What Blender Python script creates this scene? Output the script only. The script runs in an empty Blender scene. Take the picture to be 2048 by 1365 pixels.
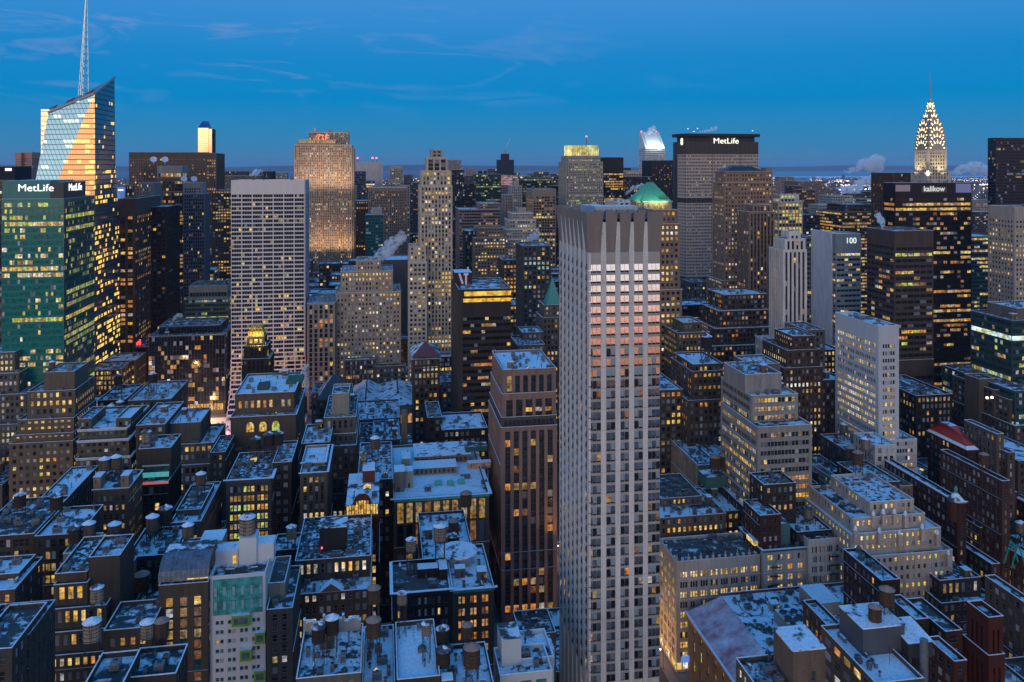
import bpy, math, random
from math import sin, cos, tan, atan, atan2, radians, pi, sqrt, floor
from mathutils import Vector, Matrix

# ------------------------------------------------------------------ camera, sky, sun, exposure
H = 210.0            # height of the viewpoint above the street
F = 1600.0           # focal length in pixels of the 2048 px photograph
CX, YH = 1024.0, 331.0
A = radians(9.2)     # the view turns a little east of the avenues (+y)
sc = bpy.context.scene
cam = bpy.data.cameras.new('camera')
camo = bpy.data.objects.new('camera', cam)
sc.collection.objects.link(camo)
camo.location = (0, 0, H)
camo.rotation_euler = (pi/2, 0, -A)
cam.sensor_width = 36.0
cam.lens = 36.0*F/2048.0
cam.shift_y = -(682.5-YH)/2048.0
cam.clip_start = 1.0
cam.clip_end = 120000.0
sc.camera = camo
sc.view_settings.view_transform = 'Standard'
sc.view_settings.look = 'None'
sc.view_settings.exposure = 0.0
sc.view_settings.gamma = 1.0
sc.render.engine = 'CYCLES'
sc.cycles.use_denoising = True
sc.cycles.max_bounces = 8
sc.cycles.diffuse_bounces = 3
sc.cycles.glossy_bounces = 3
sc.cycles.transmission_bounces = 2
sc.cycles.volume_bounces = 4
sc.cycles.transparent_max_bounces = 8
sc.cycles.sample_clamp_indirect = 4.0
sc.cycles.caustics_reflective = False
sc.cycles.caustics_refractive = False

def lin(*c):
    return tuple(((x/255.0)/12.92 if x/255.0 <= 0.04045 else ((x/255.0+0.055)/1.055)**2.4) for x in c)

world = bpy.data.worlds.new('World')
sc.world = world
world.use_nodes = True
def build_world():
    nt = world.node_tree
    for n in list(nt.nodes): nt.nodes.remove(n)
    N = nt.nodes.new; L = nt.links.new
    out = N('ShaderNodeOutputWorld'); bg = N('ShaderNodeBackground'); L(bg.outputs[0], out.inputs[0])
    tc = N('ShaderNodeTexCoord'); sp = N('ShaderNodeSeparateXYZ'); L(tc.outputs['Generated'], sp.inputs[0])
    def ramp(stops):
        r = N('ShaderNodeValToRGB'); e = r.color_ramp.elements
        e[0].position = stops[0][0]; e[0].color = (*stops[0][1], 1)
        e[1].position = stops[-1][0]; e[1].color = (*stops[-1][1], 1)
        for p, c in stops[1:-1]:
            k = e.new(p); k.color = (*c, 1)
        L(sp.outputs[2], r.inputs[0]); return r
    def mul(c, k): return tuple(x*k for x in c)
    zen = mul(lin(58, 136, 212), 1.12)
    front = ramp([(0.0, lin(58,112,160)), (0.012, lin(62,124,174)), (0.03, lin(50,131,180)), (0.08, lin(2,134,198)),
                  (0.13, lin(24,134,202)), (0.20, lin(62,142,212)), (0.30, lin(70,150,228)), (0.45, mul(zen,1.06)), (1.0, mul(zen,1.06))])
    back = ramp([(0.0, (0.60,0.22,0.10)), (0.035, (1.0,0.42,0.27)), (0.06, (1.15,0.68,0.52)), (0.09, (1.25,1.02,0.92)),
                 (0.15, (1.30,1.28,1.22)), (0.30, (0.80,0.86,0.86)), (0.5, mul(zen,1.0)), (1.0, mul(zen,1.06))])
    # how far a direction looks towards the glow in the south west
    dot = N('ShaderNodeVectorMath'); dot.operation = 'DOT_PRODUCT'
    L(tc.outputs['Generated'], dot.inputs[0]); dot.inputs[1].default_value = (-0.50, -0.866, 0)
    mr = N('ShaderNodeMapRange'); mr.interpolation_type = 'SMOOTHSTEP'
    mr.inputs['From Min'].default_value = -0.25; mr.inputs['From Max'].default_value = 0.75
    L(dot.outputs['Value'], mr.inputs[0])
    mx = N('ShaderNodeMixRGB'); L(mr.outputs[0], mx.inputs[0]); L(front.outputs[0], mx.inputs[1]); L(back.outputs[0], mx.inputs[2])
    # thin wisps of cloud, stretched sideways
    mp = N('ShaderNodeMapping'); L(tc.outputs['Generated'], mp.inputs[0]); mp.inputs['Scale'].default_value = (2.2, 2.2, 13.0)
    mp.inputs['Rotation'].default_value = (0.0, 0.10, 0.3)
    no = N('ShaderNodeTexNoise'); no.inputs['Scale'].default_value = 2.3; no.inputs['Detail'].default_value = 9; no.inputs['Roughness'].default_value = 0.62
    no.inputs['Distortion'].default_value = 1.6
    L(mp.outputs[0], no.inputs[0])
    cr = N('ShaderNodeMapRange'); cr.inputs['From Min'].default_value = 0.53; cr.inputs['From Max'].default_value = 0.80; cr.inputs['To Max'].default_value = 0.85
    L(no.outputs[0], cr.inputs[0])
    # only well above the horizon
    up = N('ShaderNodeMapRange'); up.inputs['From Min'].default_value = 0.05; up.inputs['From Max'].default_value = 0.12; L(sp.outputs[2], up.inputs[0])
    # and mostly towards the west
    we = N('ShaderNodeMapRange'); we.inputs['From Min'].default_value = 0.45; we.inputs['From Max'].default_value = -0.1; L(sp.outputs[0], we.inputs[0])
    m1 = N('ShaderNodeMath'); m1.operation = 'MULTIPLY'; L(cr.outputs[0], m1.inputs[0]); L(up.outputs[0], m1.inputs[1])
    m2 = N('ShaderNodeMath'); m2.operation = 'MULTIPLY'; L(m1.outputs[0], m2.inputs[0]); L(we.outputs[0], m2.inputs[1])
    cl = N('ShaderNodeMixRGB'); L(m2.outputs[0], cl.inputs[0]); L(mx.outputs[0], cl.inputs[1]); cl.inputs[2].default_value = (*lin(120,150,205), 1)
    L(cl.outputs[0], bg.inputs[0]); bg.inputs[1].default_value = 1.0
build_world()
sun = bpy.data.lights.new('sun', 'SUN'); sun.energy = 0.5; sun.angle = radians(25); sun.color = (1.0, 0.82, 0.68)
suno = bpy.data.objects.new('sun', sun); sc.collection.objects.link(suno)
suno.rotation_euler = (radians(80), 0, radians(-20))     # the last glow, from the south west

# ------------------------------------------------------------------ picture -> place
def PX(px, Y):
    u = (px-CX)/F
    return Y*tan(A+atan(u))
def depth(X, Y): return X*sin(A)+Y*cos(A)
def ZZ(py, X, Y): return H-(py-YH)*depth(X, Y)/F
def PIX(X, Y, Z):
    d = depth(X, Y)
    return CX+F*(X*cos(A)-Y*sin(A))/d, YH+(H-Z)*F/d

# ------------------------------------------------------------------ materials
MATS = {}
def nodes(m):
    m.use_nodes = True
    nt = m.node_tree
    return nt, nt.nodes['Principled BSDF'], nt.nodes.new, nt.links.new
def mat_wall(rgb, rough=0.85, var=0.28, streak=True, name='masonry'):
    key = ('wall', tuple(round(c, 3) for c in rgb), rough, var)
    k_ = (.64,.58,.49) if max(rgb) < .24 else ((.86,.80,.70) if max(rgb) < .45 else (.97,.93,.87))
    if max(rgb) > .03 and not (rgb[2] > rgb[0]*1.15): rgb = tuple(c*q for c, q in zip(rgb, k_))
    elif max(rgb) > .03: rgb = tuple(c*.8 for c in rgb)
    if key in MATS: return MATS[key]
    m = bpy.data.materials.new(name); nt, b, N, L = nodes(m)
    tc = N('ShaderNodeTexCoord')
    mp = N('ShaderNodeMapping'); mp.inputs['Scale'].default_value = (0.55, 0.55, 0.07); L(tc.outputs['Object'], mp.inputs[0])
    n1 = N('ShaderNodeTexNoise'); n1.inputs['Scale'].default_value = 1.0; n1.inputs['Detail'].default_value = 5; L(mp.outputs[0], n1.inputs[0])
    n2 = N('ShaderNodeTexNoise'); n2.inputs['Scale'].default_value = 2.4; n2.inputs['Detail'].default_value = 3; L(tc.outputs['Object'], n2.inputs[0])
    ad = N('ShaderNodeMath'); ad.operation = 'ADD'; L(n1.outputs[0], ad.inputs[0]); L(n2.outputs[0], ad.inputs[1])
    mr = N('ShaderNodeMapRange'); mr.inputs['From Min'].default_value = 0.7; mr.inputs['From Max'].default_value = 1.3
    mr.inputs['To Min'].default_value = 1-var; mr.inputs['To Max'].default_value = 1+var; L(ad.outputs[0], mr.inputs[0])
    vm = N('ShaderNodeVectorMath'); vm.operation = 'SCALE'; vm.inputs[0].default_value = rgb; L(mr.outputs[0], vm.inputs['Scale'])
    L(vm.outputs[0], b.inputs['Base Color']); b.inputs['Roughness'].default_value = rough
    b.inputs['Specular IOR Level'].default_value = 0.3
    MATS[key] = m; return m
def mat_plain(rgb, rough=0.6, metal=0.0, name='paint'):
    key = ('plain', tuple(round(c, 3) for c in rgb), rough, metal)
    if key in MATS: return MATS[key]
    m = bpy.data.materials.new(name); nt, b, N, L = nodes(m)
    tc = N('ShaderNodeTexCoord'); n1 = N('ShaderNodeTexNoise'); n1.inputs['Scale'].default_value = 1.7; n1.inputs['Detail'].default_value = 4
    L(tc.outputs['Object'], n1.inputs[0])
    mr = N('ShaderNodeMapRange'); mr.inputs['From Min'].default_value = 0.3; mr.inputs['From Max'].default_value = 0.7
    mr.inputs['To Min'].default_value = 0.8; mr.inputs['To Max'].default_value = 1.15; L(n1.outputs[0], mr.inputs[0])
    vm = N('ShaderNodeVectorMath'); vm.operation = 'SCALE'; vm.inputs[0].default_value = rgb; L(mr.outputs[0], vm.inputs['Scale'])
    L(vm.outputs[0], b.inputs['Base Color']); b.inputs['Roughness'].default_value = rough; b.inputs['Metallic'].default_value = metal
    MATS[key] = m; return m
def mat_glass(rgb=(0.014,0.017,0.022), rough=0.12, spec=0.35, metal=0.0):
    key = ('glass', tuple(round(c, 3) for c in rgb), rough, spec, metal)
    if key in MATS: return MATS[key]
    m = bpy.data.materials.new('window_glass'); nt, b, N, L = nodes(m)
    g = N('ShaderNodeNewGeometry'); n = N('ShaderNodeTexNoise'); n.inputs['Scale'].default_value = 0.45; n.inputs['Detail'].default_value = 2
    L(g.outputs['Position'], n.inputs[0])
    mr = N('ShaderNodeMapRange'); mr.inputs['From Min'].default_value = 0.3; mr.inputs['From Max'].default_value = 0.7
    mr.inputs['To Min'].default_value = 0.5 if metal < .8 else .88; mr.inputs['To Max'].default_value = 1.5 if metal < .8 else 1.08; L(n.outputs[0], mr.inputs[0])
    vm = N('ShaderNodeVectorMath'); vm.operation = 'SCALE'; vm.inputs[0].default_value = rgb; L(mr.outputs[0], vm.inputs['Scale'])
    L(vm.outputs[0], b.inputs['Base Color'])
    b.inputs['Roughness'].default_value = rough; b.inputs['Specular IOR Level'].default_value = spec; b.inputs['Metallic'].default_value = metal
    if metal > .5:
        nb = N('ShaderNodeTexNoise'); nb.inputs['Scale'].default_value = 0.9; nb.inputs['Detail'].default_value = 2; L(g.outputs['Position'], nb.inputs[0]); bp = N('ShaderNodeBump'); bp.inputs['Strength'].default_value = 0.14; bp.inputs['Distance'].default_value = 0.12; L(nb.outputs[0], bp.inputs['Height']); L(bp.outputs[0], b.inputs['Normal'])
    MATS[key] = m; return m
def mat_lit(rgb, strength=1.0, name='lit_window', scale=0.55, lo=0.25, hi=1.0):
    key = ('lit', rgb, strength, scale)
    if key in MATS: return MATS[key]
    m = bpy.data.materials.new(name); nt, b, N, L = nodes(m)
    g = N('ShaderNodeNewGeometry'); n = N('ShaderNodeTexNoise'); n.inputs['Scale'].default_value = scale; n.inputs['Detail'].default_value = 3
    n.inputs['Roughness'].default_value = 0.7
    L(g.outputs['Position'], n.inputs[0])
    mr = N('ShaderNodeMapRange'); mr.inputs['From Min'].default_value = 0.36; mr.inputs['From Max'].default_value = 0.62
    mr.inputs['To Min'].default_value = lo*.5*strength; mr.inputs['To Max'].default_value = hi*strength; L(n.outputs[0], mr.inputs[0])
    b.inputs['Base Color'].default_value = (0.04, 0.035, 0.03, 1); b.inputs['Roughness'].default_value = 0.2
    n3 = N('ShaderNodeTexNoise'); n3.inputs['Scale'].default_value = .21; n3.inputs['Detail'].default_value = 1; L(g.outputs['Position'], n3.inputs[0])
    m3 = N('ShaderNodeMapRange'); m3.inputs['From Min'].default_value = .38; m3.inputs['From Max'].default_value = .62; L(n3.outputs[0], m3.inputs[0])
    mx = N('ShaderNodeMixRGB'); L(m3.outputs[0], mx.inputs[0]); mx.inputs[1].default_value = (rgb[0], rgb[1]*.82, rgb[2]*.6, 1); mx.inputs[2].default_value = (rgb[0], min(1,rgb[1]*1.15), min(1,rgb[2]*2+.05), 1)
    L(mx.outputs[0], b.inputs['Emission Color']); L(mr.outputs[0], b.inputs['Emission Strength'])
    try: m.cycles.emission_sampling = 'NONE'
    except Exception: pass
    MATS[key] = m; return m
def mat_glow(rgb, strength, name='lamp', sample=False):
    key = ('glow', rgb, strength, name)
    if key in MATS: return MATS[key]
    m = bpy.data.materials.new(name); nt, b, N, L = nodes(m)
    b.inputs['Base Color'].default_value = (0.3, 0.3, 0.3, 1)
    b.inputs['Emission Color'].default_value = (*rgb, 1); b.inputs['Emission Strength'].default_value = strength
    if not sample:
        try: m.cycles.emission_sampling = 'NONE'
        except Exception: pass
    MATS[key] = m; return m
def mat_snow(thresh=0.36, name='snow', scale=0.22, under=(.055,.055,.06), seam=0):
    key = ('snow', thresh, scale, under, seam)
    if key in MATS: return MATS[key]
    m = bpy.data.materials.new(name); nt, b, N, L = nodes(m)
    g = N('ShaderNodeNewGeometry'); n = N('ShaderNodeTexNoise'); n.inputs['Scale'].default_value = scale; n.inputs['Detail'].default_value = 8
    n.inputs['Roughness'].default_value = 0.62; L(g.outputs['Position'], n.inputs[0])
    mr = N('ShaderNodeMapRange'); mr.inputs['From Min'].default_value = thresh-0.03; mr.inputs['From Max'].default_value = thresh+0.05; L(n.outputs[0], mr.inputs[0])
    n2 = N('ShaderNodeTexNoise'); n2.inputs['Scale'].default_value = 1.3; n2.inputs['Detail'].default_value = 5; L(g.outputs['Position'], n2.inputs[0])
    cr = N('ShaderNodeValToRGB'); cr.color_ramp.elements[0].position = 0.3; cr.color_ramp.elements[0].color = (0.62,0.64,0.67,1)
    cr.color_ramp.elements[1].position = 0.62; cr.color_ramp.elements[1].color = (0.86,0.88,0.92,1); L(n2.outputs[0], cr.inputs[0])
    mx = N('ShaderNodeMixRGB'); L(mr.outputs[0], mx.inputs[0]); mx.inputs[1].default_value = (*under,1); L(cr.outputs[0], mx.inputs[2])
    if seam:
        br = N('ShaderNodeTexBrick'); L(g.outputs['Position'], br.inputs['Vector']); br.inputs['Scale'].default_value = 1.0; br.inputs['Brick Width'].default_value = seam; br.inputs['Row Height'].default_value = seam*.5; br.inputs['Mortar Size'].default_value = .05; br.inputs['Color1'].default_value = (1,1,1,1); br.inputs['Color2'].default_value = (.86,.86,.86,1); br.inputs['Mortar'].default_value = (.35,.35,.35,1)
        ms = N('ShaderNodeMixRGB'); ms.blend_type = 'MULTIPLY'; ms.inputs[0].default_value = 1; L(mx.outputs[0], ms.inputs[1]); L(br.outputs[0], ms.inputs[2]); mx = ms
    L(mx.outputs[0], b.inputs['Base Color']); b.inputs['Roughness'].default_value = 0.75
    bp = N('ShaderNodeBump'); bp.inputs['Strength'].default_value = 0.2; bp.inputs['Distance'].default_value = 0.4; L(n2.outputs[0], bp.inputs['Height']); L(bp.outputs[0], b.inputs['Normal'])
    MATS[key] = m; return m
SNOW = mat_snow(0.425); SNOWCAP = mat_snow(0.30, 'snow_cap'); SNOW_T = mat_snow(0.49, 'thin_snow')
SNOWS = [SNOW, mat_snow(.45,'snow',.13,(.04,.042,.05)), mat_snow(.36,'snow',.11,(.06,.05,.05)), mat_snow(.54,'thin_snow',.30,(.07,.062,.06)), mat_snow(.49,'thin_snow',.16,(.04,.045,.05),2.4), mat_snow(.45,'snow',.42,(.05,.05,.05),3.6), mat_snow(.33,'snow',.09,(.05,.05,.05)), mat_snow(.52,'thin_snow',.6,(.035,.035,.04)), mat_snow(.58,'thin_snow',.2,(.10,.085,.075),1.8)]
DARK = mat_plain((0.035,0.035,0.04), 0.7, name='tar'); METAL = mat_plain((0.22,0.23,0.24), 0.45, 0.6, 'galvanised_metal')
STEEL = mat_plain((0.05,0.045,0.045), 0.6, 0.3, 'painted_steel')
GLASS = mat_glass(); GLASS2 = mat_glass((0.045,0.055,0.07), 0.2); BLIND = mat_plain((0.44,0.45,0.46), 0.6, name='window_blind')
BLIND2 = mat_plain((0.17,0.18,0.19), 0.6, name='window_blind')
LIT = {
 'Y': mat_lit((1.0,0.64,0.10), 1.05), 'y': mat_lit((1.0,0.62,0.14), 0.42), 'O': mat_lit((1.0,0.40,0.06), 0.75),
 'o': mat_lit((1.0,0.42,0.10), 0.25), 'W': mat_lit((1.0,0.82,0.42), 1.25), 'C': mat_lit((0.62,0.9,0.72), 0.7),
 'G': mat_lit((0.75,0.85,0.10), 0.9), 'g': mat_lit((0.55,0.75,0.16), 0.35), 'P': mat_lit((1.0,0.86,0.66), 0.55),
 'c': mat_lit((0.55,0.75,0.70), 0.28)}

# ------------------------------------------------------------------ meshes
class MB:
    def __init__(s): s.v = []; s.f = []; s.m = []; s.mats = []
    def mi(s, m):
        if m not in s.mats: s.mats.append(m)
        return s.mats.index(m)
    def quad(s, a, b, c, d, m):
        n = len(s.v); s.v += [a, b, c, d]; s.f.append((n, n+1, n+2, n+3)); s.m.append(s.mi(m))
    def tri(s, a, b, c, m):
        n = len(s.v); s.v += [a, b, c]; s.f.append((n, n+1, n+2)); s.m.append(s.mi(m))
    def box(s, x0, x1, y0, y1, z0, z1, m, top=None, bottom=False, skip=''):
        n = len(s.v)
        s.v += [(x0,y0,z0),(x1,y0,z0),(x1,y1,z0),(x0,y1,z0),(x0,y0,z1),(x1,y0,z1),(x1,y1,z1),(x0,y1,z1)]
        i = s.mi(m); t = s.mi(top) if top else i
        for k, q, mm in (('s',(0,1,5,4),i),('e',(1,2,6,5),i),('n',(2,3,7,6),i),('w',(3,0,4,7),i),('t',(4,5,6,7),t)):
            if k not in skip: s.f.append(tuple(n+j for j in q)); s.m.append(mm)
        if bottom: s.f.append((n+3,n+2,n+1,n)); s.m.append(i)
    def lbox(s, fr, u0, u1, z0, z1, n0, n1, m, top=None):
        P, U, N_ = fr; n = len(s.v)
        def p(u, k, z): return (P[0]+U[0]*u+N_[0]*k, P[1]+U[1]*u+N_[1]*k, z)
        s.v += [p(u0,n0,z0),p(u1,n0,z0),p(u1,n1,z0),p(u0,n1,z0),p(u0,n0,z1),p(u1,n0,z1),p(u1,n1,z1),p(u0,n1,z1)]
        i = s.mi(m); t = s.mi(top) if top else i
        for q, mm in (((3,2,6,7),i),((0,3,7,4),i),((2,1,5,6),i),((7,6,5,4),t),((0,1,2,3),i)):
            s.f.append(tuple(n+j for j in q)); s.m.append(mm)
    def lquad(s, fr, u0, u1, z0, z1, k, m, k2=None):
        P, U, N_ = fr
        k2 = k if k2 is None else k2
        def p(u, kk, z): return (P[0]+U[0]*u+N_[0]*kk, P[1]+U[1]*u+N_[1]*kk, z)
        s.quad(p(u0,k,z0), p(u1,k,z0), p(u1,k2,z1), p(u0,k2,z1), m)
    def cyl(s, cx, cy, z0, z1, r0, r1, n, m, top=None, ph=0.0, side=True):
        b = len(s.v)
        for k in range(n):
            a = 2*pi*k/n+ph; s.v.append((cx+r0*cos(a), cy+r0*sin(a), z0))
        for k in range(n):
            a = 2*pi*k/n+ph; s.v.append((cx+r1*cos(a), cy+r1*sin(a), z1))
        i = s.mi(m)
        for k in range(n):
            k2 = (k+1) % n; s.f.append((b+k, b+k2, b+n+k2, b+n+k)); s.m.append(i)
        s.f.append(tuple(b+n+k for k in range(n))); s.m.append(s.mi(top) if top else i)
    def bar(s, a, b, r, m, n=4):
        a = Vector(a); b = Vector(b); d = (b-a)
        if d.length < 1e-6: return
        d.normalize(); o = Vector((0,0,1)) if abs(d.z) < 0.9 else Vector((1,0,0))
        u = d.cross(o).normalized(); w = d.cross(u)
        k = len(s.v)
        for p in (a, b):
            for j in range(n):
                t = 2*pi*(j+0.5)/n; s.v.append(tuple(p+u*cos(t)*r+w*sin(t)*r))
        i = s.mi(m)
        for j in range(n):
            j2 = (j+1) % n; s.f.append((k+j, k+j2, k+n+j2, k+n+j)); s.m.append(i)
        s.f.append(tuple(k+n-1-j for j in range(n))); s.m.append(i)
        s.f.append(tuple(k+n+j for j in range(n))); s.m.append(i)
    def prism(s, pts, z0, z1, m, top=None):
        n = len(pts); b = len(s.v)
        s.v += [(p[0],p[1],z0) for p in pts]+[(p[0],p[1],z1) for p in pts]; i = s.mi(m)
        for k in range(n):
            k2 = (k+1) % n; s.f.append((b+k,b+k2,b+n+k2,b+n+k)); s.m.append(i)
        s.f.append(tuple(b+n+k for k in range(n))); s.m.append(s.mi(top) if top else i)
    def poly(s, pts, m):
        b = len(s.v); s.v += [tuple(p) for p in pts]; s.f.append(tuple(range(b, b+len(pts)))); s.m.append(s.mi(m))
    def mesh(s, name, o=(0,0,0)):
        me = bpy.data.meshes.new(name)
        ox, oy, oz = o
        me.from_pydata([(x-ox, y-oy, z-oz) for x, y, z in s.v], [], s.f)
        for m in s.mats: me.materials.append(m)
        me.polygons.foreach_set('material_index', s.m)
        me.update(); return me
def link(name, data, parent=None, loc=(0,0,0)):
    o = bpy.data.objects.new(name, data); sc.collection.objects.link(o)
    if parent is not None: o.parent = parent
    o.location = loc; return o
def tag(o, label=None, cat=None, group=None, kind=None):
    if label: o['label'] = label
    if cat: o['category'] = cat
    if group: o['group'] = group
    if kind: o['kind'] = kind
    return o
EMPTIES = []
def thing(name, label, cat, loc, group=None):
    o = link(name, None, None, loc); o.empty_display_size = 2
    tag(o, label, cat, group); return o
def put(mb, name, root=None, origin=(0,0,0), smooth=False):
    if not mb.f: return None
    me = mb.mesh(name, origin)
    if smooth: me.polygons.foreach_set('use_smooth', [True]*len(me.polygons))
    return link(name, me, root, (0,0,0) if root is not None else origin)

# ------------------------------------------------------------------ facades
BASE = dict(wall=(0.26,0.22,0.19), sp=None, bay=3.2, pw=1.5, fl=3.9, sh=1.9, r=0.4, sd=0.06, pd=0.0, nsub=1, mw=0.22, ew=1.0,
            tb=1.6, bb=4.0, lit=0.25, cols='YYyyW', glass=None, blind=0.25, corn=None, ph=1.0, rough=0.85, frame=(0.10,0.10,0.10), cap=True,
            var=0.28, litf=0.6, snow=None, split=False)
STY = {
 'punch': {}, 'loft': dict(bay=6.0, pw=1.1, sh=1.4, nsub=3, fl=4.1, mw=0.3),
 'pier': dict(bay=2.9, pw=1.35, sh=1.5, sd=0.35, r=0.6, fl=3.8),
 'ribbon': dict(bay=3.0, pw=0.22, pd=0.25, sd=0.0, sh=1.75, r=0.4, fl=3.9, ew=0.6),
 'curtain': dict(bay=1.6, pw=0.14, sh=1.1, sd=0.06, r=0.14, fl=3.9, ew=0.2, blind=0.05, tb=1.0, split=False),
}
def style(base, **k):
    d = dict(BASE); d.update(STY[base]); d.update(k); return d
WMESH = {}
def wmesh(w, h, gm, st, tilt=0.0, sash=True):
    key = (round(w,2), round(h,2), gm.name, st['frame'], round(tilt,2), sash)
    if key in WMESH: return WMESH[key]
    mb = MB(); fr = ((0,0),(1,0),(0,-1)); fm = mat_plain(st['frame'], 0.5, name='window_frame'); t = 0.09
    mb.lquad(fr, 0, w, 0, h, tilt, gm, 0.0)
    if tilt == 0:
        for (u0,u1,z0,z1) in ((0,w,0,t),(0,w,h-t,h),(0,t,t,h-t),(w-t,w,t,h-t)): mb.lbox(fr,u0,u1,z0,z1,0,0.07,fm)
        if sash and h > 1.4: mb.lbox(fr, t, w-t, h*0.5-0.04, h*0.5+0.04, 0, 0.06, fm)
    me = mb.mesh('window'); WMESH[key] = me; return me
class Bld:
    """One building: an empty at its base, a wall, a roof and windows that are its children."""
    ALL = []
    def __init__(s, name, label, cat, x, y, seed, nick=None, group=None):
        s.o = (x, y, 0.0); s.root = thing(name, label, cat, s.o, group)
        s.wall = MB(); s.roof = MB(); s.roofs = [s.roof]; s.glz = MB(); s.wins = []; s.rng = random.Random(seed); s.nick = nick or label
        s.foot = []; s.tops = []; s.label = label; Bld.ALL.append(s)
    def part(s, mb, name, smooth=False): return put(mb, name, s.root, s.o, smooth)
    def facade(s, fr, L, z0, z1, st, near, lit=None):
        rg = s.rng; wm = mat_wall(st['wall'], st['rough'], st['var']); sm = mat_wall(st['sp'], st['rough'], st['var']) if st['sp'] else wm
        gm = st['glass'] or GLASS; r = st['r']; ew = min(st['ew'], L*0.2); a = L-2*ew
        nb = max(1, round(a/st['bay'])); bw = a/nb
        zb = z0+min(st['bb'], (z1-z0)*0.3); zt = z1-st['tb']
        nf = max(1, int(round((zt-zb)/st['fl']))); fh = (zt-zb)/nf
        pw = min(st['pw'], bw*0.8); sh = min(st['sh'], fh*0.8)
        mb = s.wall
        mb.lbox(fr, 0, ew+pw/2, z0, z1, -r, 0, wm); mb.lbox(fr, L-ew-pw/2, L, z0, z1, -r, 0, wm)
        for k in range(1, nb):
            c = ew+k*bw; mb.lbox(fr, c-pw/2, c+pw/2, zb, zt+0.02, -r, -st['pd'], wm)
        mb.lbox(fr, ew+pw/2, L-ew-pw/2, zt, z1, -r, -0.012, wm)
        if zb > z0: mb.lbox(fr, ew+pw/2, L-ew-pw/2, z0, zb, -r, -0.012, wm)
        sd = max(st['sd'], 0.0)
        for j in range(nf):
            z = zb+j*fh
            if sh > 0.05: mb.lbox(fr, ew+pw/2, L-ew-pw/2, z+(0.015 if j == 0 else 0), z+sh, -r, -sd-(0.02 if j == 0 else 0), sm)
        if near and L > 8 and nf > 4:
            for j in sorted(rg.sample(range(1, nf), min(2, nf-1))):
                z = zb+j*fh+sh*.45; mb.lbox(fr, 0, L, z, z+.32, 0, .22, wm, top=SNOWCAP)
        if st['corn']:
            ch, cp = st['corn']; mb.lbox(fr, 0.02, L-0.02, z1-ch, z1-0.01, 0, cp, mat_wall(st.get('cornc') or st['wall'], 0.8, st['var']))
        ns = st['nsub']; mw = st['mw']; base = st['lit'] if lit is None else lit
        for j in range(nf):
            lf = base*rg.choice((0.15,0.5,0.9,1.2,2.2)) if st['litf'] else base
            row = rg.choice(st['cols'])
            zw0 = zb+j*fh+sh; zw1 = zb+(j+1)*fh
            run = False
            for k in range(nb):
                u0 = ew+k*bw+pw/2; u1 = ew+(k+1)*bw-pw/2; w = (u1-u0-(ns-1)*mw)/ns
                for q in range(ns):
                    a0 = u0+q*(w+mw); a1 = a0+w
                    if q: mb.lbox(fr, a0-mw, a0, zw0, zw1, -r, -max(sd,0.12), wm)
                    p = lf*(1.25 if near else .8)*(1.5 if run else 0.65)
                    if rg.random() < p: m = LIT[row if rg.random() < 0.45 else rg.choice(st['cols']+'Pyy')]; run = True
                    else:
                        run = False; x = rg.random()
                        m = (BLIND if x < st['blind']*0.4 else BLIND2) if x < st['blind'] else (GLASS2 if x > 0.85 and not st['glass'] else gm)
                    P, U, N_ = fr
                    if near: s.wins.append((fr, a0, zw0, w, zw1-zw0, m, st, r))
                    else: mb.lquad(fr, a0, a1, zw0, zw1, -r+0.02, m)
    def tier(s, x0, x1, y0, y1, z0, z1, st, near=False, faces=None, blank=False, flat=False):
        s.roof = MB(); s.roofs.append(s.roof)
        r = st['r']; ph = st['ph']; wm = mat_wall(st['wall'], st['rough'], st['var'])
        if faces is None: faces = 'sw' if (x0+x1)/2 > -10*0 and x0 > 0 else 'se'
        e = {k: (r if (k in faces and not blank) else 0) for k in 'swe'}
        s.wall.box(x0+e['w'], x1-e['e'], y0+e['s'], y1, z0, z1-ph, wm)
        fs = {'s': ((x0,y0),(1,0),(0,-1)), 'e': ((x1,y0+e['s']),(0,1),(1,0)), 'w': ((x0,y1),(0,-1),(-1,0))}
        t = 0.4
        if not blank:
            for k in faces:
                L = (x1-x0) if k == 's' else (y1-y0-e['s'])
                s.facade(fs[k], L, z0, z1, st, near)
        # parapet on the sides that carry no facade
        if e['s'] == 0: s.wall.box(x0, x1, y0, y0+t, z1-ph, z1, wm)
        if e['w'] == 0: s.wall.box(x0, x0+t, y0+max(e['s'],t), y1-t, z1-ph, z1, wm)
        if e['e'] == 0: s.wall.box(x1-t, x1, y0+max(e['s'],t), y1-t, z1-ph, z1, wm)
        s.wall.box(x0+e['w'], x1-e['e'], y1-t, y1, z1-ph, z1, wm)
        sn = st['snow'] or s.rng.choice(SNOWS)
        s.roof.quad((x0+.2,y0+.2,z1-ph+.1),(x1-.2,y0+.2,z1-ph+.1),(x1-.2,y1-.2,z1-ph+.1),(x0+.2,y1-.2,z1-ph+.1), sn)
        if st['cap']:
            o = (st['corn'][1] if st['corn'] else 0)+0.05; w = t*.62; c = 0.13
            s.roof.box(x0-o, x1+o, y0-o, y0+w, z1+.003, z1+c, SNOWCAP, bottom=True)
            s.roof.box(x0-.05, x1+.05, y1-w, y1+.05, z1+.003, z1+c, SNOWCAP)
            s.roof.box(x0-(o if 'w' in faces else .05), x0+w, y0+w, y1-w, z1+.003, z1+c, SNOWCAP, bottom=True)
            s.roof.box(x1-w, x1+(o if 'e' in faces else .05), y0+w, y1-w, z1+.003, z1+c, SNOWCAP, bottom=True)
        s.foot.append((x0,x1,y0,y1)); s.tops.append((x0,x1,y0,y1,z1-ph+0.1,z1))
        return s
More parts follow.
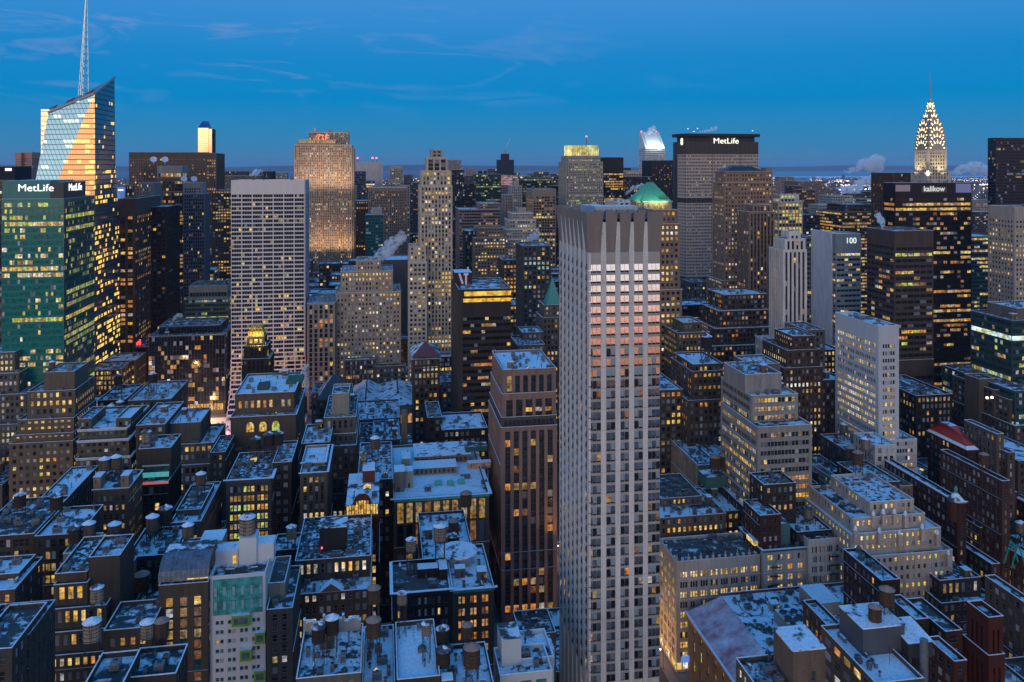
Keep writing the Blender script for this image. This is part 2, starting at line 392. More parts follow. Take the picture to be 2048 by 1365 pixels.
    def finish(s, maxwin=100):
        if s.wins:
            def vis(w):
                fr, a0, z, ww, hh, m, st, r = w
                x = fr[0][0]+fr[1][0]*a0; y = fr[0][1]+fr[1][1]*a0; px, py = PIX(x, y, z)
                if not (0 < px < 2048 and py < 1365): return 1e9
                return -z*1.0+(0 if fr[1][0] == 1 else 6)
            s.wins.sort(key=vis)
            for i, (fr, a0, z, w, h, m, st, r) in enumerate(s.wins):
                P, U, N_ = fr; x = P[0]+U[0]*a0-N_[0]*(r-0.02); y = P[1]+U[1]*a0-N_[1]*(r-0.02)
                if i < maxwin and vis((fr,a0,z,w,h,m,st,r)) < 1e8:
                    o = link('window', wmesh(w, h, m, st), s.root, (x-s.o[0], y-s.o[1], z))
                    if U[0] != 1: o.rotation_euler = (0, 0, atan2(U[1], U[0]))
                else:
                    f2 = ((x, y), U, N_)
                    s.glz.lquad(f2, 0, w, z, z+h, 0, m)
                    fm = mat_plain(st['frame'], 0.5, name='window_frame')
                    s.glz.lbox(f2, 0, w, z+h*0.5-0.04, z+h*0.5+0.04, 0, 0.06, fm)
                    s.glz.lbox(f2, 0, w, z, z+0.09, 0, 0.07, fm)
        s.part(s.wall, 'wall')
        for q in s.roofs: s.part(q, 'roof')
        g = s.part(s.glz, 'window_glazing')
        if g: g['kind'] = 'stuff'
    # ---- things fixed to the roof, each one a part
    def bulkhead(s, x0, x1, y0, y1, z, h, col=None, door=True):
        mb = MB(); m = mat_wall(col or (0.2,0.17,0.15)); mb.box(x0,x1,y0,y1,z,z+h,m)
        mb.box(x0-.1,x1+.1,y0-.1,y1+.1,z+h,z+h+.22,SNOWCAP, bottom=True)
        if door and x1-x0 > 2.2:
            dx = x0+(x1-x0)*s.rng.uniform(.2,.6); mb.box(dx,dx+.95,y0-.05,y0,z,z+2.1,DARK)
            if s.rng.random() < .4: mb.box(x0+(x1-x0)*.75,x0+(x1-x0)*.75+.8,y0-.05,y0,z+1.2,z+2.2,LIT['y'])
        s.part(mb, 'bulkhead')
    def unit(s, x, y, z, w=2.6, d=1.8, h=1.5):
        mb = MB(); m = METAL
        for (a, b) in ((.1,.1),(w-.25,.1),(.1,d-.25),(w-.25,d-.25)): mb.box(x+a,x+a+.15,y+b,y+b+.15,z,z+.4,STEEL)
        mb.box(x,x+w,y,y+d,z+.4,z+.4+h,m,bottom=True)
        n = max(1, int(w/1.3))
        for k in range(n):
            cx = x+w*(k+.5)/n; mb.cyl(cx,y+d/2,z+.4+h,z+.65+h,.5,.5,10,m,DARK)
        for k in range(3): mb.box(x+.15,x+w-.15,y-.03,y,z+.7+k*.35,z+.85+k*.35,DARK)
        s.part(mb, 'rooftop_unit')
    def duct(s, x, y, z, l, along):
        mb = MB(); w = .7
        if along: mb.box(x,x+w,y,y+l,z+.5,z+1.2,METAL,top=SNOW_T,bottom=True); mb.box(x,x+w,y-.001,y+w,z,z+.5,METAL); mb.box(x,x+w,y+l-w,y+l,z,z+.5,METAL)
        else: mb.box(x,x+l,y,y+w,z+.5,z+1.2,METAL,top=SNOW_T,bottom=True); mb.box(x,x+w,y,y+w,z,z+.5,METAL); mb.box(x+l-w,x+l,y,y+w,z,z+.5,METAL)
        s.part(mb, 'duct')
    def pipe(s, x, y, z, h=1.6, r=.18):
        mb = MB(); mb.cyl(x,y,z,z+h,r,r,8,METAL); mb.cyl(x,y,z+h,z+h+.35,r*1.9,r*1.2,8,STEEL); s.part(mb, 'vent_pipe')
    def skylight(s, x, y, z, w, d, lit=False):
        mb = MB(); g = LIT['Y'] if lit else mat_glass((0.05,0.08,0.09),.25); mb.box(x,x+w,y,y+d,z,z+.5,METAL,skip='t')
        c = x+w/2; mb.quad((x,y,z+.5),(c,y,z+1.2),(c,y+d,z+1.2),(x,y+d,z+.5),g); mb.quad((c,y,z+1.2),(x+w,y,z+.5),(x+w,y+d,z+.5),(c,y+d,z+1.2),g)
        mb.tri((x,y,z+.5),(x+w,y,z+.5),(c,y,z+1.2),METAL); mb.tri((x+w,y+d,z+.5),(x,y+d,z+.5),(c,y+d,z+1.2),METAL)
        s.part(mb, 'skylight')
    def fire_escape(s, x, y, z0, z1):
        mb = MB(); z = z0; k = 0
        while z < z1-3.5:
            mb.box(x,x+4,y-1.1,y-.05,z,z+.08,STEEL,bottom=True)
            for u in (0,1,2,3,4): mb.bar((x+u,y-1.1,z),(x+u,y-1.1,z+1),.03,STEEL)
            mb.bar((x,y-1.1,z+1),(x+4,y-1.1,z+1),.04,STEEL); a, c = ((x+.5,x+3.5) if k % 2 else (x+3.5,x+.5)); mb.bar((a,y-.6,z),(c,y-.6,z+3.6),.06,STEEL); mb.bar((a,y-.9,z+.9),(c,y-.9,z+4.4),.03,STEEL); z += 3.7; k += 1
        s.part(mb, 'fire_escape')
    def mast(s, x, y, z, h):
        mb = MB(); mb.bar((x,y,z),(x,y,z+h),.06,STEEL)
        for k in range(3): mb.bar((x-.5,y,z+h*(.6+.15*k)),(x+.5,y,z+h*(.6+.15*k)),.04,STEEL)
        s.part(mb, 'antenna')
    def wallrow(s, x, y, z, l, along, h=.9):
        mb = MB(); m = mat_wall((0.16,0.12,0.10))
        if along: mb.box(x,x+.3,y,y+l,z,z+h,m); mb.box(x-.04,x+.34,y,y+l,z+h,z+h+.12,SNOWCAP,bottom=True)
        else: mb.box(x,x+l,y,y+.3,z,z+h,m); mb.box(x,x+l,y-.04,y+.34,z+h,z+h+.12,SNOWCAP,bottom=True)
        s.part(mb, 'roof_divider')
    def clutter(s, n, big=True):
        rg = s.rng; placed = []
        for t in s.tops:
            x0,x1,y0,y1,z,zt = t
            if x1-x0 < 6 or y1-y0 < 6: continue
            ex = [u for u in s.tops if u is not t and u[5] > zt and u[0] < x1 and u[1] > x0 and u[2] < y1 and u[3] > y0]
            free = (x1-x0)*(y1-y0)-sum((min(u[1],x1)-max(u[0],x0))*(min(u[3],y1)-max(u[2],y0)) for u in ex)
            cnt = max(3, int(n*2.7*min(1.0, free/350.0)+.5)) if n else 0
            for k in range(cnt):
                for _ in range(12):
                    w = rg.uniform(.8,3.9)*rg.uniform(.7,1); d = rg.uniform(.8,3.9)*rg.uniform(.7,1); x = rg.uniform(x0+1, max(x0+1.1,x1-w-1)); y = rg.uniform(y0+1, max(y0+1.1,y1-d-1))
                    R = (x-.5,x+w+.5,y-.5,y+d+.5)
                    if x+w > x1-.8 or y+d > y1-.8: continue
                    if any(R[0] < u[1] and R[1] > u[0] and R[2] < u[3] and R[3] > u[2] for u in ex+placed+s.reserved): continue
                    placed.append(R); q = rg.random()
                    if q < .22 and w > 2.5 and d > 2.5: s.bulkhead(x,x+w,y,y+d,z,rg.uniform(2.6,4.2) if big else 2.6, s.bcol)
                    elif q < .50: s.unit(x,y,z,w,min(d,2.4),rg.uniform(1,1.8))
                    elif q < .62: s.duct(x,y,z,max(w,d),d > w)
                    elif q < .80: s.pipe(x+w/2,y+d/2,z,rg.uniform(.9,2.2),rg.uniform(.12,.3))
                    elif q < .86: s.skylight(x,y,z,min(w,3),d,rg.random() < .12)
                    elif q < .94: s.mast(x+w/2,y+d/2,z,rg.uniform(3,8))
                    else: s.wallrow(x,y,z,max(w,d),d > w)
                    break
    reserved = []
    bcol = None

def bld(name, label, cat, sty, tiers, n=0, near=None, seed=None, nick=None, group=None, faces=None, finish=True, reserve=None, bcol=None, maxwin=100, sil=False):
    """tiers: (px0, px1, Y, D, ytop[, overrides]) bottom first; the first sets the base."""
    px0, px1, Y, D, yt = tiers[0][:5]
    x0 = PX(px0, Y+D*sil); x1 = PX(px1, Y)
    b = Bld(name, label, cat, x0, Y, seed if seed is not None else len(Bld.ALL)+11, nick, group)
    b.bcol = bcol
    if near is None: near = Y < NEARY
    z0 = 0.0
    for t in tiers:
        px0, px1, Y, D, yt = t[:5]; ov = t[5] if len(t) > 5 else {}
        st = dict(sty); st.update({k: v for k, v in ov.items() if k in st or k in ('cornc',)})
        X1 = PX(px1, Y); X0 = min(PX(px0, Y+D*sil), X1-4); zc = ZZ(yt, (X0+X1)/2, Y)
        inn = [t_[4] for t_ in b.tops if X0 >= t_[0]-1.2 and X1 <= t_[1]+1.2 and Y >= t_[2]-1.2 and Y+D <= t_[3]+2.5]
        zz0 = ov.get('z0', max(inn)-.1 if inn else 0)
        if zz0 > 0 and 'bb' not in ov: st['bb'] = 0.8
        fc = ov.get('faces', faces) or ('sw' if (X0+X1)/2 > 0 else 'se')
        b.tier(X0, X1, Y, Y+D, zz0, zc, st, near and not ov.get('far'), fc, blank=ov.get('blank', False))
        z0 = zc-st['ph']
    b.reserved = reserve or []
    if n: b.clutter(n)
    if near and Y < 345 and b.rng.random() < .4 and b.tops[0][1]-b.tops[0][0] > 12 and b.tops[0][5] > 30:
        b.fire_escape(b.tops[0][0]+(b.tops[0][1]-b.tops[0][0])*b.rng.choice((.15,.6)), b.tops[0][2], b.tops[0][5]-26, b.tops[0][5]-2)
    if finish: b.finish(maxwin)
    return b
NEARY = 400
LK = 0.8
# ------------------------------------------------------------------ lettering and small helpers
def letters(txt, h, root, org, fr, u, z, m, k=0.15, bold=0.02, name='lettering', sx=1.0):
    cu = bpy.data.curves.new(name, 'FONT'); cu.body = txt; cu.size = h*1.4; cu.extrude = 0.08; cu.offset = bold*h; cu.align_x = 'CENTER'
    tmp = bpy.data.objects.new('t', cu); sc.collection.objects.link(tmp)
    bpy.context.view_layer.update()
    me = bpy.data.meshes.new_from_object(tmp.evaluated_get(bpy.context.evaluated_depsgraph_get()))
    bpy.data.objects.remove(tmp); bpy.data.curves.remove(cu)
    me.materials.clear(); me.materials.append(m)
    o = link(name, me, root); P, U, N_ = fr
    x, y = P[0]+U[0]*u+N_[0]*k, P[1]+U[1]*u+N_[1]*k
    o.location = (x-org[0], y-org[1], z); o.scale = (sx, 1, 1)
    o.rotation_euler = (pi/2, 0, atan2(U[1], U[0])); return o
def mat_curtain(glass, frame, fh=4.2, mw=1.6, lit=0.2, litc=(1.0,0.62,0.14), metal=0.8, rough=0.08, band=0.12, strength=1.2, name='curtain_wall', bandc=None):
    """glass wall: floors and mullions are lines, some panes are lit"""
    m = bpy.data.materials.new(name); nt, b, N, L = nodes(m)
    tc = N('ShaderNodeTexCoord'); sp = N('ShaderNodeSeparateXYZ'); L(tc.outputs['Object'], sp.inputs[0])
    def math_(op, a, c=None, v=None):
        n = N('ShaderNodeMath'); n.operation = op
        for i, x in enumerate((a, c, v)):
            if x is None: continue
            if isinstance(x, (int, float)): n.inputs[i].default_value = x
            else: L(x, n.inputs[i])
        return n.outputs[0]
    u = math_('ADD', sp.outputs[0], sp.outputs[1]); un = math_('DIVIDE', u, mw); zn = math_('DIVIDE', sp.outputs[2], fh)
    fu = math_('FRACT', un); fz = math_('FRACT', zn); cu = math_('FLOOR', un); cz = math_('FLOOR', zn)
    lu = math_('LESS_THAN', fu, 0.10); lz = math_('LESS_THAN', fz, band); ln = math_('MAXIMUM', lu, lz)
    wn = N('ShaderNodeTexWhiteNoise'); wn.noise_dimensions = '2D'; cb = N('ShaderNodeCombineXYZ')
    L(math_('FLOOR', math_('DIVIDE', un, 2.0)), cb.inputs[0]); L(cz, cb.inputs[1]); L(cb.outputs[0], wn.inputs['Vector'])
    w2 = N('ShaderNodeTexWhiteNoise'); w2.noise_dimensions = '1D'; L(cz, w2.inputs['W'])
    thr = math_('MULTIPLY', w2.outputs[0], 2.0*lit); on = math_('LESS_THAN', wn.outputs[0], thr)
    nz = N('ShaderNodeTexNoise'); nz.inputs['Scale'].default_value = 0.5; nz.inputs['Detail'].default_value = 3; L(tc.outputs['Object'], nz.inputs[0])
    on = math_('MULTIPLY', on, math_('SUBTRACT', 1.0, ln)); on = math_('MULTIPLY', on, math_('MULTIPLY', math_('POWER', nz.outputs[0], 2.0), 4.0*strength))
    on = math_('MULTIPLY', on, math_('GREATER_THAN', fz, 0.38))
    mx = N('ShaderNodeMixRGB'); L(ln, mx.inputs[0]); mx.inputs[1].default_value = (*glass, 1); mx.inputs[2].default_value = (*frame, 1)
    L(mx.outputs[0], b.inputs['Base Color']); b.inputs['Metallic'].default_value = metal
    L(math_('ADD', math_('MULTIPLY', ln, 0.4), rough), b.inputs['Roughness'])
    b.inputs['Emission Color'].default_value = (*litc, 1); L(on, b.inputs['Emission Strength'])
    try: m.cycles.emission_sampling = 'NONE'
    except Exception: pass
    return m
def spot(name, loc, target, energy, col, size=60, blend=0.8, rad=2.0):
    l = bpy.data.lights.new(name, 'SPOT'); l.energy = energy; l.color = col; l.spot_size = radians(size); l.spot_blend = blend; l.shadow_soft_size = rad
    o = bpy.data.objects.new(name, l); sc.collection.objects.link(o); o.location = loc
    o.rotation_euler = (Vector(target)-Vector(loc)).to_track_quat('-Z', 'Y').to_euler(); return o
FT = []   # footprints of everything that stands, for the fill between
WHITE_GLOW = mat_glow((1.0,1.0,0.95), 1.7, 'sign_white')
RED_GLOW = mat_glow((1.0,0.05,0.08), 8.0, 'beacon_red')
# ------------------------------------------------------------------ the tall pale tower in front
def central_tower():
    x0, x1, y0, y1 = PX(1177,245), PX(1320,245), 245.0, 287.5
    b = Bld('residential_tower', 'tall slender pale concrete tower with slanted mirror windows and flared crown', 'tower', x0, y0, 5, 'the tall pale tower')
    W_, L_ = x1-x0, y1-y0; ztop = ZZ(424, (x0+x1)/2, y0); zc = ZZ(505, (x0+x1)/2, y0)
    conc = mat_wall((0.66,0.62,0.59), 0.8, 0.22, name='pale_concrete'); panel = mat_wall((0.27,0.235,0.225), 0.7, 0.14); span = mat_wall((0.44,0.42,0.43), 0.5, 0.1)
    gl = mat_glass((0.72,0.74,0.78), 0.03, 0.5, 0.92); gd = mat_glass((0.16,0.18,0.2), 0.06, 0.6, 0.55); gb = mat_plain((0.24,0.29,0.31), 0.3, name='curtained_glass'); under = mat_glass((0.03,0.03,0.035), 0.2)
    r = 0.8; fh = 3.33; w = b.wall
    w.box(x0+r, x1-r, y0+r, y1-r, 0, zc+2, conc)
    S = [(0,.173,3),(.247,.373,2),(.444,.564,2),(.636,.76,2),(.83,1.0,3)]
    nW = 7; Wb = []
    for k in range(nW): c = (k+.5)/nW; Wb.append((c-.03, c+.03, 2))
    frS = ((x0,y0),(1,0),(0,-1)); frW = ((x0,y1),(0,-1),(-1,0)); frE = ((x1,y0),(0,1),(1,0)); frN = ((x1,y1),(-1,0),(0,1))
    zb = 44.0; nfl = int((zc-3.0-zb)/fh); cnt = 0; rg = b.rng
    for fr, L, bays, side in ((frS,W_,S,'s'),(frW,L_,Wb,'w'),(frE,L_,Wb,'e'),(frN,W_,S,'n')):
        edges = [0]+[e for q in bays for e in (q[0]*L, q[1]*L)]+[L]
        for k in range(0, len(edges)-1, 2):
            if edges[k+1]-edges[k] > .05: w.lbox(fr, edges[k] if edges[k] > 0 else r*(side in 'we'), edges[k+1], 0, zc+.02 if side in 'we' else zc+.3, -r, 0 if side in 'sn' else -.003, conc)
        for (a, c, n) in bays:
            a *= L; c *= L; pwid = (c-a)/n
            if side in 'we': a = max(a, r)
            w.lbox(fr, a, c, zc-3.0, zc, -r, -.15, span)
            if side in 'we': w.lbox(fr, a, c, 0, 1, -r, -.2, conc)
            w.lbox(fr, a, c, 0, zb, -r, -.55, conc)
            for j in range(nfl):
                z = zb+j*fh if False else zc-3.0-(j+1)*fh
                w.lbox(fr, a, c, z+fh-.80, z+fh-.01, -r, -.18, span)
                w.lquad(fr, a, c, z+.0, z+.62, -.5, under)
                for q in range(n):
                    u0 = a+q*pwid+.06; u1 = a+(q+1)*pwid-.06; h = fh-.80-.58
                    x = rg.random(); m = gl
                    if j > 10 or (j > 7 and x > .6): m = gd if x < .52 else (GLASS if x < .70 else gb)  # lower floors switch to duller glass, painting where the sky reflection ends
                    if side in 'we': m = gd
                    if j > 9 and x < .06 and side == 's': m = BLIND2
                    elif j > 9 and x > .965: m = LIT[rg.choice('yoO')]
                    elif j > 26 and x > .93: m = LIT[rg.choice('yoP')]
                    P, U, N_ = fr
                    tl = .235 if side == 's' else .2
                    if side == 's' and cnt < 100:
                        o = link('window', wmesh(u1-u0, h, m, BASE, tl), b.root, (P[0]+U[0]*u0+N_[0]*(-.2)-x0, P[1]+U[1]*u0+N_[1]*(-.2)-y0, z+.6)); cnt += 1
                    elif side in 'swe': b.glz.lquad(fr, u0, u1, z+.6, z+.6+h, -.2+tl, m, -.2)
                    else: b.glz.lquad(fr, u0, u1, z+.6, z+.6+h, -.2, m)
                if n:
                    for q in range(n+1):
                        uu = a+q*pwid; w.lbox(fr, max(a,uu-.06), min(c,uu+.06), z+.02, z+fh-.80, -r, -.19, span)
            # low windows of the podium storeys
            for j in range(11):
                z = 3.5+j*3.6
                b.glz.lquad(fr, a+.2, c-.2, z, z+2.3, -.53, LIT['y'] if rg.random() < .18 else gd)
    jt = MB(); jm = mat_plain((.25,.23,.22))
    for fr, L, bays, side in ((frS,W_,S,'s'),(frW,L_,Wb,'w')):
        ed = [0]+[e for q in bays for e in (q[0]*L, q[1]*L)]+[L]
        for k in range(0, len(ed)-1, 2):
            if ed[k+1]-ed[k] > .3:
                for j in range(0, nfl, 2): jt.lbox(fr, ed[k]+.02, ed[k+1]-.02, zc-3.0-j*fh, zc-2.93-j*fh, -.1, .012, jm)
    b.part(jt, 'panel_joints')['kind'] = 'stuff'
    # flared crown: dark panels between the tapering piers
    cr = MB(); fl = 1.1; crp = MB()
    for fr, L, bays, side in ((frS,W_,S,'s'),(frW,L_,Wb,'w'),(frE,L_,Wb,'e'),(frN,W_,S,'n')):
        P, U, N_ = fr
        pn = [(a*L, c*L) for a, c, n in bays]
        if side in 'we':
            wd = L/nW; pn = [(max(0,(k+.5)/nW*L-.33*wd), (k+.5)/nW*L+.33*wd) for k in range(nW)]
        def p(u, k, z): return (P[0]+U[0]*u+N_[0]*k, P[1]+U[1]*u+N_[1]*k, z)
        zt = ztop
        for i, (a, c) in enumerate(pn):
            e0 = -fl if (i == 0) else (-.5); e1 = fl if i == len(pn)-1 else .5
            A0, A1, B0, B1 = a, c, a+e0*.9, c+e1*.9
            cr.quad(p(A0,-.35,zc), p(A1,-.35,zc), p(B1,fl,zt), p(B0,fl,zt), panel)
            cr.quad(p(A1,-.9,zc), p(A0,-.9,zc), p(B0,fl-.5,zt), p(B1,fl-.5,zt), panel)
            cr.quad(p(B0,fl,zt), p(B1,fl,zt), p(B1,fl-.5,zt), p(B0,fl-.5,zt), panel)
            cr.quad(p(A0,-.9,zc), p(A0,-.35,zc), p(B0,fl,zt), p(B0,fl-.5,zt), panel)
            cr.quad(p(A1,-.35,zc), p(A1,-.9,zc), p(B1,fl-.5,zt), p(B1,fl,zt), panel)
        for i in range(len(pn)-1):
            a, c = pn[i][1], pn[i+1][0]; z2 = zt-3.2; m_ = (a+c)/2
            crp.quad(p(a,-.02,zc), p(c,-.02,zc), p(c-.35,.55,z2), p(a+.35,.55,z2), conc)
            crp.quad(p(a,-.8,zc), p(a,-.02,zc), p(a+.35,.55,z2), p(a+.35,0,z2), conc)
            crp.quad(p(c,-.02,zc), p(c,-.8,zc), p(c-.35,0,z2), p(c-.35,.55,z2), conc)
            crp.quad(p(a+.35,.55,z2), p(c-.35,.55,z2), p(c-.35,0,z2), p(a+.35,0,z2), conc)
            crp.quad(p(c,-.8,zc), p(a,-.8,zc), p(a+.35,0,z2), p(c-.35,0,z2), conc)
    b.part(cr, 'crown_panel'); b.part(crp, 'crown_fin')
    zr = ztop-2.2
    b.roof.quad((x0+.3,y0+.3,zr),(x1-.3,y0+.3,zr),(x1-.3,y1-.3,zr),(x0+.3,y1-.3,zr),SNOW_T)
    b.tops = [(x0+2,x1-2,y0+2,y1-2,zr,zr+.1)]
    mb = MB(); blu = mat_plain((0.35,0.42,0.47),.4,.3)
    mb.box(x0+4,x1-5,y0+7,y0+16,zr,zr+3.6,blu,top=SNOWCAP); mb.box(x0+6,x0+12,y0+20,y0+34,zr,zr+3.0,blu,top=SNOWCAP)
    b.part(mb, 'bulkhead')
    for k in range(5): b.unit(x0+3+k*3.6, y0+3, zr, 2.6, 2, 2.0)
    b.duct(x0+14, y0+18, zr, 16, True); b.duct(x0+4, y0+37, zr, 14, False)
    b.foot = [(x0,x1,y0,y1)]; b.part(w, 'wall'); b.part(b.roof, 'roof'); g = b.part(b.glz, 'window_glazing'); g['kind'] = 'stuff'
central_tower()

# ------------------------------------------------------------------ crystal tower with the spire
def crystal_tower():
    b = Bld('crystal_tower', 'faceted blue glass skyscraper with slanted top and lattice spire, partly glowing orange', 'skyscraper', PX(34,700), 700, 6, 'the crystal tower')
    def pt(px, py, Y): X = PX(px, Y); return (X, Y, ZZ(py, X, Y))
    T1, T2, T3, V = pt(97,225,722), pt(189,187,700), pt(229,155,748), pt(34,555,700)
    SE = (T2[0]-3, 700, 0); NE = (PX(255,790), 790, 0); SW = (V[0], 700, 0); NW = (V[0], 790, 0); T4 = (T1[0], 765, T1[2]-4)
    blue = mat_curtain((0.52,0.76,0.84), (0.10,0.13,0.15), lit=0.16, litc=(1.0,0.85,0.45), metal=.85, rough=.12, strength=.7)  # pale sky reflection put into this facet's glass colour
    orange = mat_curtain((0.40,0.24,0.11), (0.10,0.08,0.07), lit=0.24, metal=.75, rough=.1, litc=(1.0,0.55,0.08), band=.16, strength=1.3)  # orange here paints in the sunset this facet would mirror
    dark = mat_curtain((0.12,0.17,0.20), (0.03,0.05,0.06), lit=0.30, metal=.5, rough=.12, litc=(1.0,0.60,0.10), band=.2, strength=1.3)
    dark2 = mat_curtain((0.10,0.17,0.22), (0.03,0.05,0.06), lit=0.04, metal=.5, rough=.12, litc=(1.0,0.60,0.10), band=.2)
    w = MB(); M1 = (T2[0]+.5, 700, T2[2]-68)
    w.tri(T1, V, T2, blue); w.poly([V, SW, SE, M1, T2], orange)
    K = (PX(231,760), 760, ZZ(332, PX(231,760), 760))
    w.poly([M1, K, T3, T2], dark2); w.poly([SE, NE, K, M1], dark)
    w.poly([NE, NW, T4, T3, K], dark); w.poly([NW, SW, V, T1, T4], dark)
    w.poly([T1, T2, T3, T4], METAL)
    me = b.part(w, 'wall')
    sf = MB()
    for k in range(24): sf.lbox((SE[:2],(0,1),(1,0)), 1+k*3.6, 3.9+k*3.6, 2, 11, -.5, .3, LIT['YYO'[k % 3]])
    for k in range(14): sf.lbox((SW[:2],(1,0),(0,-1)), 1+k*3.9, 4.4+k*3.9, 2, 11, -.5, .3, LIT['YYO'[k % 3]])
    b.part(sf, 'shopfront')
    cr = MB(); fr = mat_plain((0.30,0.34,0.36), .4, .5)
    for a, c in ((T1,T2),(T2,T3),(T3,T4),(T4,T1)): cr.bar(a, c, 1.2, fr)
    for t in (.12,.5,.92):
        p = Vector(T1).lerp(Vector(T2), t); cr.bar(p+Vector((-5,4,1)), p+Vector((3,-1,4)), .6, mat_plain((.3,.05,.05))); cr.bar(p, p+Vector((0,3,3)), .7, fr)
    b.part(cr, 'roof_rail')
    # second slab behind on the left
    s2 = MB(); q0 = pt(82,219,745); q1 = pt(100,222,745)
    s2.box(q0[0], q1[0], 745, 789, 0, q0[2], mat_curtain((0.55,0.47,0.33),(0.12,0.1,0.08),lit=.3,metal=.7,rough=.15,strength=.5,litc=(1,.6,.2)), top=METAL); b.part(s2, 'rear_slab')
    # lattice spire
    sp = MB(); base = Vector(pt(165,192,728)); zt = ZZ(-24, base.x, 728); m = mat_plain((0.50,0.62,0.62), .35, .4, 'spire_steel'); lt = mat_glow((0.55,0.85,0.80), .55, 'spire_light')
    n = 15; r0 = 4.6
    pr = None
    top = Vector((PX(173.5,728), 728, zt))
    for k in range(n+1):
        t = k/n; r = r0*(1-t)+.25*t; c = base.lerp(top, t); c.x = base.x+(top.x-base.x)*t; c.z = base.z+(zt-base.z)*t
        ring = [c+Vector((r*cos(a), r*sin(a), 0)) for a in (pi/6, pi*5/6, pi*3/2)]
        if pr:
            for i in range(3):
                sp.bar(pr[i], ring[i], .38, m); sp.bar(pr[i], ring[(i+1)%3], .2, m); sp.bar(ring[i], ring[(i+1)%3], .22, m)
        if k < n: sp.bar(c, c+Vector((0,0,(zt-base.z)/n*.5)), .5*(1-t)+.1, lt)
        pr = ring
    b.part(sp, 'spire')
    b.foot = [(V[0],SE[0],700,790)]
crystal_tower()

# ------------------------------------------------------------------ green glass tower with the sign
def green_tower():
    Y = 560; x0 = PX(3, Y); x1 = PX(128, Y); x0b = PX(-40, Y); D = 56
    b = Bld('green_glass_tower', 'teal green glass office tower with white lettering across its top corner', 'office tower', x0, Y, 8, 'the green glass tower')
    zt = ZZ(398, x1, Y); zc = ZZ(362, x0, Y)
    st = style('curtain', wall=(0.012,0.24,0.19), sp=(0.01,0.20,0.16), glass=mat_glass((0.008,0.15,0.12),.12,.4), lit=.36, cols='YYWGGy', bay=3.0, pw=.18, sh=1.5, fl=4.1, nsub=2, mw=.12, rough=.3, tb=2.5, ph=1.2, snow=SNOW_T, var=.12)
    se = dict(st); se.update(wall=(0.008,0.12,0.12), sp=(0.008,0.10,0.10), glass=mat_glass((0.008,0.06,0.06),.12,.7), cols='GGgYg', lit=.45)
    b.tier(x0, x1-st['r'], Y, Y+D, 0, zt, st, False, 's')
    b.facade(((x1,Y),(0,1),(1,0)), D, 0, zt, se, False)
    # sign box on the roof
    top = MB(); sx0, sx1, sx2 = x0+2, PX(100,Y), PX(148,Y+26)
    tm = mat_wall((0.012,0.22,0.19), .3, .1); bk = mat_wall((0.008,0.03,0.04), .3, .1)
    top.box(x0+.4, sx1, Y+.5, Y+40, zt-2, zc, tm, top=SNOW_T); top.box(sx1, x1-.6, Y+.9, Y+40, zt-2, zc-1, bk, top=SNOW_T); b.part(top, 'sign_screen')
    letters('MetLife', 4.6, b.root, b.o, ((x0,Y+.5),(1,0),(0,-1)), (sx1-x0)*.70, ZZ(380, x0, Y)-1, WHITE_GLOW, bold=-.006, sx=1.12)
    letters('MetLife', 5.0, b.root, b.o, ((x1-.6,Y+2),(0,1),(1,0)), 19, ZZ(380, x1, Y)-1, WHITE_GLOW, bold=-.006, sx=1.12)
    b.foot = [(x0b,x1,Y,Y+D)]; b.tops = [(x0+3,x1-3,Y+42,Y+D-2,zt-1,zt)]; b.finish()
green_tower()

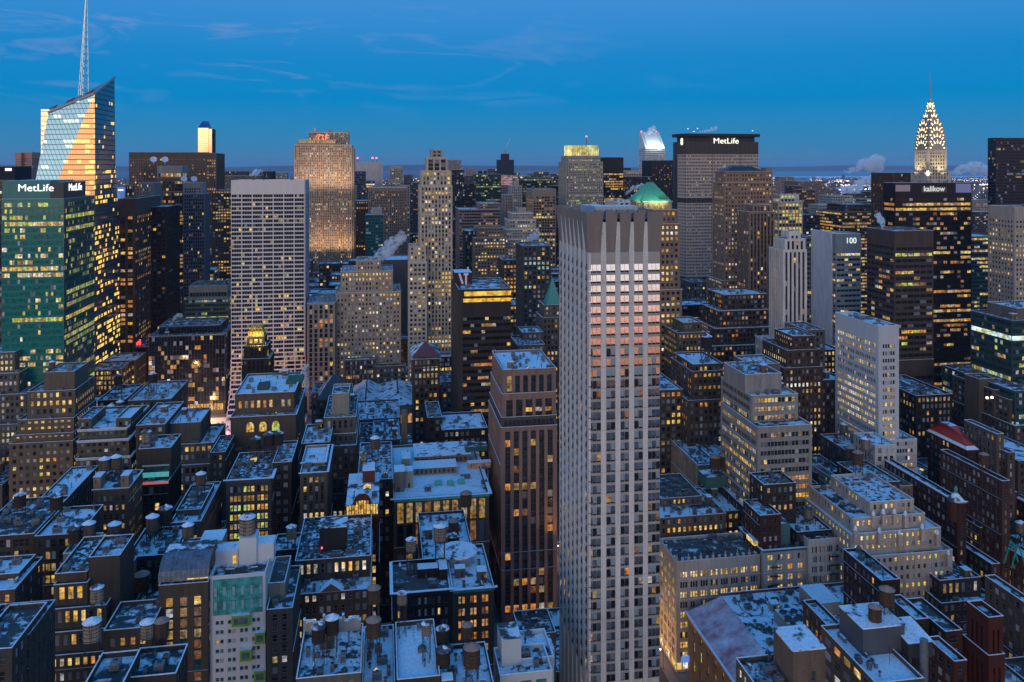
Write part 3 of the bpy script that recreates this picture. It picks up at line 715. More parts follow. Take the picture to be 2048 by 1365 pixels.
# ------------------------------------------------------------------ white grid slab, its foot swept outwards
def white_slab():
    Y = 705; x0 = PX(462, Y); x1 = PX(611, Y); D = 36
    b = Bld('white_slab_tower', 'white travertine office slab with wide dark window strips and swept foot', 'office tower', x0, Y, 9, 'the white slab tower')
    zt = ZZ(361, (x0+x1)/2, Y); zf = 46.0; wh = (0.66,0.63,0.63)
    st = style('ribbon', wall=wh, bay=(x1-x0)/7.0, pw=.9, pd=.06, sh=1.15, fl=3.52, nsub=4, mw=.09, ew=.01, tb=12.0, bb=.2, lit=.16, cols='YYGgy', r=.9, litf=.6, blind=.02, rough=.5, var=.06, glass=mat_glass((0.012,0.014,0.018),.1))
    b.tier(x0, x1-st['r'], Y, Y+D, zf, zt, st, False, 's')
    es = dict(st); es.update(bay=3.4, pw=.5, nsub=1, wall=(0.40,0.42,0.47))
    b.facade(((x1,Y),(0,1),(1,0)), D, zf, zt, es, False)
    # swept foot
    fm = mat_wall(wh,.5,.06); gl = mat_glass((0.012,0.014,0.018),.1); w = MB(); n = 13
    def off(z): t = max(0, 1-z/zf); return 24*t**2.6
    for k in range(n):
        za, zb_ = zf*k/n, zf*(k+1)/n; oa, ob = off(za), off(zb_)
        zm = za+(zb_-za)*.33; om = off(zm)
        w.quad((x0,Y-oa,za),(x1,Y-oa,za),(x1,Y-om,zm),(x0,Y-om,zm),fm)
        for q in range(7):
            a = x0+(x1-x0)*q/7; c = x0+(x1-x0)*(q+1)/7
            for j in range(4):
                m = LIT['y'] if b.rng.random() < .25 else gl
                u0 = a+.45+(c-a-.9)*j/4; u1 = a+.45+(c-a-.9)*(j+1)/4-.08
                w.quad((u0,Y-om+.5,zm),(u1,Y-om+.5,zm),(u1,Y-ob+.5,zb_),(u0,Y-ob+.5,zb_),m)
            for xx in (a,):
                w.quad((xx-.45,Y-om-.05,zm),(xx+.45,Y-om-.05,zm),(xx+.45,Y-ob-.05,zb_),(xx-.45,Y-ob-.05,zb_),fm)
        w.quad((x1-.45,Y-om-.05,zm),(x1,Y-om-.05,zm),(x1,Y-ob-.05,zb_),(x1-.45,Y-ob-.05,zb_),fm)
    w.poly([(x0,Y-off(zf*k/n),zf*k/n) for k in range(n,-1,-1)]+[(x0,Y+D,0),(x0,Y+D,zf)], fm)
    w.poly([(x1,Y-off(zf*k/n),zf*k/n) for k in range(n+1)]+[(x1,Y+D,zf),(x1,Y+D,0)], fm)
    b.part(w, 'swept_foot'); b.foot = [(x0,x1,Y-24,Y+D)]
    b.tops = [(x0,x1,Y,Y+D,zt-.9,zt)]; b.clutter(3); b.finish()
white_slab()

# ------------------------------------------------------------------ broad slab with the flat black crown
def broad_slab():
    Y = 890; xa = PX(1373,Y); xb = PX(1517,Y); Y2 = 906; xl = PX(1355,Y2); xr = xb+(xa-xl)
    b = Bld('broad_office_slab', 'broad ribbed concrete office slab with flat black top and glowing lettering', 'office tower', xl, Y, 10, 'the broad slab with black top')
    d = Y; zt = ZZ(284,(xa+xb)/2,Y); zk = ZZ(268,(xa+xb)/2,Y)
    st = style('ribbon', wall=(0.46,0.39,0.35), bay=1.85, pw=.75, pd=.22, sh=1.7, fl=3.75, tb=1, bb=.5, ew=.3, r=.6, lit=.10, cols='yYyoP', blind=.12, glass=mat_glass((0.02,0.02,0.022),.12,.6), ph=.6, cap=False, var=.1)
    def rng_(p0, p1): return ZZ(p0,(xa+xb)/2,Y), ZZ(p1,(xa+xb)/2,Y)
    segs = [(0, rng_(560,0)[0], st), (rng_(560,0)[0], rng_(553,0)[0], None), (rng_(553,0)[0], rng_(406,0)[0], st), (rng_(406,0)[0], rng_(396,0)[0], None), (rng_(396,0)[0], ZZ(309,(xa+xb)/2,Y), st)]
    c = 0.15; n1 = Vector((-(Y2-Y), -(xa-xl), 0)).normalized(); Ls = sqrt((xa-xl)**2+(Y2-Y)**2)
    U1 = ((xa-xl)/Ls, (Y-Y2)/Ls); N1 = (U1[1], -U1[0])
    U3 = ((xr-xb)/Ls, (Y2-Y)/Ls); N3 = (U3[1], -U3[0])
    faces = [(((xa,Y),(1,0),(0,-1)), xb-xa), (((xl,Y2),U1,N1), Ls), (((xb,Y),U3,N3), Ls)]
    ins = .62
    core = [(xa,Y+ins),(xb,Y+ins),(xr-ins,Y2),(xr-ins,Y2+12),(xb,Y2+28),(xa,Y2+28),(xl+ins,Y2+12),(xl+ins,Y2)]
    dm = mat_wall((0.03,0.028,0.028),.5,.1)
    b.wall.prism(core, 0, zt, dm, SNOW_T)
    for z0, z1, s_ in segs:
        for fr, L in faces:
            if s_: b.facade(fr, L, z0, z1, s_, False)
            else:
                for k in range(int(L/6)): b.wall.lbox(fr, k*6, k*6+.5, z0, z1, -.6, -.1, mat_wall((0.2,0.17,0.15)))
    # louvred sign band
    z0 = ZZ(309,(xa+xb)/2,Y); lm = mat_wall((0.16,0.14,0.135),.6,.1)
    for fr, L in faces:
        b.wall.lbox(fr, 0, L, z0, zt, -.6, -.35, dm)
        n = int(L/1.6)
        for k in range(n): b.wall.lbox(fr, (k+.15)*L/n, (k+.62)*L/n, z0+.05, zt, -.35, 0, lm)
    for k, px in enumerate((1425,1480)): b.wall.lbox(faces[0][0], PX(px,Y)-xa, PX(px,Y)-xa+.5, 0, z0, 0, .12, dm)
    crown = MB(); o = 2.0
    cp = [(xa-1,Y-o),(xb+1,Y-o),(xr+o,Y2-1),(xr+o,Y2+13),(xb,Y2+29),(xa,Y2+29),(xl-o,Y2+13),(xl-o,Y2-1)]
    rc = [(xa+3,Y+4),(xb-3,Y+4),(xr-4,Y2+1),(xr-4,Y2+10),(xb-3,Y2+23),(xa+3,Y2+23),(xl+4,Y2+10),(xl+4,Y2+1)]
    crown.prism(rc, zt, zk-3.2, dm); crown.prism(cp, zk-3.2, zk, mat_wall((0.02,0.02,0.025),.5,.1), SNOW_T)
    for x, y in cp[:3]: pass
    crown.poly([(p[0],p[1],zk-3.2) for p in reversed(cp)], dm)
    b.part(crown, 'black_crown')
    sg = mat_glow((1.0,1.0,0.72), 1.7, 'sign_white')
    letters('MetLife', 6.6, b.root, b.o, faces[0][0], PX(1452,Y)-xa, ZZ(287,xa,Y), sg, bold=-.006, sx=1.15, name='lettering')
    # round emblem of two loops on the narrow side
    em = MB(); fr = faces[1][0]; P,U,N_ = fr
    for zz, rr in ((ZZ(281,xl,Y2),2.0),(ZZ(287,xl,Y2),2.0)):
        for k in range(12):
            a = 2*pi*k/12; a2 = 2*pi*(k+1)/12; uc = Ls*.5
            p = lambda t: (P[0]+U[0]*(uc+rr*.8*cos(t))+N_[0]*.3, P[1]+U[1]*(uc+rr*.8*cos(t))+N_[1]*.3, zz+rr*sin(t))
            em.bar(p(a), p(a2), .45, sg)
    b.part(em, 'emblem')
    for px in (1376,1388,1395,1497,1505):
        mb = MB(); x = PX(px,Y+6); h = b.rng.uniform(2,6); mb.cyl(x,Y+6,zk,zk+h,.3,.1,6,METAL); mb.box(x-.5,x+.5,Y+5.6,Y+6.4,zk+h,zk+h+.7,WHITE_GLOW if b.rng.random()<.5 else METAL); b.part(mb,'antenna')
    b.foot = [(xl,xr,Y,Y2+28)]; b.finish()
broad_slab()

# ------------------------------------------------------------------ the needle topped tower with lit arches
def arch_tower():
    Yc = 750; Xc = PX(1861,Yc); b = Bld('art_deco_skyscraper', 'silver crowned art deco skyscraper with rings of lit triangular windows and needle', 'skyscraper', Xc, Yc, 12, 'the needle tower')
    dd = depth(Xc,Yc); z = lambda py: H-(py-YH)*dd/F
    stone = (0.46,0.42,0.37); st = style('pier', wall=stone, bay=3.0, pw=1.3, fl=3.7, r=.5, lit=.12, cols='PWyW', tb=.6, bb=.3, blind=.3, cap=False, ph=.3, ew=2.0, sd=.2)
    hw = 10.6; zs = z(296)
    b.tier(Xc-hw,Xc+hw,Yc-hw,Yc+hw,0,zs,st,False,'sw')
    b.tier(Xc-hw-2.6,Xc+hw+2.6,Yc-hw-2.6,Yc+hw+2.6,0,z(345),dict(st,sd=.1,pw=1.6),False,'sw')
    b.tier(Xc-hw-6,Xc+hw+6,Yc-hw-6,Yc+hw+6,0,z(372),st,False,'sw')
    sil = mat_plain((0.40,0.36,0.32),.35,.7,'crown_steel'); lw = mat_glow((1.0,0.74,0.30),3.2,'arch_light')
    lv = [(z(301),10.0,11.0,10.62),(z(289),9.9,11.5,10.3),(z(276),9.3,11.5,9.7),(z(262),8.2,11,8.6),(z(246),5.2,10.5,5.5),(z(230),3.0,9.5,3.2),(z(217),1.8,8.0,1.9)]
    for i, (zb, a, rise, off) in enumerate(lv):
        mb = MB(); n = 14
        for ax in (0, 1):
            ps = [(a*cos(pi*k/n), zb+rise*sin(pi*k/n)**.9 if k not in (0,n) else zb) for k in range(n+1)]
            T = (lambda u, k, zz: (Xc+u, Yc+k, zz)) if ax == 0 else (lambda u, k, zz: (Xc-k, Yc+u, zz))
            mb.poly([T(u,-off,zz) for u, zz in ps], sil); mb.poly([T(u,off,zz) for u, zz in reversed(ps)], sil)
            for k in range(n): mb.quad(T(ps[k][0],-off,ps[k][1]), T(ps[k][0],off,ps[k][1]), T(ps[k+1][0],off,ps[k+1][1]), T(ps[k+1][0],-off,ps[k+1][1]), sil)
            mb.box(Xc-off if ax else Xc-a, Xc+off if ax else Xc+a, Yc-a if ax else Yc-off, Yc+a if ax else Yc+off, zb-9, zb, sil) if i and ax == 0 else None
        b.part(mb, 'crown_arch')
        # lit triangles following the arch
        nw = (7,7,7,6,5,3,2)[i]; tw = MB()
        for sgn, ax in ((-1,0),(-1,1),(1,0),(1,1)):
            for k in range(nw):
                t = pi*(k+.5)/nw; rx = a*.80; rz = rise*.80; u = rx*cos(t); zz = zb+rz*sin(t)**.9; h = 1.3+1.9*sin(t); w2 = .72
                du, dz = cos(t), sin(t)*1.1
                T = (lambda uu, q: (Xc+uu, Yc+sgn*(off+.06), q)) if ax == 0 else (lambda uu, q: (Xc+sgn*(off+.06), Yc+uu, q))
                pa = (u-dz*w2-du*h*.5, zz+du*w2-dz*h*.5); pb = (u+dz*w2-du*h*.5, zz-du*w2-dz*h*.5); pc = (u+du*h*.7, zz+dz*h*.7)
                tw.tri(T(*pa), T(*pb), T(*pc), lw)
        tp = b.part(tw, 'arch_window')
    nd = MB(); nd.cyl(Xc,Yc,z(222),z(207),1.9,1.3,8,sil); nd.cyl(Xc,Yc,z(207),z(198),1.3,.75,8,sil); nd.cyl(Xc,Yc,z(198),z(146),.7,.08,8,mat_plain((0.25,0.2,0.3),.4,.5)); b.part(nd,'needle')
    rl = MB()
    for sx, sy in ((-1,-1),(1,-1),(-1,1)): rl.box(Xc+sx*2.0-.5,Xc+sx*2.0+.5,Yc+sy*2.0-.5,Yc+sy*2.0+.5,z(215),z(211),lw)
    b.part(rl,'beacon')
    # eagles' corner lamps and the flood lights that wash the top storeys
    for sx, sy in ((-1,-1),(1,-1),(-1,1)):
        g = MB(); g.cyl(Xc+sx*(hw+2),Yc+sy*(hw+2),z(347),z(342),.8,1.6,8,mat_plain((.5,.47,.42))); b.part(g,'corner_urn')
    spot('floodlight',(Xc-hw-4,Yc-hw-4,z(352)),(Xc-hw+1,Yc-hw+1,z(315)),42000,(1,.82,.4),95)
    spot('floodlight',(Xc+5,Yc-hw-9,z(352)),(Xc+3,Yc-hw,z(320)),22000,(1,.82,.45),80)
    spot('floodlight',(Xc-hw-9,Yc+5,z(352)),(Xc-hw,Yc+3,z(320)),22000,(1,.82,.45),80)
    b.finish()
arch_tower()

# ------------------------------------------------------------------ slant roofed white tower
def slant_tower():
    Y = 1575; xa = PX(1291,Y); xb = PX(1330,Y); D = 44
    b = Bld('slant_roof_tower', 'white striped tower with a floodlit slanted roof and steam above it', 'skyscraper', xa, Y, 13, 'the slant roofed tower')
    zh = ZZ(263,xa,Y); zl = ZZ(296,xa,Y)
    st = style('ribbon', wall=(0.62,0.64,0.68), bay=3, pw=.15, sh=2.0, fl=3.9, r=.5, lit=.08, cols='WC', tb=2.5, rough=.35, cap=False, ph=.2, var=.05, glass=mat_glass((0.08,0.1,0.12),.2))
    b.tier(xa,xb,Y,Y+D,0,zl,st,False,'sw')
    al = mat_wall((0.66,0.70,0.73),.35,.05); mb = MB(); yk = Y+D*.80
    mb.quad((xa+.4,Y+.3,zl),(xb-.4,Y+.3,zl),(xb-.4,yk,zh),(xa+.4,yk,zh),al); mb.poly([(xa+.4,yk,zh),(xa+.4,Y+.3,zl),(xa+.4,Y+D,zl),(xa+.4,Y+D,zh)],al)
    mb.poly([(xb-.4,Y+.3,zl),(xb-.4,yk,zh),(xb-.4,Y+D,zh),(xb-.4,Y+D,zl)],al); mb.quad((xa+.4,yk,zh),(xb-.4,yk,zh),(xb-.4,Y+D,zh),(xa+.4,Y+D,zh),al)
    b.part(mb,'slanted_roof')
    for x in (xa+5, xb-6):
        g = MB(); g.bar((x,Y,zl+1),(x,yk,zh+1),.7,mat_plain((.5,.5,.55),.4)); b.part(g,'roof_rail')
    r2 = MB(); r2.cyl(xa+3,yk,zh,zh+2,.9,.9,6,RED_GLOW); r2.cyl(xb-6,yk,zh,zh+2,.9,.9,6,RED_GLOW); b.part(r2,'beacon')
    l = bpy.data.lights.new('roof_floodlight','AREA'); l.energy = 2.2e4; l.color = (.8,1,.9); l.size = 30; l.size_y = 3; l.shape = 'RECTANGLE'
    o = bpy.data.objects.new('roof_floodlight',l); sc.collection.objects.link(o); o.location = ((xa+xb)/2,Y-8,zl+6); o.rotation_euler = (Vector((0,1,.35))).to_track_quat('-Z','Y').to_euler()
    b.finish()
slant_tower()

# ------------------------------------------------------------------ floodlit limestone slab with red lettering
def flood_slab():
    Y = 1250
    W1 = (0.44,0.34,0.27)
    st = style('pier', wall=W1, bay=2.75, pw=1.35, fl=3.7, sh=1.4, sd=.25, r=.5, lit=.20, cols='WWYyP', tb=1.5, ph=1, bb=1, blind=.35, var=.12, sp=(0.34,0.27,0.22))
    b = bld('limestone_skyscraper', 'broad floodlit limestone skyscraper with orange rooftop lettering, glowing peach', 'skyscraper', st,
        [(588,704,Y,60,290),(596,672,Y+2,50,280,dict(tb=2,bb=2,cols='Y',lit=.5)),(617,697,Y+6,40,265)], n=0, nick='the peach lit slab', finish=False, seed=77)
    X0 = PX(588,Y)
    b.tier(PX(704,Y),PX(708,Y),Y+3,Y+50,0,ZZ(297,PX(706,Y),Y),dict(st,ew=.5),False,'se')
    b.tier(PX(708.1,Y),PX(712,Y),Y+8,Y+50,0,ZZ(372,PX(709,Y),Y),dict(st,ew=.5),False,'se')
    og = mat_glow((1.0,0.16,0.03),1.5,'sign_orange')
    fr = ((PX(617,Y+6),Y+6),(1,0),(0,-1)); zz = ZZ(281.5,X0,Y+6)
    letters('GE', 10.5, b.root, b.o, fr, PX(647,Y+6)-PX(617,Y+6), zz-1, og, bold=0.0, k=.8)
    em = MB(); uc = PX(640,Y+6); 
    for k in range(16):
        a=2*pi*k/16; a2=2*pi*(k+1)/16; em.bar((uc+5.2*cos(a)-1,Y+4.9,zz+4+5.2*sin(a)),(uc+5.2*cos(a2)-1,Y+4.9,zz+4+5.2*sin(a2)),.5,og)
    b.part(em,'sign_ring')
    ant = MB(); x = PX(626,Y+10); zt = ZZ(265,x,Y); ant.bar((x,Y+10,zt),(x,Y+10,zt+15),.35,METAL); ant.cyl(x+3,Y+12,zt+2,zt+7,2.5,2.5,10,mat_plain((.6,.6,.62))); b.part(ant,'antenna')
    mb = MB(); x = PX(657,Y+10); mb.box(x,x+5,Y+10,Y+15,zt,zt+5,mat_wall(W1)); mb.box(PX(688,Y+10),PX(697,Y+10),Y+8,Y+16,zt-2,zt+2.5,mat_wall(W1)); b.part(mb,'bulkhead')
    b.finish()
    for px, py, e, tz in ((612,505,5.5e5,400),(640,505,6e5,395),(668,505,6e5,395),(695,505,7e5,400)):
        x = PX(px,Y-45); spot('floodlight',(x,Y-22,ZZ(510,x,Y)),(x,Y+2,ZZ(455,x,Y)),e*.085,(1,.66,.38),100,rad=5)
    for px in (600,625,650,675,697):
        x = PX(px,Y-30); spot('floodlight',(x,Y-34,ZZ(405,x,Y)),(x,Y,ZZ(320,x,Y)),1.1e5,(1,.72,.48),75,rad=5)
flood_slab()
# ------------------------------------------------------------------ far and middle towers, read off the photograph and set at their streets
T = 'office tower'
def S(base, **k): k.setdefault('blind',.10); return style(base, **k)
BRN = (0.17,0.125,0.10); TAN = (0.33,0.27,0.22); LIME = (0.38,0.34,0.29); DKB = (0.045,0.035,0.032); BLK = (0.018,0.018,0.02); GRY = (0.25,0.25,0.26)
far = dict(ph=.8, tb=2)
bld('salmon_tower','salmon pink tower with notched crown on the skyline left of the crystal tower',T,S('punch',wall=(0.50,0.24,0.17),lit=.05,bay=4,tb=12,**{'ph':.8}),[(42,64,1700,40,305),(30,42,1690,30,306)])
bld('black_tower','black tower with a small white sign at the left edge behind the green tower',T,S('curtain',wall=BLK,lit=.05,tb=14),[(-20,30,900,40,333)],nick='x')
bld('screen_tower','tower carrying a glowing blue screen beside the crystal tower',T,S('curtain',wall=(0.03,0.05,0.07),lit=.2),[(226,252,1000,30,372)],seed=4)
bld('brown_slab_tower','long dark brown ribbed slab tower with snowy roof between crystal tower and white slab',T,S('pier',wall=BRN,bay=3,fl=4,lit=.12,tb=9,cols='OyyY',sp=(0.06,0.05,0.05)),[(258,412,1180,60,305),(412.2,433,1180,60,307,dict(lit=.5))],n=3)
bld('stepped_tower','brown stepped office tower with grey cap carrying two satellite dishes',T,S('loft',wall=(0.20,0.13,0.11),lit=.35,cols='YyO',bay=9,fl=4,sp=(0.1,0.07,0.06)),[(307,377,930,40,384),(312,368,932,34,356,dict(tb=4)),(314,364,934,30,333,dict(wall=(0.30,0.31,0.33),tb=8))],n=2,nick='stepped tower with dishes')
bld('grey_louvre_tower','grey louvred block above a dark tower with lit columns of windows',T,S('pier',wall=(0.25,0.25,0.26),lit=.3,cols='YW',tb=2,bay=2.2),[(278,308,860,30,366)])
bld('brown_tower','dark brown tower with vertical rows of amber windows beside the crystal tower',T,S('pier',wall=(0.12,0.09,0.08),lit=.55,cols='YYOO',bay=5.5,pw=2.2,fl=4,tb=16,sp=(0.05,0.035,0.03)),[(236,270,770,85,398)],n=2)
bld('black_brown_tower','narrow black and brown tower right of the amber windowed tower',T,S('pier',wall=(0.05,0.03,0.025),lit=.10,cols='Yo',bay=4),[(293,334,820,50,414)])
bld('dish_tower','steel tower with blue vertical fins and two satellite dishes above',T,S('pier',wall=(0.13,0.15,0.18),lit=.12,cols='Yo',bay=2.4,pw=.8,glass=mat_glass((0.01,0.012,0.016)),tb=1.5),[(366,410,900,26,388),(366,404,902,20,366,dict(wall=(0.3,0.31,0.33),lit=.1,tb=6,faces='s'))],n=1)
bld('mirror_slim_tower','slim mirror glass tower with blue slanted top glowing orange on the skyline',T,S('curtain',wall=(0.6,0.5,0.4),glass=mat_glass((0.75,0.45,0.25),.06,.5,.9),lit=0,bay=4,blind=0,fl=5,sh=.4,tb=.5,cap=False,ph=.1),[(396,417,1900,40,256,dict(faces='s')),(417.2,424,1900,40,258,dict(wall=(0.02,0.03,0.05),faces='s'))],seed=33)  # mirror glass tinted orange in place of the glow it reflects
bld('banded_dark_tower','dark tower with rows of yellow windows behind the left edge of the white slab',T,S('ribbon',wall=(0.05,0.045,0.045),lit=.5,cols='Yyy',bay=3.4,pw=1.2),[(424,470,1120,40,381)])
bld('flat_black_block','flat black rooftop block wreathed in steam beyond the white slab',T,S('curtain',wall=(0.025,0.025,0.03),lit=.02),[(433,545,1750,50,343)],n=2)
bld('grey_ribbed_block','grey ribbed block under the flat black one',T,S('pier',wall=(0.22,0.2,0.2),lit=.04),[(428,520,1600,50,352)])
bld('black_white_tower','black tower framed by a white band at its top',T,S('curtain',wall=BLK,lit=.18,cols='Yy',tb=1.0),[(706,763,1560,40,336),(705,765,1558,45,325,dict(wall=(0.55,0.5,0.5),blank=True))])
bld('white_edge_fin','pale fin wall on the east side of the black banded tower',T,S('punch',wall=(0.55,0.5,0.5),lit=0),[(763,766,1550,55,326,dict(blank=True))])
bld('grey_front_tower','blue grey tower in front of the black banded tower',T,S('ribbon',wall=(0.20,0.21,0.24),lit=.06),[(706,731,1380,40,343)])
bld('pale_grid_tower','pale grid tower with lit corners beyond the brown striped block',T,S('punch',wall=(0.42,0.36,0.32),lit=.25,bay=3.6,cols='OWP',tb=7),[(777,808,1748,34,360),(779,806,1750,30,333)])
bld('striped_brown_block','wide brown block with vertical stripes and lit lower windows',T,S('pier',wall=(0.24,0.19,0.17),lit=.25,cols='yYO',bay=2.6,tb=5),[(736,815,1120,60,376)],n=2)
bld('dark_brown_tower','dark brown tower with amber windows between the peach slab and striped block',T,S('punch',wall=(0.09,0.06,0.05),lit=.4,cols='OYy'),[(711,737,1150,40,402)])
bld('teal_block','teal glass block with a snowy roof box beside the steam plume',T,S('ribbon',wall=(0.03,0.13,0.14),glass=mat_glass((0.01,0.07,0.075)),lit=.15,cols='CcY'),[(731,767,1000,30,430),(743,763,1004,20,417,dict(wall=(0.35,0.37,0.38),blank=True))],n=1)
b5 = bld('art_deco_tower','slender limestone tower with stepped crown and many yellow windows',T,S('pier',wall=(0.47,0.41,0.33),lit=.5,cols='YYWy',bay=3.1,pw=1.3,fl=3.7,sd=.2,r=.5,sp=(0.38,0.33,0.27),blind=.3),
    [(840,905,705,40,372),(843,903,708,36,342,dict(lit=.3)),(853,895,711,28,316,dict(bay=5,sh=.5,lit=.1,tb=1.5)),(862,885,714,20,299,dict(bay=4,lit=0,wall=(.4,.38,.36)))],nick='the slender stepped tower',finish=False)
b5.tier(PX(818,697),PX(852,697),697,720,0,ZZ(492,PX(830,697),697),S('punch',wall=(0.45,0.39,0.32),lit=.45,cols='YWy',bay=3.3),False,'sw')
b5.tier(PX(816,690),PX(854,690),690,697,0,ZZ(525,PX(830,697),690),S('punch',wall=(0.45,0.39,0.32),lit=.5,cols='YWy',bay=3.3),False,'s')
b5.finish()
bld('ribbed_grey_tower','grey ribbed tower peeking out behind the slender stepped tower',T,S('pier',wall=(0.36,0.34,0.34),lit=0,tb=2),[(897,923,1950,40,320)])
bld('black_glass_tower','tall black glass tower right of the slender stepped tower',T,S('curtain',wall=(0.02,0.022,0.028),lit=.05,cols='yC'),[(904,929,1300,40,340)])
bld('dish_roof_tower','brown tower with a bright glazed roof light',T,S('punch',wall=(0.16,0.12,0.11),lit=.2),[(929,956,1640,40,352),(934,952,1645,20,337,dict(wall=(0.3,0.25,0.24),blank=True))])
bld('green_black_tower','dark green glass tower with lit rows before the tower under construction',T,S('ribbon',wall=(0.03,0.07,0.065),glass=mat_glass((0.01,0.03,0.028)),lit=.45,cols='Gggc'),[(952,1002,1420,50,349)])
bld('dark_mid_block','dark block with sparse lights left of the green black tower',T,S('punch',wall=(0.07,0.055,0.055),lit=.15),[(927,953,1450,40,367)])
bld('brown_banded_block','brownish banded office block with raised right half',T,S('ribbon',wall=(0.26,0.20,0.20),lit=.12,cols='yO',bay=3),[(918,1001,1010,50,419),(960,1001,1012,40,407)],n=2)
bld('tan_window_block','tan block with rows of lit windows above the dark tower roof',T,S('punch',wall=(0.26,0.20,0.16),lit=.55,cols='YYW',bay=3.2,fl=3.6),[(948,1012,860,40,476),(956,1008,863,30,456)],n=2)
bld('teal_dark_block','small teal dark block left of the tan windowed block',T,S('curtain',wall=(0.02,0.06,0.07),lit=.1,cols='Gc'),[(931,950,880,30,462)])
bld('ziggurat_tower','white ornate stepped tower with scalloped snowy tiers',T,S('punch',wall=(0.42,0.38,0.34),lit=.35,cols='YyW',bay=3,fl=3.5,corn=(1.5,.6),cornc=(.6,.58,.55)),[(1004,1084,900,50,478),(1012,1078,903,40,458),(1018,1072,906,34,440),(1024,1066,909,28,426),(1036,1052,912,16,417,dict(blank=True))],n=1)
bld('amber_tower','bronze tower of vertical fins with amber windows and pale cap',T,S('pier',wall=(0.30,0.24,0.20),lit=.6,cols='OYYo',bay=3.6,pw=.9,tb=10,r=.4,glass=mat_glass((0.01,0.01,0.01))),[(1065,1112,1060,50,379)],n=1)
bld('dark_green_tower','dark green tower with lit bands right of the tower under construction',T,S('ribbon',wall=(0.03,0.055,0.055),lit=.4,cols='gcGo',glass=mat_glass((0.008,0.02,0.02))),[(1046,1107,1330,60,357)],n=3)
bld('dark_block','plain dark block left of the yellow crowned tower',T,S('curtain',wall=(0.04,0.03,0.035),lit=.04),[(1107,1136,1250,50,372)])
bld('pale_dome_block','pale slim block with a small snowy dome',T,S('punch',wall=(0.36,0.36,0.37),lit=.25,cols='CW'),[(1022,1044,1200,30,372),(1027,1038,1204,14,364,dict(blank=True))])
bld('rounded_grey_tower','narrow grey tower with a curved head',T,S('punch',wall=(0.27,0.24,0.24),lit=.12),[(1009,1026,1100,30,390)])
b6 = bld('crowned_tower','grey granite octagon tower whose glass crown glows yellow',T,S('punch',wall=(0.36,0.34,0.32),lit=.55,cols='gGyW',bay=2.8,fl=3.7,tb=3),[(1132,1206,1120,50,324),(1136,1201,1123,45,312)],nick='the yellow crowned tower',finish=False)
b6.finish()
bld('black_rows_tower','black tower with bright rows of windows right of the yellow crowned tower',T,S('ribbon',wall=(0.05,0.04,0.035),lit=.85,cols='YYyO',bay=2.8,tb=26,sh=1.6),[(1207,1247,1240,60,315)],n=1)
bld('pale_park_block','pale grey block with a square row of openings on the skyline',T,S('punch',wall=(0.42,0.38,0.38),lit=.35,cols='yP',bay=5,tb=3),[(1247,1302,1500,50,342)])
bld('black_ribbed_tower','black ribbed tower left of the broad slab',T,S('pier',wall=(0.045,0.04,0.042),lit=.12,cols='yo',bay=3,tb=8),[(1303,1356,1290,50,321)],n=2)
bld('low_black_tower','low black tower under the black ribbed one',T,S('curtain',wall=(0.02,0.022,0.025),lit=.12,cols='yY'),[(1262,1304,1200,50,354)],n=2)
bld('grey_stripe_tower','white and black striped tower top seen over the crown of the pale tower',T,S('pier',wall=(0.55,0.55,0.56),lit=.02,bay=4.2,pw=1.8,tb=1,sh=.2,glass=mat_glass((0.02,0.02,0.025))),[(1236,1312,640,40,404)],n=4)
# green pyramid
b7 = bld('pyramid_roof_tower','brown brick tower with a floodlit green copper pyramid roof',T,S('punch',wall=(0.28,0.19,0.14),lit=.45,cols='YWY',bay=3.4,fl=3.8,corn=(1.2,.7)),[(1278,1364,525,42,580),(1282,1360,528,40,448),(1285,1354,531,36,420),(1288,1344,534,30,403,dict(wall=(.42,.34,.24),bay=4,sh=.8,tb=1.5,lit=.9,cols='YYW'))],nick='the green pyramid tower',finish=False)
Y=534; xa,xb=PX(1283,Y),PX(1342,Y); zb_=ZZ(403,(xa+xb)/2,Y); zt_=ZZ(366,(xa+xb)/2,Y); xm=PX(1314,Y)
cu = mat_plain((0.08,0.33,0.19),.5,name='green_copper'); pm = MB(); yb=Y+30
q=[(xa,Y-.6,zb_),(xb,Y-.6,zb_),(xb,yb,zb_),(xa,yb,zb_)]; tq=[(xm-1.6,Y+13,zt_),(xm+1.6,Y+13,zt_),(xm+1.6,Y+16,zt_),(xm-1.6,Y+16,zt_)]
for k in range(4):
    k2=(k+1)%4; pm.quad(q[k],q[k2],tq[k2],tq[k],cu); pm.bar(q[k],tq[k],.25,cu)
pm.poly(tq,cu); 
for k in range(1,9):
    t=k/9; a=Vector(q[0]).lerp(Vector(q[1]),t); c=Vector(tq[0]).lerp(Vector(tq[1]),t); pm.bar(a,c,.09,cu)
b7.part(pm,'copper_pyramid_roof')
pf=MB()
for k in range(4):
    pf.box(xm+2+k*1.6,xm+3+k*1.6,Y+.4,Y+1.6,zb_+.6,zb_+2.6,DARK)
b7.part(pf,'dormer'); b7.finish()
for px in (1290,1312,1336): spot('floodlight',(PX(px,Y-6),Y-7,zb_-1),(xm,Y+8,zb_+5),4200,(.62,1,.72),100,rad=1)
spot('floodlight',(xa-8,Y+8,zb_-1),(xm,Y+14,zb_+6),5500,(.62,1,.72),100,rad=1)
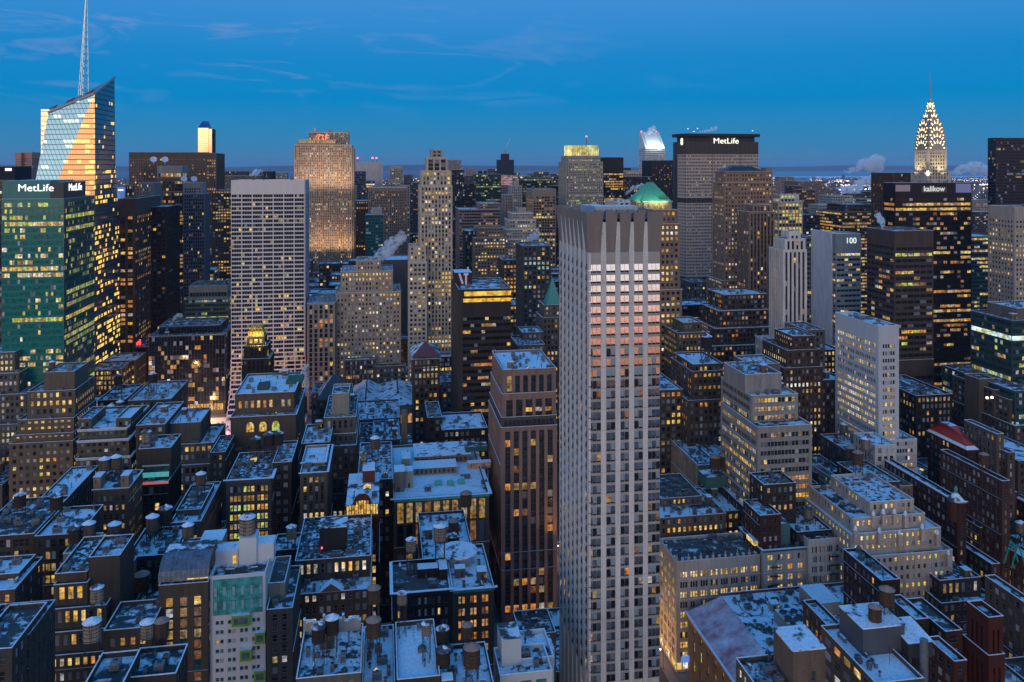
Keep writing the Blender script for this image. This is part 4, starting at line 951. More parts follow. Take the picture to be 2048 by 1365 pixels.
# grand brown building
b8 = bld('brown_skyscraper','tall brown brick skyscraper with black mansard roof and arched top windows',T,S('punch',wall=(0.30,0.205,0.155),lit=.38,cols='YWPY',bay=3.0,fl=3.9,blind=.25,corn=(1.2,.6)),[(1444,1550,688,36,560),(1448,1546,690,26,365),(1451,1545,692,23,343,dict(tb=3,lit=.2))],nick='the brown skyscraper',finish=False)
Y=693; zb_=ZZ(343,PX(1490,Y),Y); zt_=ZZ(333,PX(1490,Y),Y); mm=MB(); bs=mat_plain((0.02,0.022,0.03),.4,name='slate')
x1,x2,x3,x4=PX(1450,Y),PX(1528,Y),PX(1472,Y),PX(1510,Y)
mm.quad((x1,Y,zb_),(x2,Y,zb_),(x4,Y+7,zt_),(x3,Y+7,zt_),bs); mm.quad((x2,Y,zb_),(x2,Y+20,zb_),(x4,Y+13,zt_),(x4,Y+7,zt_),bs)
mm.quad((x1,Y+20,zb_),(x1,Y,zb_),(x3,Y+7,zt_),(x3,Y+13,zt_),bs); mm.quad((x3,Y+7,zt_),(x4,Y+7,zt_),(x4,Y+13,zt_),(x3,Y+13,zt_),SNOW_T); mm.quad((x2,Y+20,zb_),(x1,Y+20,zb_),(x3,Y+13,zt_),(x4,Y+13,zt_),bs)
b8.part(mm,'mansard_roof'); m9=MB(); m9.box(PX(1532,Y),PX(1544,Y),Y,Y+10,zb_-1,ZZ(336,x2,Y),mat_wall((.3,.22,.17))); b8.part(m9,'bulkhead'); b8.finish()
bld('brown_wing_tower','brown brick wing tower with tall dark windows at the foot of the brown skyscraper',T,S('pier',wall=(0.26,0.18,0.14),lit=.18,cols='YW',bay=3.2,sp=(0.12,0.09,0.08)),[(1498,1550,640,24,424),(1506,1542,643,16,410)],n=1)
bld('green_lit_block','grey block whose top floors glow yellow green behind the brown skyscraper',T,S('punch',wall=(0.40,0.38,0.37),lit=.9,cols='GYG',bay=4.2,fl=3.9,sh=1.0,pw=1.2),[(1556,1606,870,22,405),(1560,1598,872,18,389,dict(wall=(.5,.5,.52),lit=.8))],n=1)
bld('far_brown_block','wide low brown block far off with steam beside it',T,S('punch',wall=(0.24,0.19,0.17),lit=.06,bay=4),[(1596,1652,1600,60,363)])
bld('pale_double_slab','pale grey pair of slabs beneath the steam plumes',T,S('punch',wall=(0.40,0.41,0.43),lit=.04,bay=4),[(1638,1672,1120,30,410),(1665,1706,1150,40,392)])
bld('navy_block','dark navy block left of the numbered tower',T,S('ribbon',wall=(0.05,0.06,0.075),lit=.15,cols='yW'),[(1612,1640,930,40,430)],n=1)
bld('amber_strip_block','dark brown block with amber strips before the black glass tower',T,S('ribbon',wall=(0.13,0.10,0.08),lit=.6,cols='YOy',bay=3.2),[(1684,1760,900,60,424),(1690,1752,903,40,409,dict(lit=0))],n=2)
bld('brown_rear_block','brown block left of the needle tower behind the black glass tower',T,S('pier',wall=(0.14,0.09,0.08),lit=.1,cols='OY'),[(1786,1836,800,40,346)],seed=9)
# black glass tower with sign
b9 = bld('black_glass_skyscraper','large black glass skyscraper with pale lettering below its flat roof',T,S('ribbon',wall=(0.016,0.014,0.016),glass=mat_glass((0.008,0.008,0.01),.06,.7),lit=.5,cols='YYyOo',bay=3.2,pw=.15,fl=4.1,sh=1.9,tb=13,rough=.25,var=.15,r=.3),[(1790,1943,615,16,366)],n=5,near=False,finish=False,nick='the black glass skyscraper')
fr=((PX(1790,615),615),(1,0),(0,-1)); bx=MB(); u0=PX(1843,615)-PX(1790,615); u1=PX(1893,615)-PX(1790,615); bx.lbox(fr,u0,u1,ZZ(386,280,615)-12,ZZ(375,280,615)-12+1,0,.15,mat_wall((.16,.15,.14)))
X=PX(1865,615); bx=MB(); bx.lbox(fr,u0,u1,ZZ(385.5,X,615),ZZ(374,X,615),0,.15,mat_wall((.15,.15,.15))); b9.part(bx,'sign_board')
letters('kalikow',4.6,b9.root,b9.o,fr,(u0+u1)/2,ZZ(383,X,615),mat_glow((.9,.9,.8),.6,'sign_dim'),bold=.03)
cb=MB(); xr=PX(1943,615); cb.lbox(fr,xr-PX(1790,615)-15,xr-PX(1790,615)-.5,ZZ(386,X,615),ZZ(368,X,615),0,.1,mat_glow((.02,.06,.9),.12,'blue_glow')); cb.lbox(fr,.5,14,ZZ(383,X,615),ZZ(370,X,615),0,.1,mat_glow((.6,.12,.10),.09,'red_glow')); b9.part(cb,'light_panel'); b9.finish()
bld('black_slab_tower','tall black slab tower with sparse lights at the right edge',T,S('ribbon',wall=(0.03,0.026,0.03),glass=mat_glass((0.012,0.012,0.014),.08),lit=.10,cols='oyY',rough=.3,bay=3),[(1992,2070,900,14,276)],n=3)
bld('concrete_grid_tower','pale concrete grid tower with rows of lit square windows at the right edge',T,S('punch',wall=(0.42,0.37,0.34),lit=.42,cols='YYWy',bay=3.1,pw=1.5,sh=2.0,fl=3.8,tb=11,sd=.02,blind=.1),[(2029,2110,560,28,414)],n=3,near=False)
bld('teal_row_tower','dark teal tower with lit rows between the black glass skyscraper and the concrete grid tower',T,S('ribbon',wall=(0.02,0.06,0.065),lit=.5,cols='GYY',glass=mat_glass((0.01,0.025,0.03))),[(1942,2000,700,40,473)],n=2)
b10 = bld('numbered_tower','grey tower with a blank white side and illuminated number at its top',T,S('ribbon',wall=(0.24,0.28,0.29),lit=.35,cols='YYW',bay=3.1,fl=3.9,sh=2.2,tb=15),[(1672,1722,565,16,468,dict(lit=.35))],near=False,finish=False,nick='the numbered tower')
Y=570; b10.tier(PX(1663,Y),PX(1671.5,Y),Y,Y+30,0,ZZ(466,PX(1667,Y),Y),S('punch',wall=(.55,.55,.58),blank=True) if False else S('punch',wall=(.52,.52,.56)),False,'s',blank=True)
b10.tier(PX(1671.6,581),PX(1722,581),581,615,0,ZZ(470,PX(1690,581),581),S('punch',wall=(.3,.33,.34)),False,'s',blank=True)
fr=((PX(1672,565),565),(1,0),(0,-1)); letters('100',4.4,b10.root,b10.o,fr,PX(1702,565)-PX(1672,565),ZZ(487,PX(1700,565),565),mat_glow((.85,1,.95),.9,'sign_white'),bold=.01)
b10.finish()
bld('ribbed_dark_tower','massive dark brown tower with horizontal bands in front of the black glass skyscraper',T,S('ribbon',wall=(0.115,0.085,0.08),lit=.28,cols='OYyoG',bay=4.4,pw=.35,fl=4.0,sh=1.9,tb=11,glass=mat_glass((0.02,0.02,0.026),.08)),[(1788,1868,485,32,720),(1789,1867,486,31,462)],n=6,near=False,nick='the dark banded tower')
b11 = bld('stripe_tower','white tower of black vertical stripes with a stepped crown',T,S('pier',wall=(0.62,0.58,0.55),lit=.06,cols='YyP',bay=2.9,pw=1.5,fl=3.8,sh=.35,tb=1.6,r=.8,sd=.5,sp=(.12,.10,.10),glass=mat_glass((0.012,0.012,0.014))),
   [(1552,1620,497,30,690,dict(bay=3.4,sh=1.7,sp=(.5,.47,.45),lit=.4)),(1566,1614,500,20,500,dict(bay=2.9)),(1570,1611,502,16,478),(1578,1601,504,11,463,dict(tb=3))],near=False,nick='the white striped tower',n=2)
bld('glass_slab_tower','plain teal grey block behind the white striped tower',T,S('ribbon',wall=(0.13,0.16,0.17),lit=.2),[(1612,1632,600,30,474)])
# white ribbon block
b12 = bld('white_ribbon_block','white concrete office block with long lit window strips and blank top',T,S('ribbon',wall=(0.50,0.52,0.55),lit=.7,cols='YYWy',bay=1.6,pw=.4,pd=.1,fl=3.75,sh=1.75,tb=9.5,ew=2.2,r=.4,blind=.35,rough=.6,var=.08),
   [(1757,1836,372,14,940,dict(tb=1)),(1758,1834,375,36,880,dict(tb=1.2)),(1757,1798,378,40,652)],faces='sw',near=True,n=4,nick='the white ribbon block')
b13 = bld('white_step_building','pale concrete stepped office building with snowy terraces and ribbon windows','office building',S('ribbon',wall=(0.31,0.30,0.30),lit=.36,cols='YyPO',bay=1.7,pw=.22,pd=.16,fl=4.0,sh=1.9,tb=2.4,ew=1.4,r=.4,blind=.15),
   [(1515,1624,340,40,852,dict(tb=3)),(1503,1596,350,34,790,dict(tb=1.4)),(1490,1563,356,24,748,dict(blank=True))],near=True,n=5,nick='the pale stepped building',faces='sw')
b14 = bld('green_band_building','dark green glass stepped office building with a bright white lit floor','office building',S('ribbon',wall=(0.035,0.075,0.075),glass=mat_glass((0.015,0.04,0.042),.1),lit=.5,cols='CGcYg',bay=2.2,pw=.12,fl=4.0,sh=1.7,rough=.35,tb=1.5),
   [(2030,2120,400,60,780),(2024,2110,420,34,640),(2034,2120,424,24,616,dict(wall=(.22,.2,.2),blank=True))],near=False,n=6,nick='the dark green stepped building')
# ------------------------------------------------------------------ middle distance, centre and left
bld('big_beige_block','wide beige masonry block of setbacks with a grid of lit windows',T,S('punch',wall=(0.40,0.33,0.27),lit=.42,cols='YWWPy',bay=2.9,pw=1.5,fl=3.75,sh=1.9,r=.3,blind=.45,sd=.04),
   [(671,802,700,50,585,dict(lit=.5)),(681,786,704,42,543),(712,762,708,30,521,dict(tb=2))],n=5,nick='the big beige block')
bld('column_front_block','grey stone block with tall columns of dark windows left of the big beige block',T,S('pier',wall=(0.30,0.27,0.24),lit=.28,cols='YyO',bay=4.4,pw=1.8,sh=.8,fl=4,r=.7),[(614,670,690,50,607)],n=3)
bld('blank_grey_slab','blank grey slab wall behind the big beige block',T,S('punch',wall=(0.23,0.21,0.21),lit=.05),[(770,818,790,40,520,dict(blank=True))])
bld('green_glass_mid','grey green glass mid-rise with snowy roof left of the white slab',T,S('ribbon',wall=(0.20,0.22,0.21),lit=.55,cols='GGYc',bay=2.6,sh=1.6,tb=1,glass=mat_glass((0.02,0.05,0.05))),[(370,458,760,40,598),(378,455,764,34,572,dict(wall=(.33,.31,.3),tb=6,lit=0))],n=6,nick='the grey green mid-rise')
bld('dark_gridded_block','wide dark glass block with a fine pale grid opposite the park',T,S('curtain',wall=(0.12,0.13,0.14),sp=(0.02,0.022,0.025),glass=mat_glass((0.012,0.014,0.018),.06,.8),lit=.16,cols='WYyO',bay=2.4,pw=.16,sh=.5,fl=3.9,sd=.0,r=.2),[(297,450,705,50,671),(318,440,715,36,652,dict(wall=(.1,.12,.14),lit=.02))],n=5,nick='the dark gridded block')
bg = bld('gold_crown_tower','black brick tower with a floodlit gold gothic crown',T,S('pier',wall=(0.05,0.04,0.035),lit=.25,cols='YPW',bay=2.8,sp=(.04,.03,.03)),[(483,540,575,22,718),(488,535,578,18,692),(494,529,580,14,674)],near=False,finish=False,nick='the gold crowned black tower')
gm = mat_plain((0.55,0.36,0.08),.45,.3,'gilded_stone')
for (pa,pb,Y,y0,y1) in ((496,527,581,674,664),(500,523,583,664,656)):
    g=MB(); x0,x1=PX(pa,Y),PX(pb,Y); g.box(x0,x1,Y,Y+10,ZZ(y0,x0,Y)-1,ZZ(y1,x0,Y),gm); n=5
    for k in range(n):
        cx=x0+(x1-x0)*(k+.5)/n
        for yy in (Y,Y+10): g.cyl(cx,yy,ZZ(y1,x0,Y)-2,ZZ(y1,x0,Y)+2.4,.55,.05,4,gm)
    bg.part(g,'gilded_crown')
for pa,yy,hh in ((486,578,704),(536,578,704),(484,575,722),(539,575,722),(492,580,690),(531,580,690)):
    g=MB(); x=PX(pa,yy); g.cyl(x,yy+.5,ZZ(hh+8,x,yy),ZZ(hh-6,x,yy),.9,.1,6,gm); bg.part(g,'pinnacle')
bg.finish(); spot('floodlight',(PX(505,571),570,ZZ(690,PX(505,571),571)),(PX(511,583),583,ZZ(664,PX(511,583),583)),9000,(1,.8,.25),100,rad=.6)
spot('floodlight',(PX(520,571),570,ZZ(700,PX(505,571),571)),(PX(515,583),583,ZZ(664,PX(511,583),583)),7000,(1,.75,.2),100,rad=.6)
# dark brown tower with yellow top rows
bh = bld('dark_bronze_tower','dark bronze tower with two bright yellow glass floors at its top',T,S('ribbon',wall=(0.055,0.045,0.045),lit=.22,cols='OYOy',bay=2.2,pw=.12,pd=.1,fl=4.0,sh=2.1,tb=17,r=.3,ew=.3,glass=mat_glass((0.012,0.012,0.014),.08)),[(918,1022,478,48,578)],near=False,n=9,finish=False,nick='the dark bronze tower',faces='s')
Y=478; x0,x1=PX(918,Y),PX(1022,Y); fr=((x0,Y),(1,0),(0,-1)); X=(x0+x1)/2; yb=MB(); ym=mat_lit((1.0,.56,.02),1.15,scale=.35,lo=.6)
yb.lbox(fr,(x1-x0)*.10,x1-x0-.05,ZZ(592,X,Y),ZZ(583,X,Y),-.2,.12,ym); yb.lbox(fr,(x1-x0)*.08,x1-x0-.05,ZZ(604,X,Y),ZZ(597,X,Y),-.2,.12,ym)
bh.part(yb,'lit_floor'); bw=MB(); zz=ZZ(580,X,Y); bw.box(x0-.6,x0+(x1-x0)*.07,Y-.6,Y+48,0,zz,mat_wall((.06,.05,.048),.6,.1)); bw.box(x0-.6,x0-.5,Y,Y+1,0,1,DARK); bh.part(bw,'blank_pier')
xs=PX(882,525); 
rb=MB(); red=mat_wall((.075,.016,.02),.6,.1); rb.box(x0-.4,x0+10.6,Y+24,Y+40,zz-1,ZZ(546,x0,Y+24),red,top=SNOWCAP); bh.part(rb,'sign_box')
sg=MB(); wh=mat_plain((.75,.68,.72),.6); zq=ZZ(574,x0,Y+24)
f3=((x0-.4,Y+24),(1,0),(0,-1))
for (u,v,z0,z1) in ((5.6,8.6,7.0,8.4),(6.5,7.7,1.2,7.0)): sg.lbox(f3,u,v,zq+z0,zq+z1,0,.12,wh)
for k in range(5):
    sg.lbox(f3,2.4+k*.45,3.7+k*.45,zq+7.0-k*1.35,zq+8.4-k*1.35,0,.12+.004*k,wh)
bh.part(sg,'sign_symbol'); bh.finish()
# blue mirrored corner tower of pink granite
bp = bld('pink_granite_tower','pink granite office tower with dark glass bays and snowy ledges beside the pale tower',T,S('pier',wall=(0.27,0.185,0.165),lit=.20,cols='Ooyy',bay=4.2,pw=1.5,fl=4.0,sh=.7,sd=.35,r=.7,sp=(0.05,0.04,0.04),blind=.03,glass=mat_glass((0.03,0.035,0.045),.06,.8),ew=1.2),
    [(1002,1114,362,44,853,dict(tb=2)),(1003,1113,363,42,833,dict(bay=2,pw=.2,sh=.6,bb=1,lit=.12,wall=(.12,.12,.13))),(1004,1112,364,40,786,dict(tb=3,sh=1.8,lit=.4,cols='YYO')),(1006,1112,366,38,738,dict(sh=.4,bay=3.7,tb=3,lit=.02,fl=9))],near=True,n=9,nick='the pink granite tower',faces='sw',bcol=(.3,.24,.22))
for _b in Bld.ALL:
    if _b.nick == 'the dark gridded block':
        _m = MB(); _x0, _x1 = _b.foot[0][0], _b.foot[0][1]
        for _k in range(22): _m.box(_x0+1+_k*(_x1-_x0-2)/22, _x0+1+(_k+.8)*(_x1-_x0-2)/22, 704.4, 704.9, 4, 9.5, LIT['O' if _k % 3 else 'Y'])
        _b.part(_m, 'lit_shop_floor')

# layered towers far behind, each one its own
_r = random.Random(91)
_cols = [((.13,.10,.09),'brown'),((.05,.05,.055),'black'),((.24,.22,.21),'grey'),((.34,.31,.28),'pale'),((.10,.13,.13),'green grey'),((.19,.12,.10),'red brown')]
_seen = set()
_spots = [(436,470,352),(520,548,350),(548,574,346),(560,590,362),(640,668,402),(706,724,352),(728,750,362),(800,820,372),(808,826,350),(826,842,366),(902,916,352),(914,934,360),(958,980,342),(976,1000,338),(1020,1040,346),(1030,1060,352),(1058,1076,348),(1072,1098,344),(1092,1112,354),(1104,1124,348),(1118,1136,360),(1196,1212,338),(1244,1262,336),(1250,1282,352),(1284,1304,340),(1296,1316,350),(1520,1552,372),(1560,1590,354),(1586,1604,372),(1604,1630,380),(1630,1650,392),(1650,1672,376),(1676,1700,402),(1700,1730,388),(1720,1748,398),(1740,1770,384),(1756,1790,394),(1946,1976,400),(1950,1990,424),(232,258,390),(60,84,372),(36,60,366)]
for _i, (_a, _c, _t) in enumerate(_spots):
    _col, _cn = _r.choice(_cols); _Y = 1250+_r.uniform(0, 1)*700+(500 if _t < 350 else 0); _m = (_a+_c)/2
    _nb = min((q for q in Bld.ALL if q.label.count(' ') > 3 and not q.label.startswith('distant')), key=lambda q: abs(PIX((q.foot[0][0]+q.foot[0][1])/2, q.foot[0][2], 150)[0]-_m) if q.foot else 1e9)
    _px = PIX((_nb.foot[0][0]+_nb.foot[0][1])/2, _nb.foot[0][2], 150)[0]
    _lab = 'distant %s tower %s the %s' % (_cn, 'left of' if _m < _px-8 else ('right of' if _m > _px+8 else 'behind'), ' '.join(_nb.label.split()[:6]))
    while _lab in _seen: _lab = _lab.replace('distant ', 'distant '+_r.choice(('slim ','plain ','low ','narrow ','blunt '))) if _lab.count(' ') < 12 else _lab+' too'
    _seen.add(_lab)
    bld('distant_tower', _lab, T, S(_r.choice(('punch','pier','ribbon')), wall=_col, lit=_r.choice((.08,.2,.4)), cols=_r.choice(('Yy','yO','YWC')), bay=4, fl=4.2, **{'ph':.8}), [(_a, _c, _Y, 30, _t)], n=1, group='distant towers behind the midtown blocks')

for _b in Bld.ALL:
    if _b.label.startswith('dark brown tower with vertical rows'):
        _x1 = _b.foot[0][1]; _m = MB(); _rd = mat_glow((1,.03,.02),3.5,'sign_red'); _f = ((_x1,770),(0,1),(1,0))
        for _u, _z, _w, _h in ((4,46,5,2.4),(12,44,3,5),(24,40,8,1.6),(10,12,10,3),(30,9,14,2),(50,10,8,4)): _m.lbox(_f,_u,_u+_w,_z,_z+_h,0,.8,_rd)
        _b.part(_m,'neon_sign')
# ------------------------------------------------------------------ the old blocks near by
LB = 'building'
LO = (0.20,0.155,0.13); BE = (0.33,0.28,0.235); GB = (0.15,0.14,0.145); RB = (0.15,0.045,0.035); RB2 = (0.11,0.05,0.04)
near = dict(ph=1.1)
NP = S('punch',bay=2.8,pw=1.2,sh=1.65,r=.35,blind=.45,frame=(0.22,0.21,0.2),ph=1.1)
def dk(d):
    for q in ('wall','sp'):
        if d.get(q) and max(d[q]) < .45: d[q] = tuple(c*DKF for c in d[q])
    return d
DKF = 0.62
def SP(**k): d = dict(NP); d.update(k); return dk(d)
NL = S('loft',r=.4,blind=.35,frame=(0.12,0.11,0.11),ph=1.1)
def SL(**k): d = dict(NL); d.update(k); return dk(d)
TANKS = []   # (px, Y, z, radius, legs, kind, label)
def zr(b, i=-1): return b.tops[i][4]
# --- left
b = bld('grey_office_building','grey stone stepped building with lit ledge at the left edge',LB,SP(wall=(0.26,0.26,0.27),bay=2.6,lit=.4,cols='YWP',tb=1.5),[(-60,62,535,40,850),(-60,52,541,34,790),(-60,38,547,28,748),(-60,30,553,22,706)],n=2)
bld('tall_grey_slab','tall plain grey slab cut by the left edge',LB,SP(wall=(0.24,0.23,0.25),lit=.05,cols='oP'),[(-60,17,600,20,548)],near=False)
b = bld('beige_stepped_tower','beige brick stepped tower with many square yellow windows and snowy setbacks',LB,SP(wall=(0.33,0.27,0.22),lit=.5,cols='YYYO',bay=3.35,pw=1.7,fl=4.05,sh=2.0,tb=1.2),
   [(18,146,480,44,885,dict(lit=.6)),(25,147,483,40,868),(35,148,486,36,838),(54,150,490,32,782,dict(lit=.7)),(88,149,494,22,744,dict(blank=True))],n=3,nick='the beige stepped tower')
TANKS += [(104,500,zr(b),2.2,1,0,'squat wooden tank beside the top block of the beige stepped tower')]
b = bld('turreted_building','tan brick building with snowy scalloped setbacks right of the beige stepped tower',LB,SP(wall=(0.27,0.22,0.18),lit=.3,cols='YWCy',bay=2.9,corn=(1.0,.45),cornc=(.5,.47,.45)),
   [(152,262,440,52,915),(154,258,444,46,880),(156,254,448,40,858)],n=3,nick='the turreted building')
for pa,pb,yt in ((156,183,838),(232,262,836)):
    b = bld('corner_turret_house','square brick stair tower %s on the turreted building' % ('on the west end' if pa < 200 else 'on the east end'),'tower',SP(wall=(0.27,0.22,0.18),lit=0,tb=2),[(pa,pb,453,22,yt)],near=False)
b = bld('dark_tank_building','dark brick building crowded with water tanks near the park',LB,SP(wall=(0.06,0.05,0.05),lit=.08),[(195,252,520,34,800)],n=4,nick='the dark tank building')
TANKS += [(237,530,zr(b),3.1,3,1,'tall dark cylindrical tank on the dark building near the park'),(222,500,60,2.8,2,0,'water tank with snowy cone right of the beige stepped tower, western of two'),(240,500,62,2.8,2,0,'water tank with snowy cone right of the beige stepped tower, eastern of two')]
b = bld('tan_tank_building','tan building with a tall dark tank opposite the park',LB,SP(wall=(0.20,0.155,0.12),lit=.35,cols='YWP',bay=2.8),[(256,342,500,42,800)],n=7,nick='the tan building by the park')
TANKS += [(305,515,zr(b),3.0,3,1,'tall dark tank with conical top on the tan building by the park')]
b = bld('tan_side_building','low tan building with plain windows before the park',LB,SP(wall=(0.19,0.15,0.12),lit=.3,cols='YW'),[(272,330,440,40,850)],n=3,near=True)
b = bld('flat_grey_building','grey building with a broad flat snowy roof block left of the pink lit rink',LB,SP(wall=(0.24,0.22,0.21),lit=.4,cols='YWy',bay=3,fl=4.2),[(340,432,440,38,930),(341,428,444,32,888),(340,401,448,26,846,dict(blank=True))],n=4,nick='the flat topped grey building')
b = bld('sliver_building','narrow building with a snowy strip roof left of the arched window building',LB,SP(wall=(0.20,0.16,0.12),lit=.35),[(420,450,415,25,905)],n=1,near=True)
# black glass hotel with the open top box
b = bld('black_glass_hotel','black glass hotel with a blank brick top and a lit glazed terrace','hotel',S('pier',wall=(0.035,0.03,0.03),lit=.08,cols='oGY',bay=2.4,pw=.5,sh=.3,fl=3.6,r=.5,tb=2,frame=(.05,.05,.05),glass=mat_glass((0.012,0.014,0.018),.08)),[(268,336,372,24,966)],near=True,n=0,finish=False,nick='the black glass hotel')
Y=372; z0=ZZ(966,PX(300,Y),Y); 
b.tier(PX(270,Y),PX(336,Y),Y+5,Y+23,z0-.9,ZZ(905,PX(300,Y),Y),SP(wall=(0.13,0.10,0.09)),False,'se',blank=True)
m=MB(); fr=((PX(270,Y),Y+5),(1,0),(0,-1)); L=PX(336,Y)-PX(270,Y)
m.lbox(fr,L*.12,L*.96,z0+.5,z0+5.5,0,.3,mat_glass((.04,.1,.1),.2)); m.lbox(fr,L*.12,L*.96,z0+5.5,z0+6,0,.5,mat_plain((.5,.5,.5)))
for k in range(22): m.lbox(fr,L*(.13+.82*k/22),L*(.13+.82*k/22)+.35,z0+.6,z0+2.8,.3,.4,mat_glow((.1,.75,.7),.5,'teal_light'))
b.part(m,'lit_terrace'); m=MB(); m.box(PX(268,Y)-.2,PX(336,Y)+.2,Y-.3,Y+.1,z0-.7,z0+.35,mat_glow((1,.22,.14),.35,'neon')); b.part(m,'pink_ledge_light')
b.clutter(5); b.finish()
TANKS += [(293,383,zr(b,1),2.7,1,2,'pale wooden tank with flat snowy top on the black glass hotel')]
# long roofs
b = bld('long_brown_building','long brown brick building with a narrow snowy strip roof',LB,SP(wall=(0.115,0.075,0.06),lit=.03,ph=.9),[(75,133,385,40,1000)],n=8,near=True,nick='the long brown building')
b = bld('twin_turret_building','narrow beige building with two square turrets and rows of lit windows',LB,SP(wall=(0.25,0.20,0.165),lit=.5,cols='YYy',bay=2.6,pw=1.2,sh=1.7,tb=3,corn=(.8,.4)),[(186,257,352,20,978)],n=4,nick='the twin turret building',near=True)
z=zr(b); 
for pa,pb in ((186,201),(241,257)):
    b2=MB(); Y=352; b2.box(PX(pa,Y),PX(pb,Y),Y+.2,Y+6,z+.9,z+6,mat_wall((0.25,0.20,0.165))); b2.box(PX(pa,Y)-.1,PX(pb,Y)+.1,Y+.1,Y+6.1,z+6,z+6.2,SNOWCAP,bottom=True); b2.box((PX(pa,Y)+PX(pb,Y))/2-.7,(PX(pa,Y)+PX(pb,Y))/2-.3,Y+.12,Y+.3,z+3.5,z+4.8,DARK); b.part(b2,'corner_turret')
TANKS += [(209,363,z,2.9,2,0,'wooden water tank on the twin turret building, western of two'),(232,365,z,2.9,2,0,'wooden water tank on the twin turret building, eastern of two')]
b = bld('west_corner_loft','dark brown loft building at the left edge with sparse amber windows',LB,SL(wall=(0.13,0.10,0.085),lit=.14,cols='yOW'),[(-60,68,305,33,1072)],n=9,near=True,nick='the dark loft at the left edge')
TANKS += [(40,322,zr(b),2.6,2,1,'dark water tank standing on the loft at the left edge')]
b = bld('snowy_corner_loft','brown loft with a wide clean snow roof left of the twin turret building',LB,SL(wall=(0.12,0.095,0.08),lit=.22,cols='Yy'),[(69,160,302,24,1070)],n=4,near=True,nick='the wide snow roofed loft')
TANKS += [(113,316,zr(b),2.8,2,1,'dark tank with snowy lid on the wide snow roofed loft')]
b = bld('small_terrace_building','small building with stepped snowy terraces and a teal glass box',LB,SP(wall=(0.20,0.18,0.17),lit=.5,cols='CYW',bay=2.4),[(340,402,330,40,1045),(352,402,338,26,1020)],n=5,nick='the small terraced building')
TANKS += [(402,350,zr(b),2.6,3,0,'water tank on stilts right of the small terraced building')]
# --- arched window building
AB=(0.28,0.22,0.185)
b = bld('arched_window_building','brown stone club building with three tall yellow arched windows',LB,SP(wall=AB,lit=.12,cols='YO',bay=4.2,pw=2.6,sh=2.6,fl=4.4,tb=1.6,corn=(.8,.5)),[(461,592,440,52,832,dict(tb=16,bay=7)),(470,588,447,42,786,dict(bay=3.2,pw=1.5,lit=.4,cols='OY',tb=4))],n=7,near=True,finish=False,nick='the arched window building')
Y=440; fr=((PX(461,Y),Y),(1,0),(0,-1)); X=PX(526,Y)
for px in (500.5,526,551.5):
    m=MB(); u=PX(px,Y)-PX(461,Y); z0=ZZ(863,X,Y); z1=ZZ(850,X,Y); w=1.85; ly=LIT['G'] if px>550 else LIT['Y']
    m.lbox(fr,u-w-.45,u-w,z0-.4,z1,0,.25,mat_wall(AB)); m.lbox(fr,u+w,u+w+.45,z0-.4,z1,0,.25,mat_wall(AB)); m.lquad(fr,u-w,u+w,z0,z1,.03,ly); P,U,N_=fr
    for k in range(10):
        a=pi*k/10; a2=pi*(k+1)/10
        def q(r,t): return (P[0]+u-r*cos(t),Y-.03,z1+r*sin(t))
        m.poly([(P[0]+u,Y-.03,z1),q(w,a2),q(w,a)][::-1],ly)
        i,o=q(w,a),q(w,a2); m.bar((i[0],Y-.1,i[2]),(o[0],Y-.1,o[2]),.22,mat_wall(AB))
    for k in (-.6,.6): m.lbox(fr,u+k-.08,u+k+.08,z0,z1+1,.03,.12,DARK)
    b.part(m,'arched_window')
m=MB(); x0,x1=PX(505,Y),PX(560,Y); zz=zr(b); m.box(x0,x0+6,Y+16,Y+24,zz,zz+2.6,mat_plain((.03,.06,.05))); m.box(x1,x1+9,Y+26,Y+40,zz,zz+1.6,mat_plain((.03,.10,.04))); b.part(m,'roof_hedge')
b.finish()
# --- centre left
b = bld('blue_grey_loft','blue grey cornice loft building with lit bays and a cluttered roof',LB,SL(wall=(0.12,0.125,0.14),lit=.34,cols='YyOG',bay=5.6,corn=(1.6,1.0),tb=3.2),[(452,543,358,33,958)],n=16,nick='the blue grey loft',near=True)
z=zr(b); TANKS += [(511,383,z,3.0,2,1,'red brown water tank on the blue grey loft, leftmost of three'),(538,387,z,3.1,2,1,'copper topped water tank on the blue grey loft, middle of three'),(556,388,z,3.1,2,1,'copper topped water tank on the blue grey loft, rightmost of three')]
m=MB(); x=PX(500,380); m.box(x,x+3,378,382,z,z+1.1,METAL,skip='t'); m.quad((x,378,z+1.1),(x+3,378,z+1.1),(x+3,382,z+1.5),(x,382,z+1.5),LIT['Y']); b.part(m,'skylight')
bld('blank_side_building','narrow plain brown building right of the blue grey loft',LB,SP(wall=(0.11,0.09,0.085),lit=.02),[(545,583,368,28,925)],n=3,near=True)
b = bld('white_frame_building','pale framed loft with a dark window grid under a brick penthouse',LB,SP(wall=(0.24,0.23,0.22),sp=(.10,.11,.11),lit=.42,cols='YYy',bay=2.35,pw=.9,sh=1.5,tb=2.2,corn=(.7,.6)),[(600,655,352,34,945),(603,650,362,22,925,dict(wall=(.3,.22,.17),tb=.8))],n=2,near=True,nick='the pale framed loft')
bld('brick_penthouse_building','dark building with red brick roof houses behind the pale framed loft',LB,SP(wall=(.13,.07,.055),lit=.05),[(603,660,392,28,886)],n=9,near=True)
b = bld('beige_penthouse_tower','beige building with a tall plain elevator block and snowy scalloped ledges',LB,SP(wall=(0.28,0.24,0.20),lit=.25,cols='OPy',bay=2.9),[(660,713,405,50,892),(650,712,410,44,868),(648,712,414,40,835),(664,698,420,18,787,dict(blank=True,wall=(.27,.28,.24)))],n=3,near=True,nick='the beige penthouse tower')
bld('dark_gable_hall','steep dark slate roofed building left of the library',LB,SP(wall=(0.16,0.13,0.12),lit=.1,ph=.2,cap=False),[(636,700,560,30,800)],near=False,seed=3)
